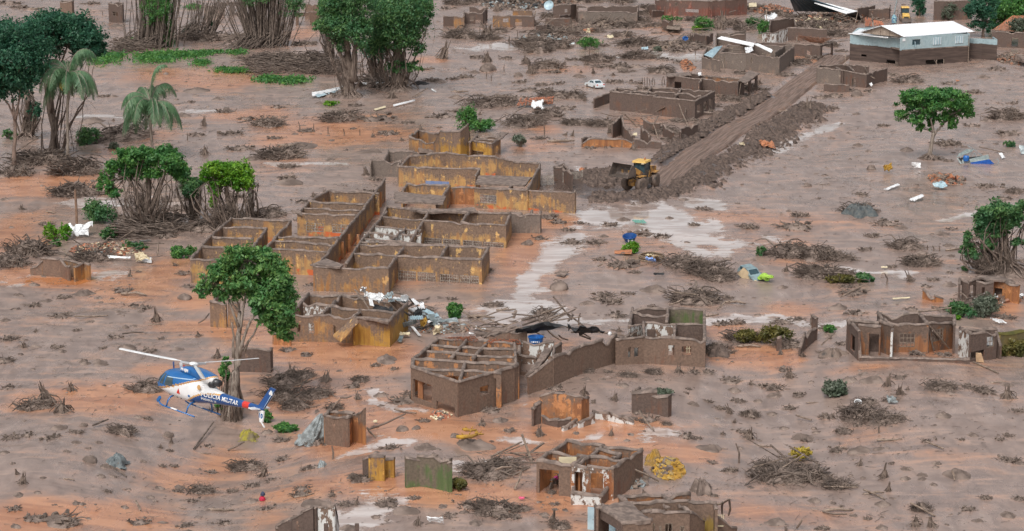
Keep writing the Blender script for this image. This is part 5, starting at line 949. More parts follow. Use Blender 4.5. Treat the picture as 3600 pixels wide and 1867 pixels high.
for i in range(70):
    t = g_.random() * 6.283; r0 = 62 * q_ * (.8 + .5 * g_.random()); z1 = (120 + 240 * g_.random()) * q_; mb.tube(bent((math.cos(t) * r0 * .62, math.sin(t) * r0 * .62, z1), (math.cos(t) * r0 * 1.15, math.sin(t) * r0 * 1.15, -.2), g_, .08, 4), [.05, .09, .10, .09, .07], 5, cap=False)
mb.tube([(0, 0, -.5), (.1, 0, 150 * q_), (.3, 0, 300 * q_)], [70 * q_, 58 * q_, 42 * q_], 12); part('vine_skirt', mb, M_BARK, ft, kind='stuff')
B = crown_blobs('c1', at('c1', 1650, 530).y, [(1600, 200, 35, 60), (1610, 120, 30, 30), (1560, 440, 40, 40), (1640, 240, 25, 25)], ft); V, F = leaf_cloud(B, 700, .2, 5, droop=.4); part('creeper', npmesh('creeper', V, F), L_BUSH, ft)
# right hand side
tree('umbrella_tree', 'lone green umbrella shaped tree with slender forked trunk on open mud', 'a4', (1145, 1130), [([(1145, 1130), (1165, 1020), (1178, 945)], 17, 11), ([(1178, 945), (1160, 850), (1140, 760)], 8, 5), ([(1178, 945), (1240, 880), (1320, 830), (1370, 780)], 9, 5), ([(1165, 900), (1200, 800), (1220, 700)], 6, 4), ([(1240, 880), (1270, 780), (1280, 700)], 5, 3)],
     [(1040, 680, 85, 40), (1160, 660, 100, 38), (1280, 670, 100, 40), (1380, 720, 80, 50), (1000, 740, 60, 45), (1100, 740, 80, 45), (1230, 740, 90, 45), (1420, 790, 50, 55), (1350, 790, 60, 45), (950, 820, 45, 40), (1060, 840, 60, 40), (1140, 820, 60, 45), (1080, 900, 30, 35), (1310, 880, 35, 40), (1160, 880, 30, 35), (1250, 830, 50, 40)], L_BUSH, 8000, .3, 51, M_BARKL, droop=.3, fill=.4, mound=70, twigs=70)
tree('mud_draped_tree', 'green topped tree veiled in drooping mud brown branches at the edge', 'b4', (1700, 690), [([(1700, 690), (1690, 560), (1680, 420), (1660, 330)], 26, 10), ([(1700, 600), (1780, 440), (1830, 330)], 14, 6)],
     [(1640, 250, 110, 60), (1560, 310, 90, 70), (1690, 310, 90, 70), (1800, 250, 70, 60), (1540, 400, 60, 50), (1420, 440, 30, 50), (1560, 480, 50, 45), (1430, 520, 50, 45), (1620, 390, 80, 40), (1480, 570, 35, 30), (1780, 470, 50, 25)], L_MID, 8500, .28, 52, strands=200, mound=190)
tree('broad_tree', 'dark leafed tree on thin trunk beside the white roofed building', 'a4', (1530, 265), [([(1530, 265), (1530, 170), (1520, 90)], 10, 6)], [(1490, 80, 80, 60), (1540, 30, 90, 60), (1460, 60, 50, 40), (1560, 100, 60, 40), (1500, 170, 70, 30), (1580, 190, 60, 40)], L_DARK, 3200, .36, 53)
tree('broad_tree', 'wide bright green tree at the far corner behind the orange roof', 'a4', (1680, 200), [([(1680, 200), (1690, 120)], 16, 8)], [(1650, 60, 90, 70), (1740, 40, 100, 80), (1700, 110, 100, 60), (1800, 80, 70, 90), (1620, 120, 50, 50), (1610, 170, 50, 40)], L_BUSH, 4200, .38, 54)
tree('broad_tree', 'dull grey green tree at the frame edge before the orange roof', 'a4', (1800, 330), [([(1800, 330), (1795, 240)], 12, 7)], [(1790, 190, 60, 60), (1820, 240, 50, 60), (1770, 230, 40, 30)], L_GREY, 1700, .34, 55)
tree('palm_like_tree', 'slim dark tree with hanging foliage standing by the yellow digger', 'a4', (1075, 110), [([(1075, 110), (1075, 60), (1075, 10)], 9, 6)], [(1060, 40, 35, 50), (1090, 50, 30, 50), (1075, -10, 50, 40)], L_DARK, 1300, .32, 56, droop=.5)
tree('sapling', 'thin sapling with dusty foliage against the dark house near the digger', 'a4', (1290, 140), [([(1290, 140), (1285, 90), (1275, 40)], 3, 2), ([(1285, 90), (1320, 60), (1340, 100)], 2, 1)], [(1280, 90, 40, 40), (1300, 50, 40, 30)], L_GREY, 700, .3, 57)
# bushes: (label, crop, foot, half width, height, leaf, n)
def cane_drift(label, k, x0, y0, x1, y1, wd, n, L, seed, a0):
    a = at(k, x0, y0); b = at(k, x1, y1); root = thing('cane_drift', label, 'canes', (a + b) / 2, 0, 'combed canes along the bank'); g = np.random.default_rng(seed); mb = MB(); BUILD.append((root, [a, b]))
    for i in range(n):
        p = a.lerp(b, g.random()) - root.location; p.y += g.normal() * wd; h = .3 + 1.3 * g.random() ** 2; t = a0 + g.normal() * .28; l = L * (.4 + .8 * g.random()); d = Vector((math.cos(t) * l, math.sin(t) * l, -h * .8 + g.normal() * .25)); p.z = h; mb.tube(bent(p - d * .5 * Vector((1, 1, 0)).length / 1.414, p + d * .5, g, .05, 3), [.06, .075, .065, .03], 4, cap=False)
    part('canes', mb, M_TWIG, root, kind='stuff'); return root
cane_drift('long drift of combed grey canes between the second bamboo and the big far trees', 'a2', 20, 500, 470, 470, 4.5, 260, 7, 1, .25)
cane_drift('steep drift of dark canes swept against the big far trees', 'a2', 400, 420, 600, 520, 4, 200, 6, 2, .9)
cane_drift('fan of canes swept downstream from the upright bamboo column', 'a1', 880, 370, 1060, 330, 3, 150, 7, 3, .35)
cane_drift('bundle of bent brown canes beneath the bright round tree', 'b1', 880, 440, 1240, 350, 2.0, 170, 5.5, 4, .3)
cane_drift('matted hanging canes heaped at the foot of the tall palm', 'a1', 390, 1240, 680, 1210, 1.6, 190, 3.4, 5, 1.0)
def bush(label, k, x, y, w, h, leaf, n=700, size=.24, seed=1, name='bush', lobes=4):
    b = at(k, x, y); q = mpp(k, b); o = thing(name, label, 'bush', b, 0, 'bushes left green in the mud'); g = np.random.default_rng(seed); BUILD.append((o, [b]))
    B = [((g.normal() * w * q * .4, g.normal() * w * q * .3, h * q * (.35 + .35 * g.random())), w * q * .6, w * q * .5, h * q * .45) for _ in range(lobes)]
    V, F = leaf_cloud(B, n, size, seed, clump=14); part('foliage', npmesh('foliage', V, F), leaf, o)
    mb = MB()
    for i in range(8): a = g.random() * 6.28; mb.tube(bent((0, 0, -.1), (math.cos(a) * w * q * .6, math.sin(a) * w * q * .5, h * q * .7), g, .1, 3), [.06, .05, .04, .02], 4, cap=False)
    part('stems', mb, M_TWIG, o)
    return o
for i, a in enumerate([
 ('pointed bright green bush right behind the small ruin with the tall gable', 'a2', 1500, 925, 75, 160, L_BUSH, 1500), ('low spreading green bush joined to the pointed one behind the gable ruin', 'a2', 1600, 935, 80, 70, L_BUSH, 1000),
 ('rounded bright green bush among planks near the far doorways', 'a3', 540, 345, 65, 70, L_BUSH, 1100), ('glossy green bush against the earth draped stump', 'a3', 1360, 215, 60, 90, L_BUSH, 1200), ('flat pale green bush of broad leaves left of the earth draped stump', 'a3', 1310, 218, 40, 30, L_LITE, 300),
 ('dark green shrub behind the sheet roofed ruin', 'a3', 1790, 240, 60, 90, L_BUSH, 1000), ('lighter green shrub beside the dark shrub behind the sheet roofed ruin', 'a3', 1690, 205, 50, 90, L_MID, 800),
 ('leafy dark bush beneath the first round tree with a post beside it', 'b1', 690, 320, 110, 150, L_MID, 1800), ('bright yellow green bush left of the crumpled white frame', 'b1', 400, 450, 60, 110, L_LITE, 900), ('torn banana leaves below the yellow green bush', 'b1', 395, 500, 40, 50, L_BUSH, 200),
 ('feathery green shrub in front of the muddy cane heap', 'b1', 785, 450, 60, 80, L_MID, 900), ('small green shrub close beside the feathery one, nearer the cane heap', 'b1', 1005, 345, 30, 45, L_MID, 300), ('low green shrub at the foot of the far left classroom', 'b1', 1290, 580, 70, 75, L_BUSH, 900), ('trampled green shrub among the planks of the white rubble heap', 'b1', 950, 520, 60, 50, L_MID, 400),
 ('round dark bush right of the tall palm foot', 'a1', 630, 1030, 80, 110, L_MID, 1300), ('agave like spiky plant beside the round dark bush', 'a1', 810, 1060, 40, 50, L_GREY, 250), ('pale tall shrub under the hanging dark crowns', 'a1', 245, 860, 50, 110, L_GREY, 700),
 ('bright green bush standing beside the collapsed tin roofs', 'b2', 1395, 1010, 55, 110, L_BUSH, 1200), ('green bush sprouting from under the blue tub', 'b3', 870, 545, 55, 80, L_LITE, 700),
 ('uprooted leafy bough fallen below the helicopter tail', 'c2', 220, 630, 70, 50, L_BUSH, 700), ('leafy green sprig on the stem below the helicopter tail', 'c2', 80, 560, 50, 70, L_BUSH, 500), ('green weeds growing through the brush heap under the stranded car', 'b4', 690, 750, 60, 55, L_MID, 700), ('dull green weeds in the middle of that brush heap', 'b4', 540, 755, 90, 50, L_OLIVE, 500),
 ('grey leafed uprooted shrub on rubble above the lattice ruin', 'b4', 1560, 1000, 110, 130, L_GREY, 1500), ('dark shrub patch left of the grey uprooted shrub', 'b4', 1380, 1000, 90, 90, L_MID, 700), ('sprig of fresh green below the dark shrub patch', 'b4', 1355, 1020, 25, 30, L_LITE, 150),
 ('ash grey heap of leafy branches on open mud', 'c4', 450, 365, 110, 90, L_GREY, 900), ('mossy olive scrub on the rubble left of the jagged wall spur', 'b4', 60, 1170, 110, 110, L_OLIVE, 1200), ('small green tuft right of the jagged wall spur', 'b4', 430, 1105, 50, 40, L_BUSH, 300), ('yellow moss clump on the dead brush heap in the foreground', 'c4', 235, 820, 90, 70, mat('yellow_moss', (.4, .3, .03), (.25, .19, .03), .8), 700),
 ('olive scrub heap between pale stream and jagged wall', 'b3', 1660, 1180, 110, 80, L_OLIVE, 900), ('grey blue brush tangle right of the small gable ruin', 'a3', 55, 1045, 65, 75, L_GREY, 700), ('yellow olive weeds at the foot of the green wall', 'c2', 1440, 1030, 70, 60, L_OLIVE, 500), ('dark grey scrub on top of the eroded wall stub', 'c3', 1080, 360, 70, 30, L_GREY, 400),
 ('tiny green bush beside the grey slab at the frame edge', 'a4', 1715, 1045, 45, 40, L_MID, 350), ('green tuft on mud at the foot of the near left dark trunks', 'a1', 60, 990, 50, 60, L_MID, 300), ('moss clumps bulging from the mossy wall by the frame edge', 'b4', 1745, 1262, 120, 130, L_OLIVE, 2600), ('moss and weeds at the foot of the mossy wall', 'b4', 1640, 1275, 70, 80, L_OLIVE, 500), ('small dark shrub stub by the mud pool at the edge', 'b4', 1415, 670, 30, 30, L_MID, 250), ('dark green shrub at the pale stream near the dead brush', 'b3', 1780, 560, 40, 60, L_MID, 400),
 ('green netting like clump against the tall dark brick house', 'a3', 1140, 145, 45, 30, L_BUSH, 400), ('weedy tangle beneath the white post by the far barrel', 'a3', 1050, 365, 40, 35, L_GREY, 250), ('little green tuft before the fallen white sheets by the biggest far tree', 'a2', 540, 750, 55, 30, L_LITE, 300)]):
    bush(*a[:8], seed=100 + i)
# ground cover along the bamboo bank
def cover(k, x, y, w, h, leaf, n, seed):
    b = at(k, x, y); q = mpp(k, b); g = np.random.default_rng(seed); pts = g.normal(size=(n, 2)) * .5; P = []
    X = b.x + pts[:, 0] * w * q; Yy = b.y + pts[:, 1] * h * q / .16
    Z = macro(X, Yy) + .1 + .5 * g.random(n)
    P = np.stack([X, Yy, Z], 1); a = g.normal(size=(n, 3)); a /= np.linalg.norm(a, axis=1)[:, None]; c = np.cross(a, g.normal(size=(n, 3))); c /= np.linalg.norm(c, axis=1)[:, None]; s = .32 * (.5 + g.random(n))[:, None]
    return np.stack([P - a * s, P + c * s * .4, P + a * s, P - c * s * .4], 1).reshape(-1, 3)
CV = [cover(*c) for c in [('a1', 770, 420, 110, 60, 0, 1500, 1), ('a1', 1130, 410, 150, 50, 0, 2600, 2), ('a1', 1330, 395, 140, 30, 0, 1500, 3), ('a1', 1430, 455, 60, 25, 0, 500, 4), ('a1', 1660, 510, 120, 20, 0, 900, 5), ('a2', 90, 570, 90, 25, 0, 900, 6), ('a2', 270, 580, 110, 25, 0, 900, 7), ('a1', 1500, 380, 80, 15, 0, 400, 8), ('a1', 950, 300, 60, 25, 0, 500, 9), ('a1', 1380, 55, 60, 20, 0, 300, 10), ('a1', 1680, 380, 90, 15, 0, 300, 11)]]
V = np.concatenate(CV); gc = part('ground_cover', npmesh('ground_cover', V, np.arange(len(V)).reshape(-1, 4)), L_BUSH, None); gc['kind'] = 'stuff'; gc['label'] = 'low green creepers spreading over the bank beneath the bamboo'
# ------------------------------------------------------------------ the helicopter
def loft(sections, n, colour):
    """sections: (x, z centre, half width, half height up, half height down, squareness); colour(x, y, z) gives the paint of a face"""
    V = []; F = []; M = []
    for (x, zc, w, hu, hd, e) in sections:
        for j in range(n):
            t = 2 * math.pi * j / n; c, s = math.cos(t), math.sin(t); q = 2 / e
            V.append((x, w * math.copysign(abs(c) ** q, c), zc + (hu if s > 0 else hd) * math.copysign(abs(s) ** q, s)))
    for i in range(len(sections) - 1):
        for j in range(n):
            f = (i * n + j, (i + 1) * n + j, (i + 1) * n + (j + 1) % n, i * n + (j + 1) % n); F.append(f)
    mb = MB(); mb.add(V, F)
    mb.M = [colour(*[sum(V[k][a] for k in f) / 4 for a in range(3)]) for f in F]
    mb.F.append(list(range(n))); mb.F.append(list(range((len(sections) - 1) * n, len(sections) * n))[::-1])
    mb.M += [colour(*V[0]), colour(*V[-1])]
    return mb
def interp_sections(S, step):
    S = sorted(S); xs = [s[0] for s in S]; X = np.arange(xs[0], xs[-1] + 1e-6, step)
    def smooth(k):
        y = [s[k] for s in S]; return np.interp(X, xs, y)
    cols = [smooth(k) for k in range(1, 6)]
    return [(X[i], *[c[i] for c in cols]) for i in range(len(X))]
def gloss(name, c, r=.28):
    m, nt, b = newmat(name); N = NT(nt); tc = N.n('ShaderNodeTexCoord').outputs['Object']; n = N.noise(tc, 1.2, 4)
    N.l(N.mix(N.range(n, .3, .7), c, tuple(x * .86 for x in c)), b.inputs['Base Color']); b.inputs['Roughness'].default_value = r; b.inputs['Coat Weight'].default_value = .4; return m
H_WHITE = gloss('heli_white', (.80, .80, .80)); H_BLUE = gloss('heli_blue', (.016, .13, .37)); H_NAVY = gloss('heli_navy', (.014, .075, .25)); H_GOLD = gloss('heli_gold', (.62, .36, .14)); H_RED = gloss('heli_red', (.66, .045, .03)); H_GLASS = gloss('heli_glass', (.055, .085, .10), .08); H_LBLUE = gloss('heli_light_blue', (.45, .62, .78)); H_STEEL = gloss('heli_grey', (.45, .47, .49)); H_DARK = gloss('heli_dark', (.025, .025, .028), .5); H_MAR = gloss('heli_maroon', (.25, .07, .04))
def helicopter():
    hub_d = ray(400 + 1250 / 4.4414, 1200 + 352 / 4.4414); dep = 8371 / 53.5
    k = dep / (hub_d[1] * _c - hub_d[2] * _s); hub = Vector(hub_d) * k + Vector((0, 0, CAMH))
    root = thing('helicopter', 'blue and white police helicopter flying low over the mud', 'helicopter', hub); BUILD.append((root, [hub]))
    phi = R(44); nose = Vector((-math.cos(phi), math.sin(phi), 0)); left = Vector((-nose.y, nose.x, 0)); rot = Matrix((nose, left, Vector((0, 0, 1)))).transposed()
    rot = rot @ Matrix.Rotation(R(7.5), 3, 'X') @ Matrix.Rotation(R(-2.2), 3, 'Y')
    root.rotation_euler = rot.to_euler()
    B1 = ([-7, -2.3, -2.04, -1.0, .27, 1.6, 2.5, 3.3], [-.2, -.42, -.57, -.98, -1.48, -1.92, -2.15, -2.2])
    B2 = ([-3.3, -2.8, -1.9, -1.33, -.7, -.18, .1], [-1.30, -1.36, -1.52, -1.80, -2.2, -2.6, -2.9])
    def paint(x, y, z):
        if x < -5.45 and x > -6.05: return 4
        b1 = float(np.interp(x, *B1)); 
        if x > .1: b2 = -9
        else: b2 = float(np.interp(x, *B2)) if x > -3.3 else 9
        if z < b2 - .10: return 2
        if z < b2 + .02: return 3
        if z > b1 + .13: return 1
        if z > b1: return 3
        return 0
    S = [(3.22, -1.95, .05, .05, .05, 2), (3.12, -1.95, .28, .22, .16, 2), (2.95, -1.93, .5, .42, .25, 2.1), (2.6, -1.88, .76, .78, .36, 2.2), (2.2, -1.8, .88, 1.0, .50, 2.3), (1.7, -1.72, .94, 1.08, .64, 2.5), (1.0, -1.68, .96, 1.06, .76, 2.7), (0, -1.65, .95, 1.02, .82, 2.7), (-.8, -1.62, .92, .95, .82, 2.6), (-1.4, -1.6, .82, .8, .74, 2.4), (-2.0, -1.60, .64, .60, .60, 2.3), (-2.6, -1.62, .47, .44, .50, 2.4), (-3.3, -1.60, .35, .35, .40, 2.4), (-5.5, -1.48, .21, .22, .24, 2.3), (-6.9, -1.40, .16, .17, .18, 2), (-7.35, -1.38, .06, .08, .09, 2)]
    mats = [H_WHITE, H_BLUE, H_NAVY, H_GOLD, H_RED]
    part('fuselage', loft(interp_sections(S, .05), 72, paint), mats, root, True)
    C = [(-2.35, -.62, .25, .22, .3, 2.2), (-2.1, -.58, .45, .3, .4, 2.4), (-1.4, -.5, .52, .30, .4, 2.6), (-.6, -.42, .52, .26, .45, 2.8), (.1, -.40, .50, .22, .45, 2.8), (.6, -.44, .44, .18, .4, 2.6), (.95, -.6, .3, .1, .3, 2.2)]
    part('engine_cowling', loft(interp_sections(C, .05), 40, paint), mats, root, True)
    mb = MB(); mb.lathe([(.24, -2.75), (.26, -2.2), (.22, -2.0)], 16, (0, 0, -.72), 0, 'x'); ex = part('exhaust', mb, H_DARK, root, True); mb = MB(); mb.lathe([(.2, -2.42), (.31, -2.2), (.26, -2.0)], 16, (0, .1, -.86), 0, 'x'); part('exhaust_shroud', mb, H_DARK, ex, True)
    # surface patches that follow the cabin side: windows, doors, emblem, lettering
    SS = interp_sections(S, .02); SX = np.array([s[0] for s in SS])
    def skin(x, z, off=.012, sgn=1):
        s = SS[int(np.clip(np.searchsorted(SX, x), 0, len(SX) - 1))]; _, zc, w, hu, hd, e = s
        v = np.clip(abs(z - zc) / (hu if z > zc else hd), 0, .999); return Vector((x, sgn * (w * (1 - v ** e) ** (1 / e) + off), z))
    def patch(name, poly, m, parent, off=.014, sgn=1, label=None):
        """flat outline laid on the skin, finely divided so that it follows the curve"""
        n = 14; x0 = [p[0] for p in poly]; q = [Vector((p[0], p[1])) for p in poly]
        if len(q) == 3: q.append(q[2])
        mb = MB(); V = []; F = []
        for i in range(n + 1):
            for j in range(n + 1):
                u, v = i / n, j / n; p = q[0].lerp(q[1], u).lerp(q[3].lerp(q[2], u), v); V.append(tuple(skin(p.x, p.y, off, sgn)))
        for i in range(n):
            for j in range(n): F.append((i * (n + 1) + j, (i + 1) * (n + 1) + j, (i + 1) * (n + 1) + j + 1, i * (n + 1) + j + 1))
        mb.add(V, F); return part(name, mb, m, parent, True, label)
    for sg in (1, -1):
        patch('windscreen', [(3.02, -1.66), (2.42, -1.72), (2.02, -.98), (2.3, -1.02)], H_GLASS, root, .014, sg)
        patch('door_window', [(2.28, -1.72), (1.82, -1.70), (1.72, -1.0), (1.9, -.98)], H_GLASS, root, .014, sg)
        patch('cabin_window', [(1.66, -1.72), (.78, -1.62), (.86, -1.12), (1.56, -1.02)], H_GLASS, root, .014, sg)
        patch('chin_window', [(3.05, -2.02), (2.55, -2.1), (2.5, -1.84), (3.0, -1.80)], H_GLASS, root, .014, sg)
        e = patch('emblem', [(.33, -1.98), (-.05, -1.98), (.14, -1.62)], H_RED, root, .016, sg)
        patch('hatch', [(-.82, -1.98), (-.98, -1.98), (-.98, -1.84), (-.82, -1.84)], H_BLUE, root, .016, sg)
        mb = MB(); P = [(x, float(np.interp(x, [-2.0, -1.3, -.75, .2, 1.6], [-.45, -.72, -1.0, -1.12, -1.28])) + .12) for x in np.linspace(1.5, -1.7, 40)]
        V = []; F = []
        for i, (x, z) in enumerate(P): V += [tuple(skin(x, z, .016, sg)), tuple(skin(x, z + .05, .016, sg))]
        for i in range(len(P) - 1): F.append((2 * i, 2 * i + 2, 2 * i + 3, 2 * i + 1))
        mb.add(V, F); part('trim_line', mb, H_LBLUE, root)
        mb = MB(); V = []; F = []
        for i, x in enumerate(np.linspace(3.0, -2.2, 60)):
            z = float(np.interp(x, *B1)); V += [tuple(skin(x, z + .045, .016, sg)), tuple(skin(x, z + .075, .016, sg))]
        for i in range(59): F.append((2 * i, 2 * i + 2, 2 * i + 3, 2 * i + 1))
        mb.add(V, F); part('pinstripe', mb, H_MAR, root)
    mb = MB(); mb.lathe([(.02, 0), (.17, .005), (.17, .02)], 14, (0, 0, 0), 0, 'y'); o = part('round_port', mb, H_GOLD, root); o.location = (-1.72, .80, -1.16)
    # lettering
    def letters(txt, size, x, z, m, thick=0.0, sgn=1, tilt=0.0, y=None, parent=root, name='lettering', bold=.02):
        cu = bpy.data.curves.new('lettering', 'FONT'); cu.body = txt; cu.size = size; cu.offset = bold; cu.space_character = 1.12; cu.extrude = .004; cu.resolution_u = 3
        o = bpy.data.objects.new('tmp', cu); COL.objects.link(o); bpy.context.view_layer.update(); me = bpy.data.meshes.new_from_object(o.evaluated_get(bpy.context.evaluated_depsgraph_get())); bpy.data.objects.remove(o)
        n = len(me.vertices); co = np.empty(n * 3); me.vertices.foreach_get('co', co); co = co.reshape(-1, 3); ct, st_ = math.cos(tilt), math.sin(tilt); out = []
        for c in co:
            lx = c[0] * ct - c[1] * st_; lz = c[0] * st_ + c[1] * ct; X = x - sgn * lx; Z = z + lz
            out.append(tuple(skin(X, Z, .018 + c[2], sgn)) if y is None else (X, y * sgn + sgn * c[2], Z))
        me.vertices.foreach_set('co', np.array(out, np.float32).ravel()); me.materials.clear(); me.materials.append(m); me.update()
        o = bpy.data.objects.new(name, me); COL.objects.link(o); o.parent = parent; return o
    letters('POLÍCIA MILITAR', .38, -1.86, -1.70, H_WHITE, tilt=R(1.5), bold=.012); letters('PEGASUS 10', .2, -1.88, -1.93, H_WHITE, bold=.006); letters('POLÍCIA MILITAR', .40, -4.7, -1.66, H_WHITE, sgn=-1, bold=.022)
    cw = part('cowling_plate', MB().box((.15, .535, -.42), (1.1, .01, .26)), H_BLUE, root); letters('PP-EJM', .24, .62, -.50, H_WHITE, y=.545, bold=.016)
    # tail
    mb = MB(); mb.prism([(-6.75, -1.36), (-7.42, -1.30), (-8.28, .12), (-7.80, .16)], -.05, .05); fin = part('upper_fin', mb, H_NAVY, root); mb = MB(); mb.prism([(-7.36, -1.34), (-7.43, -1.26), (-8.16, -.05), (-8.10, -.05)], .052, .06); part('fin_trim', mb, H_LBLUE, fin)
    mb = MB()
    for c in ((-7.92, -.12), (-7.99, -.26), (-7.82, -.24)): mb.lathe([(.01, .052), (.10, .056), (.09, .062)], 9, (c[0], 0, c[1]), 0, 'y')
    part('fin_badge', mb, H_WHITE, fin)
    mb = MB(); mb.prism([(-6.85, -1.48), (-7.42, -1.48), (-7.40, -2.20), (-7.12, -2.26)], -.05, .05); lf = part('lower_fin', mb, H_WHITE, root); mb = MB(); mb.bar((-7.2, 0, -2.22), (-7.6, 0, -2.52), .07); part('tail_skid', mb, H_WHITE, lf); letters('10', .40, -6.95, -1.98, H_BLUE, y=.056, bold=.02, parent=lf)
    for sg in (1, -1): mb = MB(); mb.add([(-6.6, 0, -1.38), (-7.15, 0, -1.40), (-7.1, sg * .75, -1.38), (-6.7, sg * .75, -1.36), (-6.6, 0, -1.44), (-7.15, 0, -1.46), (-7.1, sg * .75, -1.44), (-6.7, sg * .75, -1.42)], [(0, 1, 2, 3), (7, 6, 5, 4), (0, 3, 7, 4), (3, 2, 6, 7), (2, 1, 5, 6)]); part('stabiliser', mb, H_WHITE, root)
    tr = MB(); tr.lathe([(.08, -.05), (.1, .1), (.05, .16)], 10, (-7.3, -.22, -1.0), 0, 'y'); to = part('tail_rotor_hub', tr, H_STEEL, root)
    for sg in (1, -1): mb = MB(); mb.box((-7.3 - .28 * sg, -.3, -1.0 + sg * .42), (.16, .03, .85), Matrix.Rotation(R(-34), 3, 'Y')); part('tail_rotor_blade', mb, H_WHITE, to)
    # skids
    for sg in (1, -1):
        y = sg * 1.08; mb = MB(); mb.tube([(1.95, y, -2.72), (1.75, y, -2.98), (1.4, y, -3.05), (-1.9, y, -3.05)], .055, 8); sk = part('skid', mb, H_BLUE, root, True)
        mb = MB(); mb.box((1.9, y, -2.72), (.42, .1, .20), Matrix.Rotation(R(52), 3, 'Y')); part('step', mb, H_BLUE, sk)
        mb = MB(); mb.tube([(.55, y, -3.03), (-.1, y, -3.03)], .062, 8); part('sleeve', mb, H_WHITE, sk)
        for x in (1.05, -1.05): mb = MB(); mb.tube([(x, sg * .45, -2.30), (x, sg * .80, -2.38), (x, sg * 1.0, -2.62), (x, y, -3.03)], .06, 8); part('skid_strut', mb, H_BLUE, root, True)
    mb = MB(); mb.lathe([(.13, -.55), (.11, -.28), (.16, -.24), (.12, -.05)], 14); mast = part('rotor_mast', mb, H_STEEL, root, True)
    mb = MB(); mb.lathe([(.10, -.10), (.30, -.06), (.32, .03), (.22, .10), (.05, .13)], 18); hubp = part('rotor_hub', mb, H_WHITE, root, True)
    for th in (0, 120, 240):
        a = R(th) + BLADE0; d = Vector((math.cos(a), math.sin(a), 0)); p = Vector((-d.y, d.x, 0)); droop = .03
        mb = MB(); mb.box(d * .62, (.62, .2, .1), Matrix.Rotation(a, 3, 'Z')); gp = part('blade_grip', mb, H_STEEL, hubp)
        mb = MB(); V = []; F = []; L = [.9, 1.1, 1.5, 2.5, 4, 5.3, 5.36]; W = [.06, .08, .175, .175, .175, .175, .12]
        for r_, w in zip(L, W):
            c = d * r_ + Vector((0, 0, .06 + droop * (r_ / 5.3) ** 2 * 3)); e = Vector((0, 0, -.15 * w)); V += [tuple(c + p * w + e), tuple(c + Vector((0, 0, .025)) + p * w * .3 + e * .3), tuple(c - p * w - e), tuple(c - Vector((0, 0, .02)) + p * w * .3 + e * .3)]
        for i in range(len(L) - 1):
            for j in range(4): F.append((i * 4 + j, i * 4 + (j + 1) % 4, i * 4 + 4 + (j + 1) % 4, i * 4 + 4 + j))
        F += [(0, 1, 2, 3), tuple(len(V) - 4 + j for j in (3, 2, 1, 0))]; mb.add(V, F); part('rotor_blade', mb, H_WHITE, root)
    for (x, z, L, m) in ((2.0, -.72, .42, H_NAVY), (1.3, -.62, .4, H_WHITE), (1.15, -.62, .5, H_WHITE), (.9, -.5, .2, H_RED)): mb = MB(); mb.bar((x, 0, z), (x + .12, 0, z + L), .04, .1); part('antenna', mb, m, root)
    for i, x in enumerate((1.2, .8, .4, .0)): mb = MB(); mb.box((x, .78, -2.27), (.06, .06, .04)); part('rivet_light', mb, H_DARK, root)
    return root
BLADE0 = R(164 - 136)
heli = helicopter()
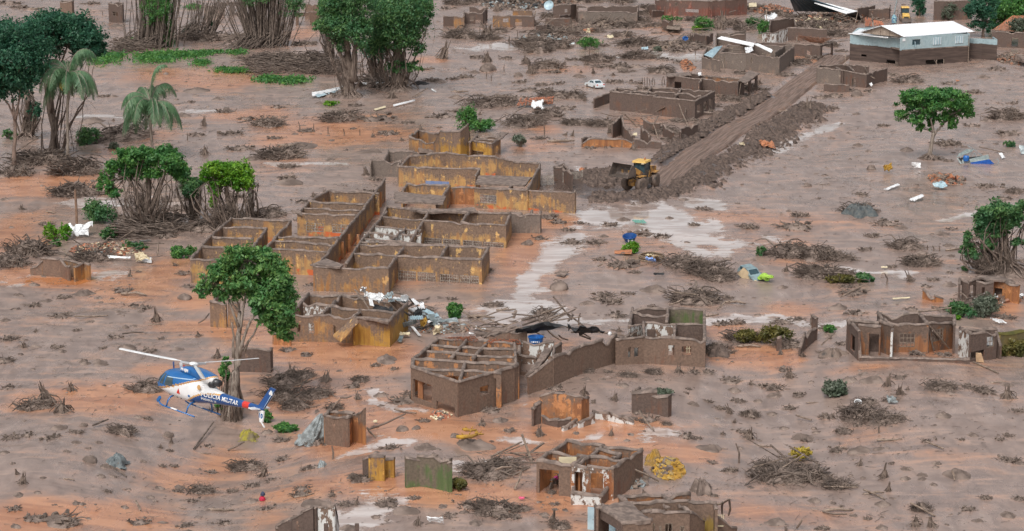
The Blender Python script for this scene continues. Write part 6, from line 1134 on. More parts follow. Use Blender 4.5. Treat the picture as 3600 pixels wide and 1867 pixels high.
# ------------------------------------------------------------------ wheels and machines
def wheel(parent, c, r, w, axis='y', rim=None, dirt=M_BLACK):
    mb = MB(); mb.lathe([(r * .6, -w / 2), (r * .93, -w / 2), (r, -w * .32), (r, w * .32), (r * .93, w / 2), (r * .6, w / 2)], 22, c, 0, axis); wo = part('wheel', mb, dirt, parent, True)
    mb = MB(); mb.lathe([(r * .1, -w * .45), (r * .6, -w * .4), (r * .6, w * .4), (r * .22, w * .52), (r * .1, w * .5)], 18, c, 0, axis); part('rim', mb, rim or M_STEEL, wo, True); return wo
def loader():
    b = at('F', 2245, 668); root = thing('wheel_loader', 'yellow articulated wheel loader with raised bucket clearing the mud road', 'wheel loader', b, R(-90 - 24)); BUILD.append((root, [b]))
    # +x forward. front frame turned a little further
    fr = Matrix.Rotation(R(-20), 3, 'Z')
    def fb(mb, c, s, rot=None, m=0): v = fr @ Vector(c); return mb.box(v, s, fr @ rot if rot else fr, m)
    for x, y in ((-2.7, 1.08), (-2.7, -1.08)): wheel(root, (x, y, .86), .88, .62)
    for y in (1.08, -1.08):
        o = wheel(root, (0, 0, 0), .88, .62); o.location = fr @ Vector((.75, y, .86)); o.rotation_euler = (0, 0, R(-20))
    mb = MB(); mb.prism([(-4.0, .75), (-4.0, 1.7), (-3.85, 2.4), (-2.2, 2.6), (-1.75, 2.4), (-1.4, 1.2), (-1.4, .7)], -.75, .75); part('engine_hood', mb, M_YEL, root)
    mb = MB(); mb.prism([(-4.25, .6), (-4.25, 1.3), (-3.75, 1.45), (-3.7, .6)], -.95, .95); part('counterweight', mb, M_YEL, root)
    mb = MB(); [mb.box((-4.05, 0, .95 + i * .16), (.08, .9, .06)) for i in range(5)]; part('radiator_grille', mb, M_DARKIN, root)
    mb = MB(); mb.prism([(-1.4, .6), (-1.5, 1.25), (-.2, 1.3), (-.2, .6)], -.5, .5); part('rear_frame', mb, M_YEL, root)
    for sg in (1, -1):
        mb = MB(); mb.box((-2.7, sg * 1.06, 1.88), (1.5, .62, .08)); part('fender', mb, M_YEL, root)
        mb = MB(); mb.prism([(-1.7, .7), (-1.7, 1.4), (-.6, 1.4), (-.5, .7)], sg * .55, sg * 1.05); part('step_tank', mb, M_STEEL, root)
    # cab
    x0, x1, y0 = -1.75, -.15, .72
    for sx in (x0, x1):
        for sg in (1, -1): mb = MB(); mb.bar((sx, sg * y0, 1.4), (sx - (.1 if sx == x1 else 0), sg * (y0 - .04), 3.25), .1); part('cab_post', mb, M_DARKIN, root)
    mb = MB(); mb.box((-.95, 0, 1.75), (1.5, 1.36, .62)); part('cab_base', mb, M_STEEL, root)
    mb = MB(); mb.box((-.95, 0, 2.65), (1.42, 1.34, 1.2)); part('cab_glass', mb, M_GLASS, root)
    mb = MB(); mb.box((-.92, 0, 3.36), (1.95, 1.72, .22), None, 0, .94); roof = part('cab_roof', mb, M_YELC, root)
    mb = MB(); mb.lathe([(.09, 0), (.1, .2), (.05, .26)], 10, (-1.2, .3, 3.48)); part('beacon', mb, M_ORANGE, roof)
    for y in (.62, .42): mb = MB(); mb.box((.02, y, 3.2), (.12, .16, .16)); part('work_light', mb, M_CREAM, roof)
    mb = MB(); mb.lathe([(.08, 0), (.08, .9)], 8, (-2.4, .2, 2.1)); part('exhaust_stack', mb, M_STEEL, root)
    # front frame, arms, bucket
    mb = MB(); fb(mb, (.6, 0, 1.0), (1.5, .8, .7)); fb(mb, (.75, 0, .86), (.5, 1.9, .4)); part('front_frame', mb, M_YEL, root)
    for sg in (1, -1):
        mb = MB(); mb.box(fr @ Vector((.75, sg * 1.06, 1.85)), (1.25, .62, .08), fr); part('front_fender', mb, M_YEL, root)
        mb = MB(); P = [fr @ Vector(v) for v in ((.15, sg * .5, 1.95), (1.35, sg * .5, 2.6), (2.35, sg * .5, 2.45))]; mb.bar(P[0], P[1], .3, .6); mb.bar(P[1], P[2], .28, .5); part('lift_arm', mb, M_YEL, root)
        mb = MB(); mb.bar(fr @ Vector((.55, sg * .35, 1.0)), fr @ Vector((1.5, sg * .35, 2.0)), .16); part('lift_cylinder', mb, M_STEEL, root)
    mb = MB(); mb.bar(fr @ Vector((.4, 0, 1.9)), fr @ Vector((1.4, 0, 2.7)), .2, .3); mb.bar(fr @ Vector((1.4, 0, 2.75)), fr @ Vector((2.3, 0, 2.35)), .14, .2); part('tilt_linkage', mb, M_YEL, root)
    prof = [(2.35, 1.55), (2.2, 1.85), (2.25, 2.35), (2.5, 2.75), (2.95, 2.95)]; inner = [(p[0] + .07, p[1] + .03) for p in prof]
    W = 1.5; V = []; F = []
    for (x, z) in prof + inner:
        for y in (-W, W): V.append(tuple(fr @ Vector((x, y, z))))
    n = len(prof)
    for i in range(n - 1): F += [(2 * i, 2 * i + 1, 2 * i + 3, 2 * i + 2), (2 * (n + i) + 1, 2 * (n + i), 2 * (n + i) + 2, 2 * (n + i) + 3)]
    lip = [(3.75, 1.42)]; a = len(V)
    for y in (-W, W): V.append(tuple(fr @ Vector((3.7, y, 1.45))))
    for y in (-W, W): V.append(tuple(fr @ Vector((3.7, y, 1.52))))
    F += [(0, a, a + 1, 1), (2 * n, 2 * n + 1, a + 3, a + 2), (a, a + 2, a + 3, a + 1)]
    mb = MB(); mb.add(V, F)
    for sg in (-1, 1): mb.add([tuple(fr @ Vector((x, sg * (W + .01), z))) for x, z in prof + [(3.55, 2.0), (3.7, 1.47)]] + [tuple(fr @ Vector((x, sg * (W - .05), z))) for x, z in prof + [(3.55, 2.0), (3.7, 1.47)]], [tuple(range(7)), tuple(range(13, 6, -1))] + [(i, (i + 1) % 7, 7 + (i + 1) % 7, 7 + i) for i in range(7)])
    mb.V = [v + np.array((0, 0, .55)) for v in mb.V]; bk = part('bucket', mb, M_STEEL, root)
    root.scale = (1.13, 1.13, 1.13)
    for i in range(8): mb = MB(); mb.box(fr @ Vector((3.78, -1.4 + i * .4, 2.02)), (.28, .1, .06), fr); part('bucket_tooth', mb, M_STEEL, bk)
loader()
def digger():
    b = at('a4', 975, 150); root = thing('backhoe_digger', 'yellow backhoe digger seen from behind its bonnet near the white roofed building', 'digger', b, R(-92)); BUILD.append((root, [b]))
    for x, y, r in ((1.1, .95, .55), (1.1, -.95, .55), (-1.1, .95, .75), (-1.1, -.95, .75)): wheel(root, (x, y, r), r, .42)
    mb = MB(); mb.prism([(.2, .8), (.2, 1.7), (.6, 1.85), (1.75, 1.62), (2.0, 1.4), (2.0, .85)], -.72, .72); part('bonnet', mb, M_YELC, root)
    mb = MB(); mb.box((2.02, 0, .95), (.06, 1.1, .4)); part('radiator_grille', mb, M_DARKIN, root)
    mb = MB(); mb.box((0, 0, .85), (3.4, .9, .35)); part('chassis', mb, M_STEEL, root)
    mb = MB(); mb.box((-.75, 0, 2.25), (1.5, 1.5, 1.2)); part('cab_glass', mb, M_GLASS, root)
    for x in (-1.5, 0):
        for y in (.76, -.76): mb = MB(); mb.bar((x, y, 1.2), (x, y, 2.95), .1); part('cab_post', mb, M_DARKIN, root)
    mb = MB(); mb.box((-.75, 0, 3.05), (1.9, 1.75, .3), None, 0, .9); part('cab_roof', mb, M_YELC, root)
    mb = MB(); mb.bar((-1.9, 0, .9), (-2.6, 0, 3.1), .28); mb.bar((-2.6, 0, 3.1), (-3.3, 0, 1.6), .22); part('boom', mb, M_YEL, root)
    for y in (.8, -.8): mb = MB(); mb.bar((.9, y, 1.0), (2.6, y, .4), .16, .25); part('loader_arm', mb, M_YEL, root)
    mb = MB(); mb.prism([(2.5, .1), (2.45, .8), (2.7, .9), (2.75, .35), (3.3, .1)], -1.05, 1.05); part('front_bucket', mb, M_STEEL, root)
digger()
def car(name, label, k, x, y, rz, tilt, body, wagon, sink):
    b = at(k, x, y); root = thing(name, label, 'car', b - Vector((0, 0, sink)), 0); root.rotation_euler = (tilt[0], tilt[1], rz); BUILD.append((root, [b]))
    W = .83
    if wagon: side = [(-2.0, .35), (-2.05, .75), (-1.95, .95), (.85, .92), (1.9, .78), (2.05, .6), (2.0, .32)]; top = [(-1.9, .93), (-1.62, 1.40), (.05, 1.42), (.85, .92)]
    else: side = [(-2.1, .38), (-2.12, .72), (-2.0, .98), (-1.35, 1.0), (.95, .93), (1.95, .76), (2.1, .58), (2.05, .32)]; top = [(-1.5, .98), (-.85, 1.42), (.2, 1.44), (1.0, .93)]
    # side outline broken by the wheel arches
    out = []
    xs = [(-1.28, .33), (1.28, .33)]; lo = []
    for cx, r in xs:
        lo += [(cx - r - .04, .28)] + [(cx + (r + .04) * math.cos(math.pi - math.pi * i / 7), .30 + (r + .04) * math.sin(math.pi * i / 7)) for i in range(8)] + [(cx + r + .04, .28)]
    pts = side + lo[::-1]; mb = MB(); mb.prism(pts, -W, W); part('body', mb, body, root)
    t = .70; n = len(top); V = [(p[0], -(W - .03 if p[1] < 1.1 else t), p[1]) for p in top] + [(p[0], (W - .03 if p[1] < 1.1 else t), p[1]) for p in top]
    mb = MB(); mb.add(V, [(0, 1, 2, 3), (7, 6, 5, 4), (0, 4, 5, 1), (1, 5, 6, 2), (2, 6, 7, 3)]); part('cabin', mb, body, root)
    def pane(nm, q, nrm): mb = MB(); mb.add([tuple(Vector(v) + Vector(nrm) * .012) for v in q], [(0, 1, 2, 3)]); part(nm, mb, M_GLASS, root)
    P = [Vector(v) for v in V]
    def quad(a, b, c, d, u0, u1, v0, v1): f = lambda u, v: a.lerp(b, u).lerp(d.lerp(c, u), v); return [f(u0, v0), f(u1, v0), f(u1, v1), f(u0, v1)]
    pane('rear_window', quad(P[0], P[4], P[5], P[1], .1, .9, .12, .9), (-.8, 0, .5)); pane('windscreen', quad(P[3], P[7], P[6], P[2], .08, .92, .1, .92), (.7, 0, .7))
    for s, o in ((0, -1), (4, 1)):
        segs = ((.06, .34), (.37, .64), (.67, .92)) if wagon else ((.16, .46), (.5, .84))
        a, b2, c, d = P[s], P[s + 3], P[s + 2], P[s + 1]
        for u0, u1 in segs: pane('side_window', quad(a, b2, c, d, u0, u1, .12, .86), (0, o, .2))
    for x_ in (-1.28, 1.28):
        for y_ in (W - .08, -W + .08): wheel(root, (x_, y_, .30), .30, .2, rim=M_ZINC)
    for y_ in (.66, -.66):
        mb = MB(); mb.box((-2.07 if not wagon else -2.02, y_, .78), (.12, .24, .22)); part('tail_light', mb, H_RED, root); mb = MB(); mb.box((2.0, y_, .64), (.14, .3, .16)); part('headlight', mb, M_CREAM, root)
    mb = MB(); mb.box((-2.1, 0, .45), (.16, 1.64, .22)); part('rear_bumper', mb, body, root); mb = MB(); mb.box((2.04, 0, .42), (.16, 1.64, .22)); part('front_bumper', mb, body, root)
    for y_ in (.9, -.9): mb = MB(); mb.box((.75, y_, .98), (.14, .16, .1)); part('wing_mirror', mb, body, root)
    return root
CARW = gloss('car_white', (.72, .77, .79), .3); CARG = mat('car_grey_green', (.24, .33, .35), (.17, .24, .26), .35, scale=1.5, bump=.02, dirt=.34)
car('parked_car', 'pale silver sedan stranded in the mud among stumps, seen from its rear', 'a3', 588, 622, R(118), (0, 0), CARW, False, .08)
wg = car('stranded_car', 'smashed grey green hatchback nose down against the long brush heap', 'b3', 1705, 715, R(-64), (R(5), R(10)), CARG, True, .25); wg.scale = (.88, .88, .88)
p = at('F', 2690, 990); mb = MB(); g = np.random.default_rng(3)
for i in range(22): mb.lathe([(.05, -.16), (.3, -.05), (.27, .14), (.04, .26)], 7, (g.normal() * .2, g.normal() * .25, .2 + g.random() * .55))
single('lime_plastic_sheet', mb, mat('lime_plastic', (.36, .58, .08), (.28, .48, .07), .5, bump=.2), 'bright lime green plastic crumpled at the nose of the smashed hatchback', 'plastic sheet', p)
p = at('F', 2620, 978); mb = MB(); mb.box((0, 0, .35), (1.5, .08, 1.0), Matrix.Rotation(R(38), 3, 'Y') @ Matrix.Rotation(R(-25), 3, 'X')); single('tan_board', mb, mat('tan_board', (.40, .30, .18), (.34, .25, .15), .7, dirt=.15), 'tan board leaning on the side of the smashed hatchback', 'board', p, R(-30))
# crushed blue truck body on the right
def wreck():
    b = at('w', 1000, 800); root = thing('crushed_truck_body', 'crushed blue and grey truck body near the umbrella tree', 'wreck', b); BUILD.append((root, [b])); Y = b.y
    P = lambda x, y, dy=0: on_depth('w', x, y, Y + dy) - b
    def sheet(nm, pts, m, t=.06):
        n = len(pts); V = [tuple(p) for p in pts] + [tuple(p + Vector((0, t, .0))) for p in pts]; mb = MB(); mb.add(V, [tuple(range(n)), tuple(range(2 * n - 1, n - 1, -1))] + [(i, (i + 1) % n, n + (i + 1) % n, n + i) for i in range(n)]); return part(nm, mb, m, root)
    WB = mat('wreck_blue', (.01, .10, .42), (.008, .075, .33), .4, dirt=.1); WG = mat('wreck_grey', (.27, .32, .31), (.17, .21, .21), .5, dirt=.25)
    sheet('side_panel', [P(750, 770), P(1320, 670), P(1540, 865, .4), P(1380, 890), P(900, 860)], WB); sheet('top_panel', [P(730, 665, .2), P(1060, 620, 1.4), P(1290, 530, 2.0), P(1300, 560, 1.6), P(1320, 668, .05), P(750, 765, .05)], WG)
    sheet('roof_panel', [P(360, 610, .5), P(430, 500, 1.6), P(660, 370, 3), P(870, 385, 3.2), P(800, 450, 2), P(500, 560, 1)], WG); sheet('front_panel', [P(350, 620, .4), P(420, 650, .3), P(620, 950, -.6), P(560, 930, -.5)], WG); sheet('inner_panel', [P(520, 670, .6), P(570, 700, .5), P(580, 860, .2), P(520, 800, .3)], WG)
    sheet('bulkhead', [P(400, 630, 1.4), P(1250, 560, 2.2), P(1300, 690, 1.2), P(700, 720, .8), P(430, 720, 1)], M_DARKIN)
    mb = MB()
    for a in ((P(690, 265, 3.2), P(970, 440, 2.6)), (P(890, 470, 2.4), P(820, 600, 1.4)), (P(890, 470, 2.4), P(940, 600, 1.5)), (P(1320, 690, .1), P(1540, 690, .8)), (P(1540, 640, .8), P(1610, 720, .6)), (P(1610, 720, .6), P(1550, 830, .3)), (P(500, 560, 1), P(480, 640, .6)), (P(760, 500, 2), P(700, 620, 1)), (P(1000, 480, 2), P(1120, 570, 1.4)), (P(600, 480, 2.2), P(620, 600, 1.2))): mb.bar(a[0], a[1], .07)
    part('bent_frame', mb, M_ZINC, root); mb = MB(); mb.lathe([(.25, -.4), (.42, -.3), (.45, .25), (.3, .45)], 12, P(640, 650, .5)); part('blue_drum', mb, M_BLUE, root)
wreck()
def motorbike():
    b = at('c3', 308, 1025); root = thing('motorcycle', 'small muddy motorcycle with pink tank beside the cream door', 'motorcycle', b, R(60)); BUILD.append((root, [b]))
    for x in (.62, -.62): wheel(root, (x, 0, .3), .3, .1)
    mb = MB(); mb.bar((.62, 0, .3), (.4, 0, 1.0), .06); mb.bar((-.62, 0, .3), (0, 0, .45), .07); mb.bar((0, 0, .45), (.42, 0, .85), .08); part('frame', mb, M_STEEL, root); mb = MB(); mb.box((.1, 0, .78), (.5, .24, .22), None, 0, .7); part('fuel_tank', mb, mat('pink_paint', (.55, .06, .28), (.4, .04, .2), .4), root)
    mb = MB(); mb.box((-.4, 0, .76), (.6, .24, .1)); part('seat', mb, M_BLACK, root); mb = MB(); mb.bar((.4, -.32, 1.02), (.4, .32, 1.02), .04); part('handlebar', mb, M_STEEL, root); mb = MB(); mb.box((0, 0, .45), (.35, .26, .3)); part('engine', mb, M_STEEL, root); mb = MB(); mb.lathe([(.05, -.05), (.1, .03), (.09, .06)], 10, (.5, 0, .9), 0, 'x'); part('headlight', mb, M_WHITE, root)
motorbike()
# ------------------------------------------------------------------ things left lying: sheets, planks, tanks, tiles
def flat(name, label, cat, k, q, m, h=.3, t=.05, corr=0, group=None, crumple=0.0, n=8):
    """a sheet over four picture corners (x, y[, height]), its own thickness, ribbed when corr > 0"""
    P = [at(k, p[0], p[1], p[2] if len(p) > 2 else h) for p in q]; c = sum(P, Vector()) / 4; nu = max(n, corr * 2) ; nv = n if crumple else 1
    V = []; F = []; sd = len(bpy.data.meshes); g = np.random.default_rng(sd)
    nn = (P[1] - P[0]).cross(P[3] - P[0]); nn.normalize(); nn = nn if nn.z > 0 else -nn
    for s in (0, 1):
        for i in range(nu + 1):
            for j in range(nv + 1):
                u, v = i / nu, j / nv; p = P[0].lerp(P[1], u).lerp(P[3].lerp(P[2], u), v) - c
                if corr: p = p + nn * (.10 * (i % 2))
                if crumple: p = p + Vector((crumple * (vnoise(i * .7, j * .7, sd) - .5), crumple * (vnoise(i * .7, j * .7, sd + 3) - .5), crumple * 1.3 * (vnoise(i * .9, j * .9, sd + 1) - .3)))
                V.append(tuple(p - nn * t * s))
    m_ = (nu + 1) * (nv + 1); w = nv + 1
    for s in (0, 1):
        for i in range(nu):
            for j in range(nv):
                f = [s * m_ + i * w + j, s * m_ + (i + 1) * w + j, s * m_ + (i + 1) * w + j + 1, s * m_ + i * w + j + 1]; F.append(f if not s else f[::-1])
    for i in range(nu): F += [(i * w, m_ + i * w, m_ + (i + 1) * w, (i + 1) * w), (i * w + nv, (i + 1) * w + nv, m_ + (i + 1) * w + nv, m_ + i * w + nv)]
    for j in range(nv): F += [(j, j + 1, m_ + j + 1, m_ + j), (nu * w + j, m_ + nu * w + j, m_ + nu * w + j + 1, nu * w + j + 1)]
    mb = MB(); mb.add(V, F); o = single(name, mb, m, label, cat, c, group=group); BUILD.append((o, P)); return o
SG = 'tin sheets heaped against the ochre block'
SHEETS = []
S = lambda lab, q, m, h=.4, corr=6, cr=0, nm='corrugated_sheet', k='f', gr=SG: flat(nm, lab, 'roof sheet' if corr else 'sheet', k, q, m, h, .04, corr, gr, cr)
S('white torn sheet standing highest at the top of the tin heap', [(140, 120, 4.4), (185, 65, 4.9), (245, 75, 4.8), (240, 185, 4.0)], M_WHITE, corr=0, cr=.3, nm='plastic_sheet')
S('broad crumpled white sheet across the top of the ochre block', [(210, 210, 3.6), (420, 160, 3.9), (640, 280, 3.2), (480, 345, 3.0)], M_WHITE, corr=0, cr=.6, nm='plastic_sheet')
S('ribbed zinc sheet slanting up at the back of the tin heap', [(560, 230, 3.5), (745, 125, 4.1), (780, 190, 3.9), (620, 290, 3.2)], M_ZINC, corr=5)
S('small white ribbed strip hanging down the front of the tin heap', [(300, 240, 3.4), (350, 235, 3.5), (400, 410, 2.8), (330, 400, 2.7)], M_WHITE, corr=3)
S('short striped white sheet at the far end of the tin heap', [(905, 210, 3.1), (1030, 200, 3.2), (1040, 280, 2.7), (930, 290, 2.6)], M_WHITE, corr=4)
S('pale ribbed sheet lying across the side of the tin heap', [(1050, 460, 1.9), (1270, 410, 1.9), (1320, 460, 1.6), (1130, 520, 1.5)], M_WHITE, corr=6)
S('steep grey ribbed sheet leaning over the black gap', [(1410, 560, 1.5), (1530, 560, 1.5), (1590, 800, .3), (1510, 780, .3)], M_ZINC, corr=5)
S('wide blue grey ribbed sheet against the ochre block corner', [(865, 750, 1.2), (1200, 670, 1.3), (1230, 730, .9), (900, 835, .6)], M_ZINC, corr=8)
S('narrow pale ribbed sheet below the wide blue grey one', [(1090, 790, .8), (1160, 800, .8), (1300, 970, .2), (1240, 970, .2)], M_WHITE, corr=3)
S('stub of ribbed zinc sheet nearest the ground front corner of the heap', [(880, 970, .6), (970, 960, .6), (920, 1090, .2), (835, 1080, .2)], M_ZINC, corr=4)
S('rusty tan board lying flat in front of the tin heap', [(880, 910, .5), (1080, 920, .4), (1060, 970, .3), (890, 960, .3)], M_CREAM, corr=0, cr=.2, nm='board')
S('yellow bundle tucked among the sheets of the tin heap', [(1270, 700, 1.0), (1380, 690, 1.0), (1400, 780, .6), (1300, 790, .5)], mat('yellow_cloth', (.6, .36, .07), (.5, .3, .06), .8), corr=0, cr=.6, nm='cloth')
S('cream sack at the ground end of the tin heap', [(1530, 830, .8), (1640, 820, .8), (1640, 920, .2), (1550, 930, .2)], M_CREAM, corr=0, cr=.5, nm='sack')
S('grey slab propped before the bright green bush', [(1580, 680, .9), (1960, 640, .9), (2000, 710, .6), (1640, 730, .6)], M_ZINC, corr=0, cr=.15, nm='board')
S('long whitish sheet on mud toward the collapsed dark roof', [(2300, 790, .3), (2560, 830, .3), (2570, 850, .2), (2310, 840, .2)], M_WHITE, corr=4)
S('short white scrap beside the long whitish sheet', [(2180, 905, .3), (2270, 920, .3), (2270, 940, .2), (2190, 930, .2)], M_WHITE, corr=0, cr=.1, nm='scrap')
S('dark torn roofing felt arched in the middle of the tin heap', [(1160, 580, 1.7), (1230, 480, 1.9), (1330, 490, 1.8), (1280, 600, 1.3)], M_DARKIN, corr=0, cr=.4, nm='roofing_felt')
S('dark sheet painting the gap shade under the crumpled white sheet', [(380, 380, 2.6), (780, 430, 2.6), (760, 520, 2.2), (400, 500, 2.2)], M_DARKIN, corr=0, cr=.2, nm='roofing_felt')  # not felt: a dark sheet painted as the shade of the gap
flat('roofing_felt', 'black collapsed roof sheet under crossed beams behind the blue tank', 'fallen roof', 'b3', [(0, 1098, 2.4), (270, 1042, 3.0), (390, 1072, 2.6), (100, 1118, 1.8)], M_DARKIN, 2, .08, 0, None, .5)
flat('roofing_felt', 'second black roof sheet fallen toward the barred window house', 'fallen roof', 'b3', [(385, 1078, 2.4), (520, 1085, 2.2), (655, 1106, 1.6), (480, 1130, 1.2)], M_DARKIN, 2, .08, 0, None, .5)
flat('mud_roof', 'mud covered flat roof remnant behind the beam house tiles', 'fallen roof', 'b2', [(1560, 1128, 3.4), (1822, 1075, 3.4), (1900, 1095, 3.2), (1640, 1150, 3.0)], M_CAP, 2, .1, 0, None, .4)
gT = np.random.default_rng(41)
for i in range(16):
    x = 620 + gT.random() * 1050; y = 230 + (x - 620) * .42 + gT.normal() * 110; h = float(np.clip(3.4 - (x - 620) / 300, .5, 3.3)); a = gT.random() * 3.14; L, w = 70 + 90 * gT.random(), 30 + 25 * gT.random(); c, s = math.cos(a) * L, math.sin(a) * L * .45; c2, s2 = -math.sin(a) * w, math.cos(a) * w * .6; dh = gT.normal() * .35
    SHEETS.append(([(x - c - c2, y - s - s2, h - dh), (x + c - c2, y + s - s2, h + dh), (x + c + c2, y + s + s2, h + dh * .6), (x - c + c2, y - s + s2, h - dh * .6)], (M_ZINC, M_WHITE, M_ZINC, M_TEAL)[i % 4], 3 + i % 4))
# white sheets sliding off the far house
for lab, q, m, c in (('longest white sheet on the dark sheet roofed ruin', [(955, 460, 3.6), (1005, 435, 3.8), (1395, 515, 3.5), (1385, 555, 3.2)], M_WHITE, 7), ('white sheet sagging at the dark side of that ruin', [(1385, 525, 3.4), (1440, 520, 3.5), (1620, 595, 2.9), (1600, 630, 2.7)], M_WHITE, 6), ('short white sheet hanging over the window front of that ruin', [(1280, 570, 3.1), (1370, 555, 3.2), (1385, 605, 2.8), (1300, 645, 2.6)], M_WHITE, 4), ('blue grey ribbed sheet slumped off the near corner of that ruin', [(920, 565, 2.9), (1020, 545, 3.0), (900, 690, 2.0), (790, 655, 2.2)], M_TEAL, 7)):
    flat('roof_sheet', lab, 'roof sheet', 'u', q, m, 3, .05, c, 'sheets on the dark far ruin')
# blue black fallen roof with white edge at the far top
flat('fallen_roof', 'huge dark blue fallen roof lying tilted behind the tile ruins', 'fallen roof', 'u', [(1815, -30, 4.6), (2090, -10, 5.0), (2576, 150, 2.6), (1880, 130, .8)], mat('navy_roof', (.018, .05, .075), (.03, .07, .095), .5, scale=1, dirt=.1), 3, .15, 10)
flat('fallen_roof', 'long white bright slope of the fallen roof at the far top', 'fallen roof', 'a4', [(330, 20, 4.2), (420, 25, 3.9), (640, 80, 2.7), (560, 98, 2.6)], M_WHITE, 3, .12, 8)
flat('fallen_roof', 'dark triangular end of the fallen roof by the leaning poles', 'fallen roof', 'a4', [(560, 100, 2.5), (640, 82, 2.6), (665, 142, .3), (600, 130, .3)], M_DARKIN, 2, .1, 0)
# tiles, really laid: rows of curved tiles on a slope
def tile_roof(label, k, q, nu, nv, m, gaps=.1, seed=1):
    P = [at(k, p[0], p[1], p[2]) for p in q]; c = sum(P, Vector()) / 4; root = thing('tile_roof', label, 'tile roof', c); g = np.random.default_rng(seed); BUILD.append((root, P))
    nn = (P[1] - P[0]).cross(P[3] - P[0]).normalized(); nn = nn if nn.z > 0 else -nn
    eu = (P[1] - P[0]).normalized(); ev = (P[3] - P[0]).normalized(); w = (P[1] - P[0]).length / nu; L = (P[3] - P[0]).length / nv
    V = []; F = []; n = 5
    for e in (0, 1):
        for i in range(n):
            a = math.pi * i / (n - 1); V.append(tuple(eu * (math.cos(a) * w * (.46 - .06 * e)) + nn * (math.sin(a) * w * .3) + ev * ((e - .5) * L * 1.12) + nn * (-.05 * e)))
    for i in range(n - 1): F.append((i, i + 1, n + i + 1, n + i))
    F += [tuple(range(n))[::-1], tuple(range(n, 2 * n))]; mb = MB(); mb.add(V, F); me = mb.mesh('tile'); me.materials.append(m); cnt = 0; ex = MB()
    mb = MB(); dz = nn * .07; mb.add([tuple(p - c - dz) for p in P] + [tuple(p - c - dz * 2.2) for p in P], [(0, 1, 2, 3), (7, 6, 5, 4), (0, 4, 5, 1), (1, 5, 6, 2), (2, 6, 7, 3), (3, 7, 4, 0)]); part('roof_deck', mb, M_MUDD, root)
    for j in range(nv):
        for i in range(nu):
            if g.random() < gaps: continue
            u, v = (i + .5) / nu, (j + .5) / nv; p = P[0].lerp(P[1], u).lerp(P[3].lerp(P[2], u), v) - c + Vector(g.normal(size=3)) * .025
            if cnt < 295: o = bpy.data.objects.new('tile', me); COL.objects.link(o); o.parent = root; o.location = p; o.rotation_euler = (g.normal() * .05, g.normal() * .05, g.normal() * .09); cnt += 1
            else: ex.add([tuple(Vector(v_) + p) for v_ in V], F)
    if ex.n: part('more_tiles', ex, m, root, kind='stuff')
    return root
tile_roof('red clay tile roof sunk to the mud behind the beam house', 'b2', [(1300, 1148, 3.3), (1560, 1136, 3.7), (1590, 1176, 3.2), (1330, 1166, 3.1)], 22, 6, M_TILE, .12, 1)
tile_roof('broken clay tile roof edge between beam house and blue tank', 'b2', [(1640, 1160, 3.4), (1870, 1160, 3.6), (1890, 1200, 3.0), (1650, 1186, 3.1)], 20, 5, M_TILE, .3, 2)
tile_roof('sunken rusty tile roof on the dark house beside the white roofed building', 'u', [(1900, 425, 3.6), (2330, 455, 3.3), (2210, 520, 2.5), (2060, 500, 2.5)], 26, 7, M_TILED, .1, 3)
tile_roof('bright orange hipped tile roof at the right frame edge', 'a4', [(1740, 112, 5.2), (1840, 112, 5.2), (1860, 230, 3.2), (1595, 212, 3.2)], 26, 9, mat('clean_terracotta', (.62, .25, .12), (.5, .19, .09), .75, scale=2), .0, 4)
tile_roof('patch of orange tiles on the mud over white boards far left of the loader', 'a3', [(60, 700, 1.1), (300, 688, 1.4), (290, 735, .5), (30, 750, .5)], 22, 5, M_TILE, .25, 5)
tile_roof('fallen orange tile patch beside the fallen roof end', 'a4', [(690, 128, 1.6), (735, 130, 1.6), (740, 182, .6), (690, 185, .6)], 7, 5, M_TILE, .1, 6)
tile_roof('small leaning orange tile patch left of the yellow digger', 'a4', [(750, 142, 1.6), (810, 155, 1.3), (830, 180, .6), (755, 180, .6)], 8, 4, M_TILE, .15, 7)
tile_roof('slipped tile roof against debris at the right edge below the wall', 'a4', [(1760, 385, 1.9), (1840, 375, 2.1), (1840, 450, .9), (1745, 425, .8)], 10, 6, M_TILED, .15, 8)
orr = ruin('ruined_house', 'brown house under the orange hipped roof at the frame edge', 'a4', 3.1, [([(1600, 222), (1830, 236)], dict(o=[(.6, .8, .2, 2.0)])), ([(1600, 222), (1690, 190)],)], [W_BRN2])
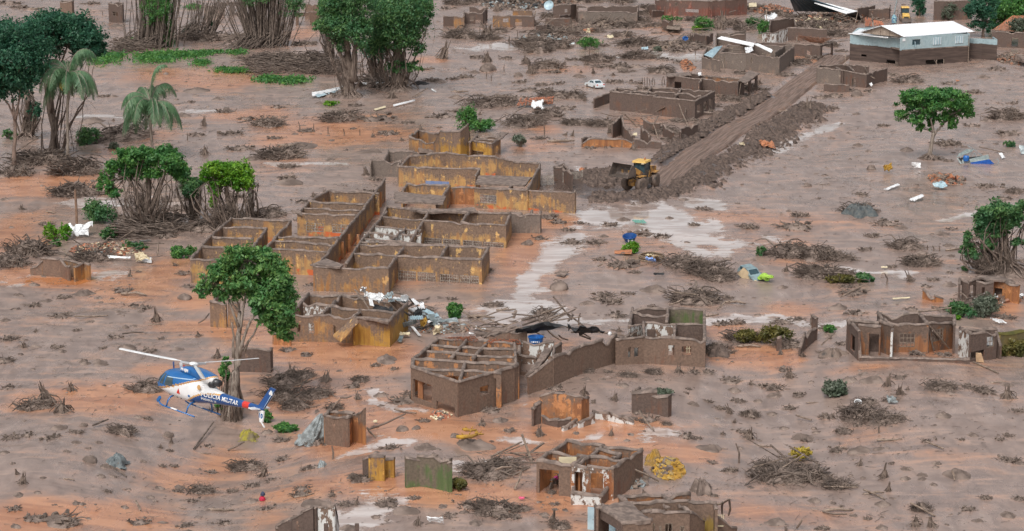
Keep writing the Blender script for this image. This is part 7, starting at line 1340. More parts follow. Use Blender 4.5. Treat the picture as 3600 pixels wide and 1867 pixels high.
# plain lying pieces: label, name, category, crop, corners, material, ribs, crumple
for a in [
 ('white and teal panel lying longest left of the two big far trees', 'boat_panel', 'panel', 'a2', [(398, 660, .7), (625, 612, .9), (625, 630, .5), (400, 688, .3)], M_WHITE, 0, .1),
 ('white trim strip running behind the two big far trees', 'boat_panel', 'panel', 'a2', [(755, 588, .8), (960, 582, .8), (960, 594, .5), (760, 602, .5)], M_WHITE, 0, .05),
 ('thin blue grey board under the longest white panel', 'board', 'board', 'a2', [(420, 672, .5), (580, 640, .5), (590, 650, .3), (440, 692, .2)], M_TEAL, 0, .1),
 ('dark tarpaulin with white rim right of the splayed root skirt', 'tarpaulin', 'tarpaulin', 'a2', [(1115, 585, 1.0), (1200, 580, 1.1), (1240, 605, .6), (1120, 610, .5)], M_DARKIN, 0, .3),
 ('bone white fallen pipe pointing at the splayed root skirt', 'pipe', 'pipe', 'a2', [(975, 745, .4), (1130, 706, .6), (1134, 718, .3), (982, 757, .2)], M_WHITE, 0, .03),
 ('shorter cream pipe behind the bone white pipe end', 'pipe', 'pipe', 'a2', [(840, 775, .3), (920, 752, .4), (925, 764, .2), (850, 785, .2)], M_CREAM, 0, .03),
 ('white slat near the splayed root skirt, off to the open side', 'slat', 'board', 'a2', [(1250, 628, .4), (1285, 650, .4), (1280, 656, .2), (1248, 640, .2)], M_WHITE, 0, 0),
 ('crumpled white frame by the lone leaning post', 'metal_frame', 'frame', 'b1', [(480, 372, .9), (640, 358, 1.0), (630, 420, .3), (500, 425, .3)], M_WHITE, 0, .9),
 ('long white sheet in front of the brick rubble', 'sheet', 'sheet', 'b1', [(765, 565, .5), (930, 573, .5), (925, 587, .3), (775, 582, .3)], M_WHITE, 0, .1),
 ('cream box crushed at the open end of the brick rubble', 'crushed_box', 'box', 'b1', [(960, 560, 1.0), (1010, 545, 1.2), (1080, 590, .6), (970, 605, .2)], M_CREAM, 0, .35),
 ('white board lying under the crushed cream box', 'board', 'board', 'b1', [(985, 600, .3), (1075, 575, .5), (1078, 612, .2), (1000, 606, .1)], M_WHITE, 0, .1),
 ('grey ribbed sheet lying behind the brick rubble', 'corrugated_sheet', 'roof sheet', 'b1', [(880, 470, .6), (1070, 452, .7), (1080, 464, .4), (890, 480, .4)], M_ZINC, 5, 0),
 ('grey boards dumped before the trampled shrub', 'board', 'board', 'b1', [(640, 540, .5), (730, 545, .5), (740, 562, .2), (650, 558, .2)], M_ZINC, 0, .3),
 ('white scrap between boards and long white sheet', 'scrap', 'sheet', 'b1', [(610, 545, .4), (640, 540, .4), (638, 560, .2), (608, 558, .2)], M_WHITE, 0, .1),
 ('green corrugated panel on the pale pool edge', 'panel', 'panel', 'b3', [(855, 312, .3), (940, 312, .4), (962, 334, .2), (880, 330, .2)], mat('green_panel', (.10, .28, .22), (.16, .32, .27), .5, dirt=.2), 5, 0),
 ('orange framed wooden tray before the green bush under the tub', 'tray', 'tray', 'b3', [(728, 525, .5), (852, 520, .5), (856, 552, .2), (730, 550, .2)], M_ORANGE, 0, .05),
 ('weathered dark pallet half sunk left of the pale stream bank', 'pallet', 'pallet', 'b3', [(300, 690, .3), (345, 672, .3), (408, 675, .3), (370, 712, .2)], M_MUDD, 4, 0),
 ('dark rusty sheet at the near foot of the long brush heap', 'sheet', 'sheet', 'b3', [(1005, 688, .4), (1085, 686, .4), (1080, 702, .2), (1010, 700, .2)], M_DARKIN, 0, .05),
 ('white splintered plank alone on grey mud above the lattice ruin', 'plank', 'plank', 'b4', [(885, 866, .3), (1010, 858, .3), (1012, 866, .2), (890, 874, .2)], M_CREAM, 0, .03),
 ('short cream plank on grey mud under the brush heaps', 'plank', 'plank', 'b4', [(805, 640, .3), (850, 640, .3), (850, 650, .2), (806, 650, .2)], M_CREAM, 0, .02),
 ('curled white plastic gutter on open mud, the lower of two', 'gutter', 'gutter', 'b4', [(1005, 168, .3), (1100, 128, .6), (1112, 145, .5), (1045, 176, .2)], M_WHITE, 0, .2),
 ('curved white plastic gutter on open mud, the upper of two', 'gutter', 'gutter', 'b4', [(825, 92, .3), (920, 52, .5), (938, 60, .4), (850, 96, .2)], M_WHITE, 0, .1),
 ('white plastic heap on the timber pile beneath the blue wreck', 'plastic_sheet', 'sheet', 'b4', [(1170, 60, .6), (1235, 34, 1.0), (1275, 70, .6), (1215, 88, .3)], M_TEAL, 0, .4),
 ('pale patched box on mud near the umbrella tree foot', 'carton', 'box', 'a4', [(1020, 1160, .9), (1085, 1158, .9), (1088, 1195, .2), (1024, 1190, .2)], M_WHITE, 0, .15),
 ('white plastic chair shell tipped beside the blue wreck', 'chair_shell', 'chair', 'a4', [(1640, 1090, .6), (1660, 1085, .7), (1688, 1120, .3), (1665, 1128, .2)], M_WHITE, 0, .15),
 ('grey door panel leaning at the right frame edge', 'door_panel', 'panel', 'a4', [(1785, 1035, 1.3), (1835, 1035, 1.3), (1835, 1096, .2), (1800, 1096, .2)], M_ZINC, 0, .05),
 ('cream kettle like jug on mud below the low courtyard house', 'jug', 'jug', 'a4', [(722, 596, .7), (738, 588, .8), (748, 608, .4), (735, 616, .2)], M_WHITE, 0, .15),
 ('orange scrap on the far slope under the white roofed building', 'scrap', 'scrap', 'a4', [(1340, 572, .4), (1362, 570, .4), (1362, 582, .2), (1342, 582, .2)], M_ORANGE, 0, .2),
 ('yellow topped stump box on mud left of the umbrella tree', 'crate', 'crate', 'a4', [(815, 1190, .9), (880, 1165, 1.2), (885, 1215, .3), (830, 1215, .3)], M_MUSTARD, 0, .4),
 ('white flaked block half buried near the bottom edge', 'concrete_block', 'block', 'c2', [(1215, 1240, .5), (1330, 1242, .7), (1338, 1280, .1), (1225, 1262, .2)], M_WHITE, 0, .15),
 ('white roof scrap at the brow of the mud near the grey uprooted shrub', 'corrugated_sheet', 'roof sheet', 'b4', [(1580, 1010, .5), (1660, 1020, .6), (1700, 1045, .3), (1640, 1045, .2)], M_WHITE, 5, .1),
 ('tan timber door lying before the small dark ruin', 'door', 'door', 'b4', [(1478, 1255, 1.0), (1518, 1258, 1.0), (1538, 1325, .1), (1480, 1318, .1)], mat('tan_door', (.52, .36, .22), (.42, .29, .18), .7), 0, .02),
 ('grey shelf jutting from the white tiled inner wall', 'shelf', 'shelf', 'b4', [(1460, 1190, 1.1), (1530, 1195, 1.1), (1530, 1225, .8), (1465, 1220, .8)], M_ZINC, 0, .05),
 ('pink plastic scrap on orange mud left of the roofless orange house', 'scrap', 'scrap', 'c3', [(50, 1095, .3), (88, 1098, .3), (88, 1110, .2), (52, 1108, .2)], mat('pink_scrap', (.7, .12, .22), (.6, .1, .2), .5), 0, .1),
 ('flat pale stone slab at the curve of the muddy track', 'stone_slab', 'slab', 'c2', [(835, 550, .3), (865, 550, .3), (862, 562, .2), (836, 562, .2)], M_CREAM, 0, .1),
 ('white mottled sheet crushed on mud below the ash grey heap', 'sheet', 'sheet', 'c4', [(840, 385, .4), (900, 388, .5), (925, 422, .2), (860, 420, .2)], M_CLOTHG, 0, .3),
 ('white boards crossed below the far orange tile patch', 'board', 'board', 'a3', [(135, 735, .7), (225, 725, .8), (220, 785, .3), (150, 770, .3)], M_WHITE, 0, .7),
 ('pale wooden table top standing near the far white planks', 'table', 'table', 'a3', [(1105, 178, .9), (1205, 175, .9), (1195, 212, .8), (1100, 205, .8)], M_WOOD, 0, .05),
 ('brown white planks by the far bush of broad leaves', 'board', 'board', 'a3', [(870, 945, .8), (890, 945, .8), (890, 966, .4), (852, 966, .4)], M_CREAM, 0, .05),
 ('orange strip lying behind the far rounded bush', 'board', 'board', 't', [(1800, 375, .6), (1975, 365, .6), (1970, 400, .3), (1810, 405, .3)], M_ORANGE, 0, .1),
 ('white enamel bowl on the slab roof house near the far car', 'bowl', 'bowl', 'a3', [(1322, 520, 3.1), (1345, 516, 3.1), (1348, 535, 2.8), (1326, 538, 2.8)], M_WHITE, 0, .2),
 ('grey bath tub on the far mud by the white post', 'bath_tub', 'tub', 'a3', [(920, 338, .6), (968, 332, .6), (970, 350, .3), (925, 352, .3)], M_TEAL, 0, .1),
 ('rust red sheet pile beside the churned soil bank', 'sheet', 'sheet', 'a4', [(-60, 1020, .6), (20, 1005, .9), (60, 1055, .4), (-40, 1050, .3)], M_ORANGE, 0, .4),
 ('cream bag on the churned soil bank edge', 'sack', 'sack', 'a3', [(1615, 1020, .8), (1650, 1015, .9), (1655, 1035, .5), (1625, 1035, .5)], M_CREAM, 0, .2),
 ('white red scrap in the puddle by the iron railings', 'scrap', 'scrap', 'a3', [(480, 1198, .5), (530, 1196, .5), (525, 1220, .2), (482, 1222, .2)], M_ORANGE, 0, .2),
 ('white foam block at the far debris by the long low house', 'foam_block', 'block', 't', [(2110, 460, .6), (2190, 455, .6), (2200, 490, .3), (2120, 490, .3)], M_CREAM, 0, .2),
 ('cream sheeted cone beside the orange strip at the far side', 'parasol', 'sheet', 't', [(1860, 365, 1.3), (1880, 360, 1.4), (1905, 430, .3), (1840, 430, .3)], M_CREAM, 0, .2),
 ('white refrigerator door on rubble at the far top', 'door_panel', 'panel', 'u', [(1330, 40, 2.0), (1420, 30, 2.0), (1425, 80, 1.3), (1335, 85, 1.3)], M_CREAM, 0, .1),
 ('white rags strewn on rubble over the far terracotta heap', 'cloth', 'cloth', 'u', [(1510, 215, 1.0), (1620, 160, 1.4), (1680, 215, .8), (1560, 245, .4)], M_WHITE, 0, .8)]:
    flat(a[1], a[0], a[2], a[3], a[4], a[5], .4, .06, a[6], None, a[7])
def drape(label, k, x, y, w, d, h, m, seed, lean=0.0):
    b = at(k, x, y); q = mpp(k, b); W = w * q; g = np.random.default_rng(seed); mb = MB(); V = []; F = []; n = 26
    for i in range(n + 1):
        for j in range(n + 1):
            u, v = i / n * 2 - 1, j / n * 2 - 1; r = math.hypot(u, v); t = math.atan2(v, u); z = h * max(0, 1 - r ** 2.4) * (.6 + .5 * float(vnoise(u * 2 + seed, v * 2, seed))) + .16 * h * max(0, 1 - r) * min(1, r * 2) * math.sin(t * 9 + seed + 3 * r) + .12 * h * float(vnoise(u * 7, v * 7, seed) - .5)
            e = 1 + .18 * math.sin(t * 5 + seed); V.append((u * W * e + lean * z, v * d * e, z - .06))
    for i in range(n):
        for j in range(n): F.append((i * (n + 1) + j, (i + 1) * (n + 1) + j, (i + 1) * (n + 1) + j + 1, i * (n + 1) + j + 1))
    mb.add(V, F); o = single('tarpaulin', mb, m, label, 'tarpaulin', b); BUILD.append((o, [b])); return o
drape('pale grey tarp draped against the little roofless hut', 'c2', 395, 690, 100, 1.6, 2.3, M_CLOTHG, 3, .35)
drape('blue grey tarp wrapped over a lump in the foreground hollow', 'c1', 825, 860, 75, 1.1, 1.0, mat('dark_grey_tarp', (.16, .185, .19), (.09, .105, .11), .6, scale=2, bump=.6, bd=.1, dirt=.3), 5)
drape('small grey plastic lump among the foreground stumps left of the green wall', 'c2', 472, 872, 34, .6, .6, M_CLOTHG, 7)
drape('charred dark plastic heap by the feet of the lattice ruin', 'b4', 470, 1265, 105, 1.3, .8, M_BLACK, 9)
drape('dark netting heap with bluish folds on open grey mud', 'b4', 655, 262, 120, 3.0, 1.4, mat('dark_net', (.06, .075, .08), (.11, .115, .11), .8, scale=3, bump=.7), 11)
drape('dark wet heap beside the barred window house', 'b3', 1470, 1260, 100, 1.6, .9, M_SOIL, 13)
drape('black plastic and rags heaped below the barred window house front', 'b3', 860, 1300, 100, 1.6, 1.2, mat('dark_rags', (.07, .07, .07), (.13, .12, .11), .7, scale=3, bump=.6), 15)
drape('brown tarp over a lump right of the roofless orange house', 'c3', 1345, 1050, 75, 1.2, 1.2, M_MUDD, 17)
drape('steep mud lump with a mustard yellow face beside the roofless orange house', 'c3', 1005, 850, 66, 1.2, 1.15, mat('mustard_mud', (.38, .22, .035), (.16, .11, .07), .8, scale=.9, bump=.7, bd=.1), 21)
drape('thatch like mud lump with a yellow stain below the helicopter tail', 'c1', 1770, 670, 70, 1.0, .8, mat('stained_mud', (.30, .26, .03), (.14, .11, .07), .8, scale=1.2), 19)
# round things
def lathed(name, label, cat, k, x, y, prof, m, h=0, rot=(0, 0, 0), n=18):
    b = at(k, x, y) + Vector((0, 0, h)); mb = MB(); mb.lathe(prof, n); o = single(name, mb, m, label, cat, b, smooth=False); o.rotation_euler = rot; BUILD.append((o, [b])); return o
tk = lathed('water_tank', 'blue plastic water tank under the sagging slab', 'water tank', 'b3', 170, 1265, [(.55, 0), (.72, .9), (.78, .92), (.78, 1.02), (.70, 1.04), (.66, .85), (.5, .1)], M_BLUE, .75)
mb = MB()
for i, L in enumerate((.10, .22, .16, .2, .1)): mb.box((-.45 + i * .19, -.72 - .0, .62), (L * .7, .03, .12))
part('tank_lettering', mb, M_WHITE, tk)
tb = lathed('blue_tub', 'wide blue plastic tub with white straps tipped behind a green bush', 'tub', 'b3', 838, 470, [(.6, 0), (.8, .5), (.86, .52), (.86, .6), (.76, .58), (.55, .1)], mat('deep_blue_plastic', (.01, .07, .24), (.01, .055, .2), .4), .25, (R(14), R(-4), 0), 24)
mb = MB(); mb.box((-.2, -.76, .35), (.08, .08, .4)); mb.box((.15, -.78, .3), (.4, .08, .12)); part('label_strip', mb, M_WHITE, tb)
cb = thing('cable_coil', 'flat coil of thick brown hose with white and blue scraps in its middle', 'coil', at('b3', 993, 592)); BUILD.append((cb, [cb.location.copy()]))
for i in range(4):
    r = 1.45 - .1 * (i % 2); mb = MB(); mb.tube([(r * math.cos(t), r * math.sin(t) * 1.15, .1 + .14 * i + .03 * math.sin(3 * t + i)) for t in np.linspace(0, 6.283, 33)], .08, 6, cap=False); part('hose_turn', mb, mat('brown_hose', (.26, .19, .13), (.18, .13, .09), .6), cb, True)
for lab, nm, x, y, m, s in (('white foam lump in the hose coil', 'foam_lump', 978, 566, M_CREAM, .45), ('blue plastic scrap in the hose coil', 'scrap', 985, 592, mat('light_blue_scrap', (.2, .32, .68), (.25, .4, .75), .4), .5), ('tan board in the hose coil', 'board', 1020, 580, mat('tan_scrap', (.5, .36, .2), (.42, .3, .17), .7), .6)):
    flat(nm, lab, nm.split('_')[-1], 'b3', [(x - 28, y - 10, .8), (x + 22, y - 12, .9), (x + 36, y + 8, .4), (x - 26, y + 8, .4)], m, .5, .1, 0, None, .25)
lathed('oil_drum', 'dark blue barrel lying on the far debris line', 'barrel', 'a3', 1232, 296, [(.0, -.6), (.5, -.6), (.52, -.2), (.5, 0), (.52, .2), (.5, .6), (.42, .6), (.4, .3), (0, .3)], M_BLUE, .6, (R(80), 0, R(10)))
lathed('satellite_dish', 'pale blue satellite dish on debris of the far street', 'dish', 'a3', 265, 75, [(.1, 0), (.7, .12), (1.15, .38), (1.17, .42), (.7, .18), (.05, .06)], M_TEAL, 1.1, (R(62), 0, R(-20)), 22)
lathed('fallen_tank', 'mud coated round tank jammed at the end of the back classrooms', 'tank', 'b3', 25, 365, [(0, -.9), (.6, -.9), (.75, -.7), (.75, .7), (.6, .9), (0, .9)], M_MUDD, 1.2, (R(90), 0, R(90)))
lathed('bucket', 'white bucket at the edge of a dark root heap on open mud', 'bucket', 'c4', 636, 448, [(0, -.02), (.28, 0), (.36, .55), (.30, .55), (.25, .1), (0, .1)], M_WHITE, .05, (R(40), 0, 0))
lathed('ball', 'black round ball on the flooded yard left of the school porch', 'ball', 'b2', 310, 670, [(.05, 0), (.3, .1), (.42, .4), (.3, .7), (.05, .8)], M_BLACK)
for i, (x, y, lab) in enumerate(((695, 1226 - 0, 'white ball on the boundary wall top'),)): lathed('ball', lab, 'ball', 'b3', x, y, [(.02, 0), (.15, .05), (.2, .2), (.15, .35), (.02, .4)], M_WHITE, 1.3)
b = at('c2', 45, 1120); mb = MB(); mb.lathe([(.05, 0), (.26, .05), (.24, .25), (.08, .4)], 9); o = single('cloth', mb, mat('crimson_cloth', (.5, .02, .06), (.4, .02, .05), .8, dirt=.1), 'crimson cloth beneath a dark jacket snagged on a log', 'cloth', b); mb = MB(); mb.lathe([(.06, .38), (.2, .45), (.18, .62), (.06, .75)], 9, (0.05, 0, 0)); single('jacket', mb, mat('navy_cloth', (.03, .04, .08), (.05, .06, .1), .8), 'dark jacket snagged on a log above the crimson cloth', 'jacket', b)
# mustard rubble by the foreground house
def rubble(name, label, k, x, y, w, d, h, n, size, mats, seed, kind=None, cat='rubble'):
    b = at(k, x, y); q = mpp(k, b); W = w * q; D = d * q / math.sin(math.atan2(CAMH, b.y)); g = np.random.default_rng(seed); mb = MB()
    for i in range(n):
        r = g.random() ** .6; t = g.random() * 6.283; px, py = r * W * math.cos(t), r * D * math.sin(t); z = hz(b.x + px, b.y + py) - b.z + h * (1 - r) * g.random(); s = size * (.5 + g.random())
        mb.box((px, py, z), (s * (.8 + g.random()), s * (.6 + g.random()), s * (.25 + .5 * g.random())), Matrix.Rotation(g.random() * 3, 3, 'Z') @ Matrix.Rotation(g.normal() * .5, 3, 'X') @ Matrix.Rotation(g.normal() * .4, 3, 'Y'), int(g.integers(len(mats))), .8)
    o = part(name, mb, mats, None); o.location = b; o['kind'] = 'stuff'; o['label'] = label; BUILD.append((o, [b])); return o
rubble('rubble_spill', 'mustard yellow rubble spilled beside the roofless orange house', 'c3', 1110, 900, 105, 62, .9, 380, .42, [M_MUSTARD, mat('ochre_rubble', (.5, .29, .045), (.36, .2, .04), .8), M_MUDD, mat('pale_ochre_rubble', (.42, .3, .1), (.3, .2, .07), .8)], 1)
rubble('brick_rubble', 'orange brick rubble of the flattened house left of the school', 'b1', 760, 520, 260, 45, .7, 700, .34, [M_TILE, M_TILED, M_WOOD, M_TILED, M_MUDD, M_CREAM], 2)
rubble('tile_rubble', 'broken tile rubble heaped over the far terracotta ruins', 'u', 1620, 130, 230, 45, 1.6, 420, .5, [M_TILE, M_TILED, M_MUDD], 3)
rubble('plank_rubble', 'splintered boards and tiles behind the sunken rusty roof', 'u', 2150, 270, 300, 80, 1.5, 520, .6, [M_TILED, M_WOOD, M_TWIG, M_CREAM], 4)
rubble('rubble_spill', 'pale rubble and rags on the far street', 't', 1350, 520, 400, 90, 1.0, 500, .45, [M_WOOD, M_MUDD, M_TWIG, M_TWIG, M_MUDD, M_ZINC], 5)
rubble('rubble_spill', 'litter heap between the far doorways', 't', 900, 60, 420, 70, 1.4, 420, .55, [M_WOOD, M_TWIG, M_MUDD, M_ZINC, M_DARKIN, M_TWIG], 6)
rubble('brick_rubble', 'grey rubble at the side of the roofless orange house', 'c3', 840, 960, 110, 70, 1.1, 300, .4, [M_MUDD, M_CLOTHG, M_WOOD], 7)
rubble('tile_rubble', 'tile crumbs and boards round the tin heap', 'f', 1700, 850, 560, 90, .5, 500, .28, [M_TILED, M_WOOD, M_TWIG, M_MUDD, M_TWIG, M_ZINC], 8)
rubble('timber_litter', 'orange and brown timber litter below the blue wreck', 'b4', 1270, 25, 130, 40, .8, 220, .4, [M_WOOD, M_ORANGE, M_TWIG, M_TILE], 9)
rubble('rubble_spill', 'rubble inside the tiled doorway of the low dark house', 'b4', 1620, 860, 220, 40, .7, 260, .35, [M_MUDD, M_TILED, M_WHITE], 10)
rubble('tile_rubble', 'roof debris and rags at the right frame edge below the wall', 'a4', 1730, 425, 110, 40, 1.2, 260, .45, [M_TILED, M_WOOD, M_TWIG, M_MUDD], 11)
rubble('rubble_spill', 'timber and mud rubble before the long low house', 't', 2150, 330, 420, 60, 1.3, 320, .5, [M_WOOD, M_TWIG, M_MUDD, M_BARK], 21)
rubble('rubble_spill', 'collapsed timber along the far top edge', 't', 1250, 10, 520, 60, 2.0, 420, .6, [M_TWIG, M_BARK, M_WOOD, M_DARKIN, M_TILED], 22)
rubble('rubble_spill', 'dark wreckage beneath the fallen roof', 'a4', 560, 130, 260, 50, 1.5, 320, .55, [M_TWIG, M_BARK, M_WOOD, M_TILED], 23)
rubble('rubble_spill', 'debris strewn along the far barrel', 'a3', 1150, 330, 220, 40, .8, 260, .45, [M_TWIG, M_WOOD, M_MUDD, M_TWIG], 12)
rubble('orange_rubble', 'orange brown heap left of the sheet roofed ruin', 'a3', 1245, 470, 45, 35, 1.6, 120, .4, [M_ORANGE, M_TILED], 13)
rubble('rubble_spill', 'stones and cups spilled out of the hole in the beam house', 'c2', 1310, 515, 70, 30, .4, 120, .22, [M_CREAM, M_TILE, M_MUDD], 14)
# ------------------------------------------------------------------ beams, poles and planks, each on its own
LM = [('the wheel loader', at('F', 2240, 680)), ('the silver sedan', at('a3', 590, 625)), ('the smashed hatchback', at('b3', 1720, 740)), ('the umbrella tree', at('a4', 1145, 1130)), ('the blue wreck', at('w', 1000, 800)), ('the white roofed building', at('a4', 1200, 470)), ('the tall palm', at('a1', 475, 1150)), ('the shorter palm', at('a1', 1083, 1130)), ('the bright round tree', at('a1', 1060, 1640)), ('the yellow green tree', at('a1', 1640, 1640)), ('the foreground tree', at('c1', 1650, 530)), ('the two big far trees', at('a2', 850, 640)), ('the bamboo', at('a1', 1105, 330)),
      ('the front classrooms', at('b2', 1300, 740)), ('the back classrooms', at('b2', 480, 420)), ('the far left classroom', at('b1', 1345, 760)), ('the school porch', at('b2', 500, 810)), ('the ochre hall', at('e', 1900, 990)), ('the ochre block', at('b2', 620, 1150)), ('the tin heap', at('b2', 1150, 1080)), ('the beam house', at('c2', 1436, 540)), ('the boundary wall', at('c3', 480, 110)), ('the barred window house', at('b3', 1130, 1280)), ('the lattice ruin', at('b4', 950, 1290)), ('the mossy wall', at('b4', 1700, 1220)), ('the little roofless hut', at('c2', 640, 690)), ('the collapsed orange house', at('c3', 350, 560)), ('the roofless orange house', at('c3', 570, 1060)), ('the green wall', at('c2', 1230, 990)), ('the slab porch house', at('c3', 900, 1330)), ('the white gable', at('c2', 480, 1310)), ('the sunken hut', at('b1', 430, 710)), ('the open room house', at('a3', 1000, 830)), ('the sheet roofed ruin', at('u', 1300, 850)), ('the far doorways', at('t', 700, 400)), ('the gable ruin', at('e', 1200, 370)), ('the cable coil', at('b3', 993, 592)), ('the blue tub', at('b3', 838, 470)), ('the mud draped tree', at('b4', 1700, 690)), ('the dead brush heap', at('b4', 300, 590)), ('the ash grey heap', at('c4', 450, 365)), ('the eroded wall stub', at('c3', 990, 440)), ('the mustard rubble', at('c3', 1110, 905)), ('the low courtyard house', at('a4', 560, 600)), ('the long low house', at('t', 2100, 350)), ('the tank tower', at('a1', 460, 110)), ('the block hut', at('a1', 825, 120)), ('the brick rubble', at('b1', 760, 520)), ('the fallen roof', at('u', 2100, 130)), ('the tarpaulin lump', at('c1', 830, 855))]
USED = set(); PLANKS = []
def where(p):
    ds = sorted(((Vector((p.x - q.x, p.y - q.y)).length, n, q) for n, q in LM), key=lambda t: t[0])
    def rel(d, q):
        if d < 3.5: return 'beside'
        dx = (p.x - q.x); dy = (p.y - q.y) * .35
        far = 'just' if d < 9 else ('' if d < 22 else 'well')
        if abs(dy) >= abs(dx): r = 'behind' if dy > 0 else 'in front of'
        else: r = 'right of' if dx > 0 else 'left of'
        return (far + ' ' + r).strip()
    a = [(rel(d, q), n) for d, n, q in ds[:10]]
    out = [f'{r} {n}' for r, n in a[:2]]
    for i in range(4):
        for j in range(i + 1, 9): out.append(f'{a[i][0]} {a[i][1]}, {a[j][0]} {a[j][1]}')
    return out
def place_label(kinds, p):
    for w in where(p):
        for kd in kinds:
            s = f'{kd} {w}'
            if s not in USED and len(s.split()) <= 16: USED.add(s); return s
    for w in where(p)[1:]:
        for kd in kinds:
            for adj in ('dull', 'caked', 'weathered', 'wet', 'dark brown', 'half buried'):
                s = f'{adj} {kd} {w}'
                if s not in USED and len(s.split()) <= 16: USED.add(s); return s
    return f'{kinds[0]} {where(p)[0]}'
for k_, n_, c_, w_, d_, s_ in (('b3', 26, (300, 1100), (300, 45), .24, 1), ('b2', 16, (1700, 1125), (130, 25), .2, 2), ('f', 22, (1250, 620), (420, 180), .16, 3), ('u', 26, (2150, 260), (280, 90), .26, 4), ('u', 14, (2480, 290), (80, 60), .26, 5), ('t', 22, (1300, 330), (260, 110), .24, 6), ('t', 16, (700, 60), (420, 60), .26, 7), ('a3', 18, (860, 900), (260, 60), .24, 8), ('b1', 16, (760, 520), (260, 40), .18, 9), ('a4', 12, (1740, 420), (80, 30), .24, 10), ('b3', 14, (1330, 890), (220, 30), .2, 11), ('c3', 14, (60, 860), (110, 60), .2, 12), ('a3', 12, (150, 745), (140, 30), .2, 13), ('b4', 10, (1270, 40), (110, 35), .2, 14), ('c4', 10, (120, 930), (200, 60), .18, 15), ('t', 16, (2300, 60), (200, 50), .26, 16), ('t', 30, (1500, 480), (500, 90), .22, 17), ('t', 26, (2100, 330), (420, 90), .24, 18), ('t', 20, (350, 480), (380, 80), .22, 19), ('u', 26, (1250, 330), (420, 90), .24, 20), ('a3', 22, (1000, 260), (420, 60), .22, 21), ('a4', 20, (700, 120), (240, 60), .24, 22), ('t', 20, (1250, 20), (420, 40), .26, 23)): PLANKS.append((k_, n_, c_, w_, d_, s_))
def beam(k, x0, y0, h0, x1, y1, h1, w=.16, m=None, name='beam', kinds=('fallen roof beam', 'loose muddy beam')):
    a = at(k, x0, y0, h0); b = at(k, x1, y1, h1); c = (a + b) / 2; mb = MB(); g = np.random.default_rng(int(x0 * 7 + y0)); mb.tube([a - c, (a - c).lerp(b - c, .5) + Vector(g.normal(size=3)) * w * .4, b - c], [w / 2, w * .55, w * .4], 5)
    o = single(name, mb, m or M_WOOD, place_label(kinds, c), {'beam': 'beam', 'post': 'post', 'pole': 'pole'}.get(name, name), c, group={'beam': 'fallen beams and poles', 'post': 'stakes standing in the mud'}.get(name)); return o
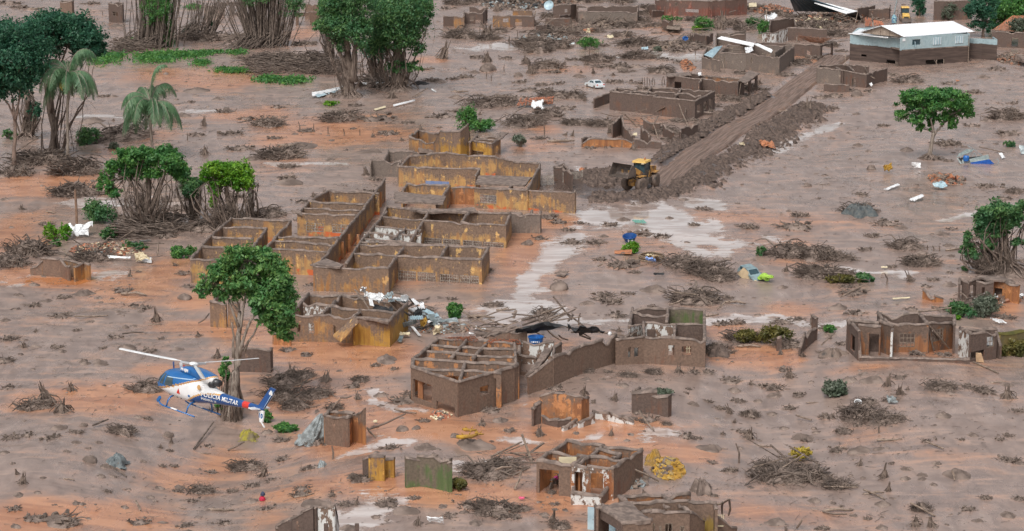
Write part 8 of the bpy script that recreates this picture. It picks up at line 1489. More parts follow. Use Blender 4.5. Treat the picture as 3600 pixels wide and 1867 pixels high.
for q in [('f', 680, 340, 3.4, 1090, 800, .5), ('f', 800, 300, 3.2, 1220, 620, .6), ('f', 1060, 250, 2.9, 1250, 430, 1.0), ('f', 40, 100, 3.6, 330, 500, 2.4), ('f', 770, 150, 3.6, 1010, 210, 2.8), ('f', 1190, 540, 1.7, 1480, 730, .5), ('f', 570, 330, 3.2, 690, 450, 2.6), ('f', 900, 480, 2.6, 1130, 620, 1.2), ('f', 2080, 520, .8, 2560, 760, .3),
          ('b3', 0, 1110, 1.6, 270, 1060, 1.7), ('b3', 60, 1120, 1.2, 280, 1040, 2.2), ('b3', 235, 1080, 2.0, 350, 1170, .4), ('b3', 240, 1068, 2.0, 400, 1070, 2.0), ('b3', 390, 1072, 1.9, 560, 1150, .5), ('b3', 420, 1110, 1.2, 640, 1110, 1.0), ('b3', 330, 1130, 1.0, 400, 1165, .3), ('b3', 130, 1090, 1.8, 240, 1150, .6), ('b3', 480, 1130, .9, 560, 1160, .3), ('b3', 620, 1110, 1.2, 830, 1138, 1.4), ('b3', 840, 1140, 1.9, 900, 1100, 2.5), ('b3', 1340, 1200, 1.9, 1372, 1300, .1), 
          ('b2', 1650, 1110, 1.4, 1822, 1085, 1.6), ('b2', 1700, 1130, 1.0, 1822, 1100, 1.4), ('b3', 1120, 915, .3, 1220, 870, .8), ('b3', 1460, 945, .2, 1520, 890, .8), ('b3', 1200, 910, .8, 1300, 910, .5), ('b3', 720, 660, .2, 780, 625, .7), ('b3', 690, 560, .7, 780, 610, .2), ('b3', 610, 640, .2, 650, 610, .6),
          ('a3', 1180, 715, 2.6, 1255, 900, .1), ('a3', 1248, 718, 2.6, 1222, 860, .1), ('a3', 1630, 590, 2.4, 1612, 700, .1), ('a3', 1000, 870, 2.0, 1040, 990, .2), ('a3', 1550, 750, 1.0, 1590, 810, .1), ('a3', 915, 840, 1.8, 1000, 880, 1.0), ('a3', 20, 800, .3, 130, 735, 1.0), ('a3', 670, 870, .2, 685, 815, 1.5), ('a3', 1110, 1050, .1, 1140, 990, 1.3), ('a3', 1640, 880, 0, 0, 0, 0),
          ('u', 985, 610, 3, 1040, 840, .3), ('u', 1610, 590, 3, 1690, 700, 1.7), ('u', 1020, 570, 3.2, 1300, 600, 3.1), ('u', 1060, 570, 3.2, 1260, 560, 3.3), ('u', 1900, 440, 3.0, 1900, 510, 2.3), ('u', 2470, 330, .5, 2576, 230, 2.8), ('u', 2440, 350, .5, 2560, 260, 2.2), ('u', 2400, 500, .4, 2470, 490, .7),
          ('a4', 610, 200, .3, 640, 80, 3.2), ('a4', 545, 470, .3, 550, 385, 2.4), ('a4', 680, 520, 2.2, 760, 560, 1.4), ('a4', 620, 520, 2.3, 700, 560, 1.6), ('a4', 1505, 1045, .3, 1680, 1085, .5), ('a4', 690, 480, 2.2, 740, 560, .4), ('b4', 1010, 965, .9, 1300, 935, 1.3), ('b4', 1300, 935, 1.3, 1303, 980, .2), ('b4', 515, 860, .2, 690, 768, .9), ('b4', 540, 830, .4, 640, 800, .5), ('b4', 1140, 1050, 2.8, 1180, 1240, .2), ('b4', 1145, 1060, 2.7, 1290, 1225, .2), ('b4', 1170, 1100, 2.2, 1240, 1210, .2), ('b4', 380, 1200, .9, 480, 1110, 1.2), ('b4', 1560, 1150, .2, 1750, 1290, .1) if False else ('b4', 1460, 1320, .2, 1640, 1400, .1),
          ('c2', 795, 615, .2, 1065, 500, 1.2), ('c2', 600, 388, .3, 680, 375, .4), ('c2', 985, 468, .2, 1140, 497, .2), ('c2', 790, 600, 1.0, 855, 670, .1), ('c2', 1700, 900, .9, 1822, 880, 1.2), ('c2', 300, 340, .6, 395, 225, 1.2), ('c2', 280, 300, .5, 400, 260, 1.0), ('c2', 550, 460, .3, 600, 400, 1.0),
          ('c3', 830, 880, 1.6, 1045, 980, .2), ('c3', 905, 480, .9, 1010, 620, .1), ('c3', 1450, 1150, .3, 1545, 1110, 1.6), ('c3', 1545, 1110, 1.7, 1541, 1225, .1), ('c3', 1500, 1130, 1.6, 1495, 1218, .1), ('c3', 0, 940, .3, 130, 880, 1.0), ('c3', 20, 1040, .1, 70, 900, 1.2), ('c3', 690, 490, 1.0, 705, 540, .1), ('c3', 1320, 190, 0, 0, 0, 0),
          ('c4', 390, 1197, .2, 560, 1215, .4), ('c4', 1130, 700, .3, 1250, 750, .2), ('c4', 1015, 1135, .6, 1190, 1230, .1), ('c4', 1090, 1150, .5, 1180, 1225, .2), ('c4', 200, 510, .5, 310, 545, .2), ('c4', 1310, 905, .8, 1328, 975, .1), ('c4', 205, 1315, .1, 245, 1255, .9), ('c4', 400, 1020, .2, 640, 1025, .2), ('c4', 680, 1040, .3, 830, 1110, .1), ('c1', 1380, 750, .1, 1520, 560, .5), ('c1', 1620, 760, .1, 1740, 700, .8), ('c1', 780, 870, .4, 900, 950, .1), ('c1', 660, 585, .2, 770, 540, .4), ('c1', 965, 1120, .5, 1000, 1190, .1),
          ('b1', 1410, 1045, .1, 1490, 975, 1.0), ('b1', 540, 432, .4, 740, 436, .4), ('b1', 440, 520, .6, 550, 588, .3), ('b1', 110, 495, .4, 260, 570, .2), ('b1', 1120, 560, .3, 1125, 480, 1.4), ('b1', 900, 480, .5, 1170, 478, .6), ('b1', 530, 995, .2, 770, 990, .2), ('b1', 870, 1120, .3, 1020, 1112, .3), ('a1', 110, 1080, .2, 290, 965, 1.2), ('a1', 130, 1150, .3, 340, 1140, .4), ('a2', 120, 500, .2, 220, 350, 2.6), ('a2', 340, 510, .3, 380, 410, 1.8), ('a2', 1115, 690, .3, 1225, 625, .9), ('a2', 1130, 690, .3, 1190, 655, 1.0), ('a1', 1550, 490, .3, 1590, 450, 1.0), ('a2', 1680, 880, .6, 1780, 820, 1.2)]:
    if q[4] == 0: continue
    lc = q[0] in 'cf'; beam(*q, w=.17, m=M_WOOD if (q[1] * 13) % 3 else M_TWIG)
for q, m, c in SHEETS:
    o = flat('corrugated_sheet', '', 'roof sheet', 'f', q, m, 1, .04, c, SG, .12 if c < 4 else 0); o['label'] = place_label(('bent ribbed sheet', 'pale roof sheet', 'twisted tin sheet'), o.location)
for k, n, c, w, d, s in PLANKS:                              # loose timbers in the wreckage, one by one
    g = np.random.default_rng(s + 300)
    for i in range(int(n * .64)):
        x = c[0] + g.normal() * w[0] * .5; y = c[1] + g.normal() * w[1] * .5; p = at(k, x, y); L = 1.6 + 3.2 * g.random(); a = g.normal() * .8; z0 = .15 + 1.0 * g.random(); dz = g.normal() * .55
        if k in ('t', 'u') or (k == 'b3' and c[1] > 1000): z0 += .8
        dv = Vector((math.cos(a) * L / 2, math.sin(a) * L / 2, dz)); mb = MB(); mb.bar(-dv, dv, d * (.6 + .6 * g.random()), d * .45)
        cc = p + Vector((0, 0, z0)); single('plank', mb, (M_WOOD, M_TWIG, M_BARK)[int(g.integers(3))], place_label(('loose plank', 'splintered timber', 'broken board'), cc), 'plank', cc, group='loose planks in the wreckage')
for q in [('a2', 410, 938, 1.3), ('a2', 513, 955, 1.2), ('a2', 628, 968, 1.1), ('a2', 738, 965, 1.0), ('a2', 310, 930, 1.4), ('a2', 1800, 312, 1.6), ('a2', 1768, 508, 1.3), ('a2', 1640, 560, 1.3), ('a2', 1677, 575, 1.4), ('a1', 1333, 1000, 1.2), ('a1', 296, 1085, 2.8), ('a1', 730, 110, 1.0), ('a3', 868, 890, .9), ('a3', 1305, 390, 2.0), ('a3', 25, 315, 1.1), ('a3', 95, 310, 1.0), ('a3', 550, 425, 2.2), ('a3', 1697, 755, 1.9), ('a3', 1068, 610, 1.5), ('a3', 1085, 605, 1.6), ('a3', 230, 980, 2.2), ('b4', 845, 768, 1.2), ('b4', 1180, 530, .6), ('b4', 1220, 530, .6), ('b4', 1135, 525, .6), ('c3', 1615, 850, 1.6), ('b3', 475, 1055, 1.2), ('c2', 545, 825, 1.1), ('b1', 280, 460, .7), ('t', 850, 570, 1.4), ('t', 935, 570, 1.3), ('t', 1045, 560, 1.3), ('t', 1080, 560, 1.4), ('t', 955, 480, 1.5), ('a3', 930, 600, 1.2), ('a3', 945, 602, 1.3), ('a3', 962, 600, 1.3), ('a3', 980, 603, 1.2), ('a3', 998, 602, 1.3), ('a3', 1015, 604, 1.1), ('c4', 790, 640, 1.0), ('b4', 30, 1160, 1.2)]:
    p = at(q[0], q[1], q[2]); g = np.random.default_rng(int(q[1] * 3 + q[2])); mb = MB(); mb.tube([(0, 0, -.3), (g.normal() * .04, 0, q[3] * .5), (g.normal() * .12, g.normal() * .1, q[3])], [.10, .09, .06], 6)
    single('post', mb, M_BARK, place_label(('thin stake standing in mud', 'upright wooden stake'), p), 'post', p, group='stakes standing in the mud')
p = at('b1', 547, 405); mb = MB(); mb.tube([(0, 0, -.5), (.05, 0, 2.5), (-.02, 0, 5.4)], [.17, .16, .14], 8); single('utility_post', mb, mat('tan_post', (.25, .15, .10), (.18, .11, .075), .8), 'tall bare wooden post beside the crumpled white frame', 'post', p)
p = at('F', 3137, 72); mb = MB(); mb.tube([(0, 0, -.4), (1.0, 0, 5.0), (1.9, 0, 9.2)], [.16, .14, .12], 8); single('utility_pole', mb, M_ZINC, 'leaning grey concrete pole next to the yellow digger', 'pole', p)
mb = MB(); mb.lathe([(.1, 0), (.55, .1), (.6, 1.2), (.4, 1.7), (.1, 1.9)], 9); o = single('blue_tarp', mb, mat('tarp_blue', (.02, .09, .25), (.3, .5, .5), .6, scale=2.5), 'blue and white tarp bundled at the leaning pole foot', 'tarpaulin', at('F', 3143, 82))
# iron railings by the loader
def railing(label, k, x0, y0, x1, y1, n):
    a = at(k, x0, y0); b = at(k, x1, y1); root = thing('iron_railing', label, 'railing', a, 0, 'iron railings beside the brick shed'); d = b - a; bars = MB()
    for i in range(n): p = d * (i / (n - 1)); mb = MB(); mb.bar(p - Vector((0, 0, .3)), p + Vector((0, 0, 1.35 + .1 * (i % 7 == 0))), .06 if i % 7 else .12); part('baluster', mb, M_GRILL, root)
    for z in (.3, 1.2): mb = MB(); mb.bar(Vector((0, 0, z)), d + Vector((0, 0, z)), .06); part('rail', mb, M_GRILL, root)
railing('rusty railing panel left of the brick shed', 'e', 1990, 700, 2115, 690, 15); railing('rusty railing panel right of the brick shed', 'e', 2215, 690, 2420, 670, 22)
p0 = None
# ------------------------------------------------------------------ stumps, mounds, brush, logs: a few kinds, many copies
def proto_mound(seed):
    g = np.random.default_rng(seed); mb = MB(); nr, ns = 9, 28; V = []; F = []
    for i in range(nr + 1):
        r = i / nr
        for j in range(ns):
            t = 6.283 * j / ns; e = 1 + .35 * (vnoise(math.cos(t) * 1.5 + seed, math.sin(t) * 1.5, seed) - .5) * 2
            z = .24 * (1 - r ** 1.3) * (.35 + 1.2 * vnoise(math.cos(t) * r * 3 + 9, math.sin(t) * r * 3 + seed, seed)) + .05 * (1 - r) * (vnoise(math.cos(t) * r * 9 + 3, math.sin(t) * r * 9 + seed, seed + 1) - .5) - (.12 if i == nr else 0); V.append((.5 * r * e * math.cos(t), .5 * r * e * math.sin(t), float(z)))
    for i in range(nr):
        for j in range(ns): F.append((i * ns + j, i * ns + (j + 1) % ns, (i + 1) * ns + (j + 1) % ns, (i + 1) * ns + j))
    mb.add(V, F, 1 if seed > 45 else 0); return mb
def proto_stump(seed):
    g = np.random.default_rng(seed); mb = MB(); ns = 22; V = []; F = []; prof = [(.44, -.08), (.31, .05), (.27, .2), (.25, .4), (.22, .54), (.15, .62)]; off = g.random(ns) * .35
    for i, (r, z) in enumerate(prof):
        for j in range(ns):
            t = 6.283 * j / ns; k = 1 + .32 * math.sin(t * 5 + seed) * (1 - .5 * i / 5) + .3 * (vnoise(j * .9, i * .5, seed) - .5); zz = z + (off[j] * .6 - .1 if i >= len(prof) - 2 else 0); V.append((r * k * math.cos(t), r * k * math.sin(t), zz))
    for i in range(len(prof) - 1):
        for j in range(ns): F.append((i * ns + j, i * ns + (j + 1) % ns, (i + 1) * ns + (j + 1) % ns, (i + 1) * ns + j))
    F.append(tuple((len(prof) - 1) * ns + j for j in range(ns))); mb.add(V, F)
    for i in range(12):
        t = g.random() * 6.283; L = .5 + .45 * g.random(); mb.tube(bent((math.cos(t) * .12, math.sin(t) * .12, .3 + .4 * g.random()), (math.cos(t) * L, math.sin(t) * L, -.03), g, .14, 4), [.05, .045, .04, .03, .02], 4, cap=False)
    for i in range(4 + seed % 3):
        t = g.random() * 6.283; mb.tube([(math.cos(t) * .1, math.sin(t) * .1, .4), (math.cos(t) * .16, math.sin(t) * .16, .8), (math.cos(t) * .2 + g.normal() * .06, math.sin(t) * .2, .95 + .35 * g.random())], [.07, .05, .012], 5)
    return mb
def proto_roots(seed):
    g = np.random.default_rng(seed); mb = proto_mound(seed + 50); mb.V = [v * np.array((.85, .85, .6)) for v in mb.V]
    for i in range(46):
        t = g.random() * 6.283; r = .46 * g.random() ** .5; a = Vector((r * math.cos(t), r * math.sin(t), .12 * (1 - 2 * r) * g.random())); L = .10 + .26 * g.random(); ph = t + g.normal() * 1.2; mb.tube(bent(a, a + Vector((L * math.cos(ph), L * math.sin(ph), -.04 + .20 * g.random() ** 2)), g, .12, 4), [.018, .02, .017, .012, .007], 4, cap=False)
    for i in range(5): mb.box((g.normal() * .25, g.normal() * .25, .12), (.18, .1, .07), Matrix.Rotation(g.random() * 3, 3, 'Z') @ Matrix.Rotation(g.normal() * .6, 3, 'X'), 0, .6)
    return mb
def proto_brush(seed):
    g = np.random.default_rng(seed); mb = proto_mound(seed + 80); mb.V = [v * np.array((.95, .95, .9)) for v in mb.V]; lean = g.random() * 6.283
    for i in range(230):
        t = g.random() * 6.283; r = .48 * g.random() ** .6; a = Vector((r * math.cos(t), r * math.sin(t), .02 + .24 * (1 - 2 * r) * g.random())); L = .12 + .28 * g.random(); ph = (t if g.random() < .5 else lean) + g.normal() * .8
        mb.tube(bent(a, a + Vector((L * math.cos(ph), L * math.sin(ph), -.05 + .22 * g.random())), g, .2, 3), [.011, .010, .008, .004], 3, cap=False)
    for i in range(10): t = g.random() * 6.283; a = Vector((g.normal() * .2, g.normal() * .2, .16)); mb.tube(bent(a, a + Vector((math.cos(t) * .5, math.sin(t) * .5, -.12 + .2 * g.random())), g, .1, 4), [.024, .022, .018, .014, .01], 5)
    return mb
def proto_log(seed):
    g = np.random.default_rng(seed); mb = MB(); mb.tube(bent((-.5, 0, .06), (.5, 0, .10), g, .05, 5), [.055, .07, .06, .062, .05, .035], 8); mb.tube([(.1, 0, .1), (.2, .05, .22)], [.03, .012], 5); mb.tube([(-.2, 0, .1), (-.26, -.1, .2)], [.03, .015], 5); return mb
def proto_rock(seed):
    mb = MB(); V = []; F = []; nr, ns = 6, 12
    for i in range(nr + 1):
        for j in range(ns):
            a = math.pi * .5 * i / nr * 1.15; t = 6.283 * j / ns; r = .5 * (1 + .45 * (vnoise(math.cos(t) * 1.3 + seed, math.sin(t) * 1.3 + i * .4, seed) - .5)); V.append((r * math.sin(a) * math.cos(t), r * math.sin(a) * math.sin(t), r * math.cos(a) * .85))
    for i in range(nr):
        for j in range(ns): F.append((i * ns + j, i * ns + (j + 1) % ns, (i + 1) * ns + (j + 1) % ns, (i + 1) * ns + j))
    mb.add(V, F); return mb
KIND = {'m': ('mud_mound', 'mound', proto_mound, M_MUDD, True, 6, ('low rounded mud mound', 'small mud hump', 'smooth mud lump'), 'mud mounds on the flats'),
        's': ('tree_stump', 'stump', proto_stump, M_BARK, False, 7, ('splintered muddy stump', 'jagged tree stump'), 'broken stumps in the mud'),
        'r': ('root_tangle', 'root tangle', proto_roots, M_TWIG, False, 7, ('tangle of muddy roots', 'low clump of dead roots'), 'root tangles on the flats'),
        'b': ('brush_pile', 'brush pile', proto_brush, M_TWIG, False, 6, ('heap of dead branches', 'muddy brush heap'), 'brush heaps washed together'),
        'l': ('fallen_log', 'log', proto_log, M_WOOD, True, 4, ('fallen muddy log', 'stranded log'), 'logs stranded in the mud'),
        'k': ('boulder', 'boulder', proto_rock, M_MUDD, True, 4, ('muddy boulder', 'round muddy rock'), 'boulders in the mud')}
PR = {}
for kk, v in KIND.items():
    PR[kk] = []
    for i in range(v[5]): me = v[2](i * 13 + 3).mesh(v[0], v[4]); me.materials.append(v[3]); me.materials.append(M_MUDD); PR[kk].append(me)
ITEMS = {
 'a1': 'm1390,655,220 m1550,710,90 m650,870,190 s805,860,40 s1450,900,80 s1455,1105,110 r1640,960,170 r1400,970,130 r1700,1070,190 b820,1000,420 b540,1245,320 b100,1250,260 b280,1170,420 m830,190,120 k820,142,60 r870,290,160 b1500,290,330 s1240,880,110 l320,1115,130 m1790,1140,120 s1475,1180,50 r1750,850,120 l880,270,60 r640,1020,300 m1240,650,60 r1600,800,160 m1300,830,110 r740,690,90 m810,690,60 r1350,730,80 m1390,685,60 r480,640,80 r150,60,160 l250,70,120 r640,30,120 s705,30,40 r60,30,150',
 'a2': 'b160,450,520 b520,520,420 s1330,420,150 s1650,445,110 s1660,275,110 k1640,510,100 m1300,585,110 b600,865,280 r870,865,300 b80,900,240 b1660,760,360 m300,1050,300 b170,1130,330 m820,1090,200 r240,1195,160 s785,1250,90 s830,980,50 r940,960,170 s1040,1005,60 s1175,930,60 m240,1310,220 r210,1275,160 r130,990,120 b1450,270,260 r340,320,220 r1480,555,140 r1400,565,90 l1200,500,130 r1250,580,140 m1420,700,110 l1450,660,120 r1780,700,160 r690,920,60 r1550,880,150 l250,1050,180 r350,940,140 r1330,840,180 s1590,820,50 r1430,800,140 r1790,420,120 m1550,520,90 r150,770,100 m520,1140,90 r1080,880,100 m450,740,80 r700,760,120 r530,690,130 b860,620,300 s960,700,120',
 'a3': 's95,455,80 s140,530,90 s370,460,50 s530,465,70 s580,525,50 r290,520,120 k45,545,70 b900,330,320 r1300,350,210 b180,340,350 b330,265,300 r250,640,90 s400,690,40 r740,590,150 b100,900,320 r200,990,120 s380,965,50 s430,970,50 b450,890,180 l350,1020,190 s1490,210,150 r1030,240,70 k960,285,60 b700,175,160 b900,185,130 s70,320,60 r450,310,150 r640,330,140 r830,330,130 r220,610,110 r50,590,110 m480,550,110 r620,480,130 r780,490,150 s490,520,40 r880,600,110 s720,540,60 r560,320,90 r330,600,100 r120,650,140 m260,680,120 r60,700,110 b260,830,200 r1080,430,120 r1180,450,110 r640,740,130 s520,720,60 r370,780,150 l900,900,80 b1330,800,170 r1420,760,140 b1480,640,170 b1560,720,150 s1400,820,60 r1620,690,130 b1680,640,160 b1090,960,190 b640,900,200 s560,900,70 s700,950,80 b420,700,180 b900,420,240 b1060,520,180 r960,640,150 b620,440,210 b250,490,240 s330,520,70 r1180,870,140 r1290,860,120 r1480,660,130 r1560,650,100 r1500,860,100 r1100,1000,110 r680,1050,140 s870,1070,80 r560,1060,110 r1350,880,110 l1450,690,120 r1620,170,120 k1600,95,60 r1120,330,130 r1450,450,90 s1760,600,70 r1790,640,100 b300,700,220 r690,420,120 r560,170,90 r830,240,110 l700,260,90 r450,430,120 m880,480,110 s680,590,50',
 't': 'b160,60,300 b420,40,260 b760,30,340 b1020,60,320 b1320,40,300 b1600,20,280 b1900,30,340 b2300,30,320 r60,120,200 s700,150,200 s1180,330,160 b1400,230,260 b1860,300,300 s2020,330,200 b2420,280,300 r1120,420,240 s1320,440,200 b560,520,330 s560,480,260 b1150,560,300 b1500,620,340 s1560,640,200 b1250,680,380 r1900,640,200 b2450,360,330 b2080,260,320 b1980,420,200 b700,420,220 b260,500,330 r430,760,230 s560,800,150 s1060,800,150 k580,910,220 s1140,950,200 b1700,400,250 b1400,420,300 s1640,420,200 r2250,860,260 r2350,940,240 b2300,480,260',
 'u': 'b1400,120,280 b1700,200,320 b1950,250,320 b2350,330,320 b2480,220,260 s1030,300,260 b700,250,220 b60,260,220 b250,320,220 s960,340,330 b1120,300,260 b1280,360,250 b430,370,200 b640,560,300 b700,480,260 b2420,430,320 b2000,360,360 b2300,250,300 b1950,600,220 b1700,730,200 r1250,880,250 b140,180,240 b150,100,200',
 'a4': 'b1000,590,190 k905,757,45 m1540,555,90 r1480,665,140 m635,815,70 m270,1045,55 m570,950,45 m990,1075,110 k740,1208,75 b1700,850,270 m1560,865,90 r1720,960,180 s290,790,150 r460,775,100 k640,685,90 r1300,1035,210 r340,420,150 r180,470,160 b250,450,120 r130,540,130 r560,650,150 r480,690,120 r730,650,80 s770,580,40 m720,1080,60 r830,900,90 r1740,740,90 m1740,780,70 m1120,700,60 r1290,600,100 m1410,610,70 r750,90,160 b440,330,130 r520,370,110 r60,200,180 b350,200,260 r720,120,110 r1340,420,110 r1650,500,130 r1450,900,110 s920,470,60 r860,540,130 r1180,1140,170 r1280,1150,80 m640,1040,90 r370,700,110 r330,800,110 l120,800,90 r1480,340,110',
 'b1': 'm30,172,80 s150,237,80 l355,265,110 b540,142,370 m590,848,160 r870,825,170 l945,860,200 k1315,877,105 r420,1008,160 s1110,1035,130 r1020,945,130 m330,892,100 r230,925,140 s165,1225,100 r60,1165,160 s250,1112,50 r400,1218,120 m890,1235,150 r735,1228,70 m1260,1237,95 s1410,1142,85 r1060,1253,120 m590,1322,90 m700,1322,115 k890,1080,55 r820,1155,100 s920,717,60 s1245,642,70 r1300,700,110 s1540,1300,110 r20,1325,160 m30,1030,90 r985,682,50 b1060,400,400 b200,560,380 b60,640,260 b650,600,280 r1330,790,110 l1100,1060,90 r950,930,110 m840,970,60 m120,850,80 r450,870,120 m640,1040,70 r540,1100,80 m960,1070,60 r1150,1160,70 m1000,965,70 m80,365,50 r330,350,130 m240,780,90 r1180,440,180 b1420,390,300 r1270,250,200 r60,580,120 m700,870,60 r1690,150,160 b1650,330,300 r800,300,160 r1240,180,180 m440,1250,90 m1150,1300,80 r110,950,70',
 'b2': 'r220,1238,95 r360,1282,110 r450,1162,80 m930,1312,160 r1690,925,160 l1600,1020,190 s480,155,90 b80,290,230 s410,150,70 r330,190,120 m1700,850,60 r780,120,130 r850,30,120 k620,1000,40 r1230,960,120 l1780,960,130 r1560,1010,110 m1300,870,60 r1640,680,110 m1130,900,80 r1400,880,90 r330,320,130 r380,780,90',
 'b3': 'm650,432,80 r190,452,120 k110,490,85 r800,645,260 b1230,650,300 b1400,700,320 b1480,742,220 k340,808,140 m1010,825,200 r660,855,160 r830,843,100 b1300,905,340 l1590,917,170 b230,987,160 r700,905,210 r1700,372,170 b1660,1175,260 r1600,1052,170 b1470,1255,210 b860,1295,220 r430,480,160 m790,312,100 r700,352,130 r260,300,170 r340,335,140 r490,335,90 r920,420,200 r1070,440,140 r620,880,120 m540,910,110 r1300,350,90 r400,390,110 r600,480,160 m310,745,50 r1200,855,150 r640,600,120 r1480,1060,120 l1420,1000,120 r130,1020,110 r740,1000,150 s765,1110,70 l1690,1230,170 r1000,930,80 m1120,300,60 r1360,240,120 r880,690,100 m1750,990,60 r1530,870,110',
 'b4': 'b650,262,240 r230,285,160 b150,575,320 b350,590,330 b520,600,200 b380,720,330 b560,745,250 r200,375,260 m960,372,100 m1240,417,130 b980,520,230 b1100,635,260 s130,682,60 m110,797,85 r560,792,130 r610,842,210 s1020,752,90 r640,985,160 m500,947,170 s330,1060,90 s250,1290,80 r430,1090,140 s90,1272,60 b1390,965,160 r1700,1015,160 m1300,782,120 r1020,950,95 r840,350,190 r740,430,130 r1310,380,80 m1290,500,90 r1180,745,110 m830,910,50 r1130,790,80 r890,650,90 l1330,530,140 r700,530,120 m1100,550,110 r280,680,160 m150,250,60 l380,60,60 r660,135,110 k285,75,70 r1560,80,160 r1690,165,110 r1820,110,120 b1750,120,110 r1300,690,60 r1060,1270,160 r1250,1280,140 b1500,950,280 r1260,960,160 r1780,870,120 b150,1220,200 r100,1050,150 r220,1020,110 s440,1160,60 r540,1200,110',
 'c1': 'b240,470,260 s330,440,190 s430,500,220 s500,340,130 m400,615,120 b860,645,200 b1020,345,220 k1190,662,85 s1215,712,60 s1140,747,60 m690,707,70 k640,845,115 m740,885,100 s155,1005,110 m300,962,60 m540,1147,80 m580,1150,60 m100,1312,90 m130,1082,100 r230,1265,170 r400,1295,320 b1420,1070,190 m1120,1035,80 b1740,905,230 r1790,1025,150 m1790,1135,130 m230,187,50 r60,325,130 k590,592,65 m470,772,70 m710,952,80 m800,952,70 m530,710,90 m980,530,70 r1050,545,80 m610,150,80 m700,155,110 r80,680,150 r200,660,110 m90,860,60 r1230,880,80 l1450,790,90 r1150,880,70 m910,1040,50 r350,680,150 r1510,480,110 r1100,350,110 l1290,1180,80 m620,1250,50 m260,1070,60 r980,1290,160 r1310,1310,120 r1600,1290,120 m1060,1100,70 r1650,1060,110 r1250,1060,100 r1350,1130,110 s120,940,60 m1010,840,50 l480,980,110 m880,1175,70 r540,640,110 m900,690,50 m970,690,40 r1200,770,60 m1480,1190,70 r760,1060,70 r100,1190,130 m20,790,90 r480,1300,150 r1480,740,80 r1500,925,100 l1560,1200,190 m1270,1030,90',
 'c2': 'b180,300,240 s250,250,180 s490,280,150 b330,250,160 b180,400,260 b290,470,230 b430,390,230 b560,475,140 r700,315,120 s720,405,90 m890,375,110 m930,143,130 r1050,425,220 b1640,960,330 b1760,900,260 b1540,900,160 r190,835,120 s40,955,110 r110,975,80 r420,890,100 b750,985,150 r330,1042,120 l340,1098,140 s540,1095,100 m430,1165,230 s710,1152,60 r930,1155,180 m1060,1205,190 m1330,1168,85 r1510,1175,170 r1130,1110,100 b1690,1215,290 m660,1325,130 k1040,625,85 k1140,612,65 r1200,560,110 s1610,590,110 m1530,745,290 r850,165,100 b740,275,120 k1415,672,75 m1200,755,170 s1150,1300,100 r60,1190,120 m850,1240,70 r640,1160,130 r1600,1130,110 m80,640,90 r190,700,130 b430,720,150 r510,720,90 r1100,370,120 s1100,400,70 r980,190,80 r320,1090,160 m860,780,60 r960,750,150 m1480,1210,80 m690,960,120 l800,880,60 l930,930,90 r1290,1010,60 l1480,660,60 r360,900,120 r1770,1250,150 m1560,1290,110 r1380,1240,120 r220,60,110 r850,600,70 r1800,630,110 m1740,560,120 r1670,490,150 l1640,730,90 s1280,420,60',
 'c3': 'b830,240,120 s1185,215,110 b1010,220,120 m790,308,90 m530,262,80 s730,412,90 r960,560,170 s1070,505,60 s195,662,120 s705,662,60 b1100,582,70 s1550,505,90 b1700,525,140 s1690,690,140 l1440,592,60 r1250,675,130 l1170,640,70 s1500,655,60 m1410,765,190 r1420,855,80 r1560,915,130 b1790,960,200 k1340,1055,160 s940,1072,40 s290,1285,120 b60,1195,130 r20,1255,110 b340,1325,130 r1560,280,160 s1705,300,70 m1580,345,110 r1790,310,100 s510,380,90 r310,330,110 r1280,215,110 m1050,275,90 r690,210,90 m650,260,60 r1250,330,60 m1280,440,100 r1390,215,110 r1180,860,60 l1500,760,80 s580,430,70 m850,540,90 r1610,420,110 r1480,470,110 m1750,420,80 l1580,560,60 m820,695,60 r1330,680,60 m1620,750,60 r1430,1090,80 r300,1150,90 b280,1070,70 m230,1230,90 m980,330,60 r1400,420,80 s340,310,60 r1640,640,120 l1460,540,60 r900,500,120 m460,640,60 l1800,740,110 s1580,570,50 m760,300,60 b540,210,90',
 'c4': 's160,255,120 r60,330,170 m590,272,130 m760,280,170 s860,312,110 s940,372,120 s995,332,50 b1240,332,210 r1560,362,170 s1710,400,160 b700,540,330 b850,570,240 r880,412,120 m120,612,90 m240,685,170 r440,535,150 m660,775,180 m800,755,90 r510,770,150 l700,880,10 l520,760,110 l870,705,170 s650,875,70 s825,965,120 s860,1060,80 m990,905,95 m1100,947,90 m990,972,90 m1100,972,80 m1460,657,80 r1380,690,70 r1710,665,90 m1360,950,190 b120,990,380 b300,960,300 b20,900,220 b500,1030,220 m330,1130,110 m465,1147,65 l500,1212,210 m610,1232,70 m820,1160,130 b1100,1190,150 s1060,1312,150 s1170,1315,130 m1710,1232,120 r1720,845,170 m1260,525,130 m1210,862,80 r1790,490,110 m30,512,90 k330,612,45 m810,1322,110 s130,1335,50 m60,1285,170 r400,1325,110 r720,1252,80 r650,590,90 r560,640,160 b700,440,150 r1130,700,90 m590,945,50 m700,1080,60 r880,860,60 m1200,885,60 l760,1085,150 m1300,360,90 r1430,320,130 l1640,290,110 b1530,350,110 m1700,300,90 r280,700,110 m350,640,80 r170,470,110 m60,380,110 r230,380,120 r940,250,120 m520,1165,60 r1650,690,90 r1790,1120,110 m1800,860,80 m890,1110,60 m1180,1010,60 r1560,1110,110 r1430,1190,120 l320,430,90 m1500,1270,90 r80,870,130 m1030,455,50 r120,200,100 m310,280,60'}
_si = 0; BUSYN = {}
rows = []
for k, s in ITEMS.items():
    for tok in s.split():
        kd = tok[0]; x, y, w = map(float, tok[1:].split(','))
        if w < 20: continue
        rows.append((k, kd, x, y, w))
gS = np.random.default_rng(99)
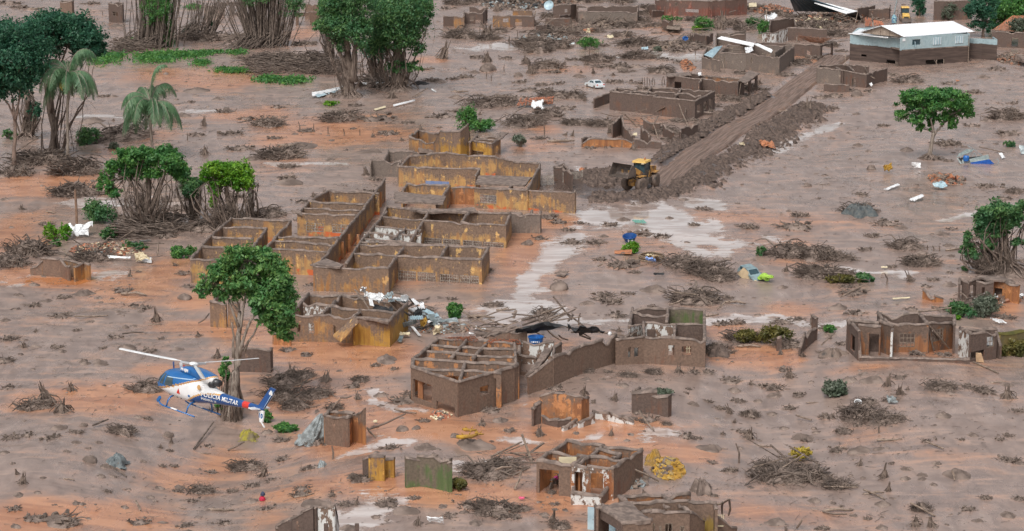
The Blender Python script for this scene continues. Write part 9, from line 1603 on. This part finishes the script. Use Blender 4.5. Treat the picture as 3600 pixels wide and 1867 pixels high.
for k, kd, x, y, w in rows:
    nm, cat, _, m, _, nv, kinds, grp = KIND[kd]; p = at(k, x, y); W = w * mpp(k, p); _si += 1
    p.y += W * .25
    me = PR[kd][int(gS.integers(nv))]; o = bpy.data.objects.new(nm, me); COL.objects.link(o)
    dep = .9 if kd in 'mrb' else 1
    if kd == 's': sx = W * .6; sc = (sx, sx, min(max(W * .72, .55), 2.6) * (.55 + .75 * gS.random()))
    elif kd == 'b': sc = (W, W * (.95 if W < 6 else .8), min(W * .85, 6.0) + .5)
    elif kd == 'r': sc = (W, W * .95, min(W * .8, 3.6) + .5)
    elif kd == 'm': sc = (W, W * 1.15, min(W * .8, 2.2) + .1)
    elif kd == 'k': sc = (W, W, W * .9)
    else: sc = (W * 1.05, W * .8, W * .8)
    o.scale = sc; z = float(HT(np.array([p.x]), np.array([p.y]))[0]); o.location = (p.x, p.y, z - .03)
    o.rotation_euler = (gS.normal() * (.16 if kd == 's' else .03), gS.normal() * (.2 if kd == 's' else .03), gS.random() * 6.283 if kd not in 'lb' else gS.normal() * .35)
    size = 'small' if W < 2 else ('mid sized' if W < 5 else 'large')
    tag(o, place_label(tuple(f'{size} {q}' for q in kinds), p), cat, grp)
# logs that top the foreground mound
for x, y, w, a in ((1520, 665, 110, -.5), (1590, 690, 90, -.9), (1500, 715, 150, .1)):
    p = at('c2', x, y + 25); o = bpy.data.objects.new('fallen_log', PR['l'][0].copy()); o.data.materials[0] = M_MUSTARD; COL.objects.link(o); W = w * mpp('c2', p); o.scale = (W, W * 1.6, W * 1.6); o.location = p + Vector((0, 1, .5)); o.rotation_euler = (0, 0, a); tag(o, place_label(('ochre sawn log', 'thick ochre log'), p), 'log', 'logs stranded in the mud')
# ------------------------------------------------------------------ what nobody could count: clods, twigs, soil lumps
def clods(name, n, region, size, m, seed, label, flat_=.45, elong=1.0):
    g = np.random.default_rng(seed); X, Y = region(g, n); S = size * (.35 + g.random(len(X)) ** 3 * 1.6) * np.clip(Y / 260, .7, 1.8)
    base = np.array([(1, 0, 0), (.31, .95, 0), (-.81, .59, 0), (-.81, -.59, 0), (.31, -.95, 0), (.55, .3, .8), (-.4, .5, .75), (-.3, -.55, .85), (.1, .0, 1.05)]); f = np.array([(0, 1, 5), (1, 6, 5), (1, 2, 6), (2, 3, 7), (2, 7, 6), (3, 4, 7), (4, 0, 5), (4, 5, 7), (5, 6, 8), (6, 7, 8), (7, 5, 8)])
    Z = HT(X, Y); a = g.random(len(X)) * 6.283; B = base[None] * (1 + .35 * g.normal(size=(len(X), 9, 3))); B[..., 0] *= elong * (1 + .6 * g.random((len(X), 1))); B[..., 2] *= flat_; B[..., 2] -= .1
    x = B[..., 0] * np.cos(a)[:, None] - B[..., 1] * np.sin(a)[:, None]; y = B[..., 0] * np.sin(a)[:, None] + B[..., 1] * np.cos(a)[:, None]
    V = np.stack([x * S[:, None] + X[:, None], y * S[:, None] + Y[:, None], B[..., 2] * S[:, None] + Z[:, None]], -1).reshape(-1, 3); F = (f[None] + np.arange(len(X))[:, None, None] * 9).reshape(-1, 3)
    o = part(name, npmesh(name, V, F), m, None, kind='stuff', label=label); return o
def flats(g, n):
    Y = 165 * (585 / 165) ** g.random(n * 2); X = (g.random(n * 2) * 2 - 1) * (.222 * Y + 2); k = fbm(X / 9, Y / 14, 5, 3) + .35 * fbm(X / 2.5, Y / 4, 6, 2) + g.normal(size=n * 2) * .22; i = (k > .12) & (seg_dist(X, Y, ROAD) > 3.2)
    wet = mask(X, Y, WET); i &= wet < .45; return X[i][:n], Y[i][:n]
clods('mud_clods', 2300, flats, .24, M_MUDD, 1, 'mud clods scattered over the flats'); clods('mud_crumbs', 6000, flats, .12, M_MUDD, 2, 'fine mud crumbs scattered over the flats')
def banks(g, n):
    xs, ys = [], []
    for P, w, h in BERMW:
        L = [(b - a).length for a, b in zip(P[:-1], P[1:])]; k = (np.array(L) / sum(L) * n * w / 3).astype(int)
        for (a, b), q in zip(zip(P[:-1], P[1:]), k): t = g.random(q); o = g.normal(size=q) * w * .55; d = (b - a); d2 = math.hypot(d.x, d.y); xs.append(a.x + d.x * t - d.y / d2 * o); ys.append(a.y + d.y * t + d.x / d2 * o)
    X, Y = np.concatenate(xs), np.concatenate(ys); i = seg_dist(X, Y, ROAD) > 2.6; return X[i], Y[i]
clods('soil_clods', 2600, banks, .28, M_SOIL, 3, 'churned dark soil clods piled along the road', .8); clods('soil_crumbs', 6000, banks, .14, M_SOIL, 4, 'dark soil crumbs along the road', .8)
def twigs(n, seed):
    g = np.random.default_rng(seed); X, Y = flats(g, n); n = len(X); Z = HT(X, Y) + .05; L = (.25 + 1.1 * g.random(n) ** 2.5) * np.clip(Y / 260, .8, 1.6); a = g.normal(size=n) * .7 + .2; w = .022 * np.clip(Y / 220, 1, 2.2); r = np.stack([np.cos(a), np.sin(a)], 1); q = np.stack([-r[:, 1], r[:, 0]], 1); el = np.abs(g.normal(size=n)) * .12
    P0 = np.stack([X, Y, Z], 1); P1 = P0 + np.concatenate([r * L[:, None], (el * L)[:, None]], 1); s = np.concatenate([q * w[:, None], np.zeros((n, 1))], 1); u = np.zeros((n, 3)); u[:, 2] = w * 1.6
    V = np.stack([P0 - s, P0 + s, P0 + u, P1 - s * .5, P1 + s * .5, P1 + u * .5], 1).reshape(-1, 3); f = np.array([(0, 3, 5, 2), (1, 2, 5, 4), (0, 1, 4, 3)]); F = (f[None] + np.arange(n)[:, None, None] * 6).reshape(-1, 4)
    part('scattered_twigs', npmesh('scattered_twigs', V, F), M_TWIG, None, kind='stuff', label='twigs and sticks scattered over the flats')
twigs(5000, 5)
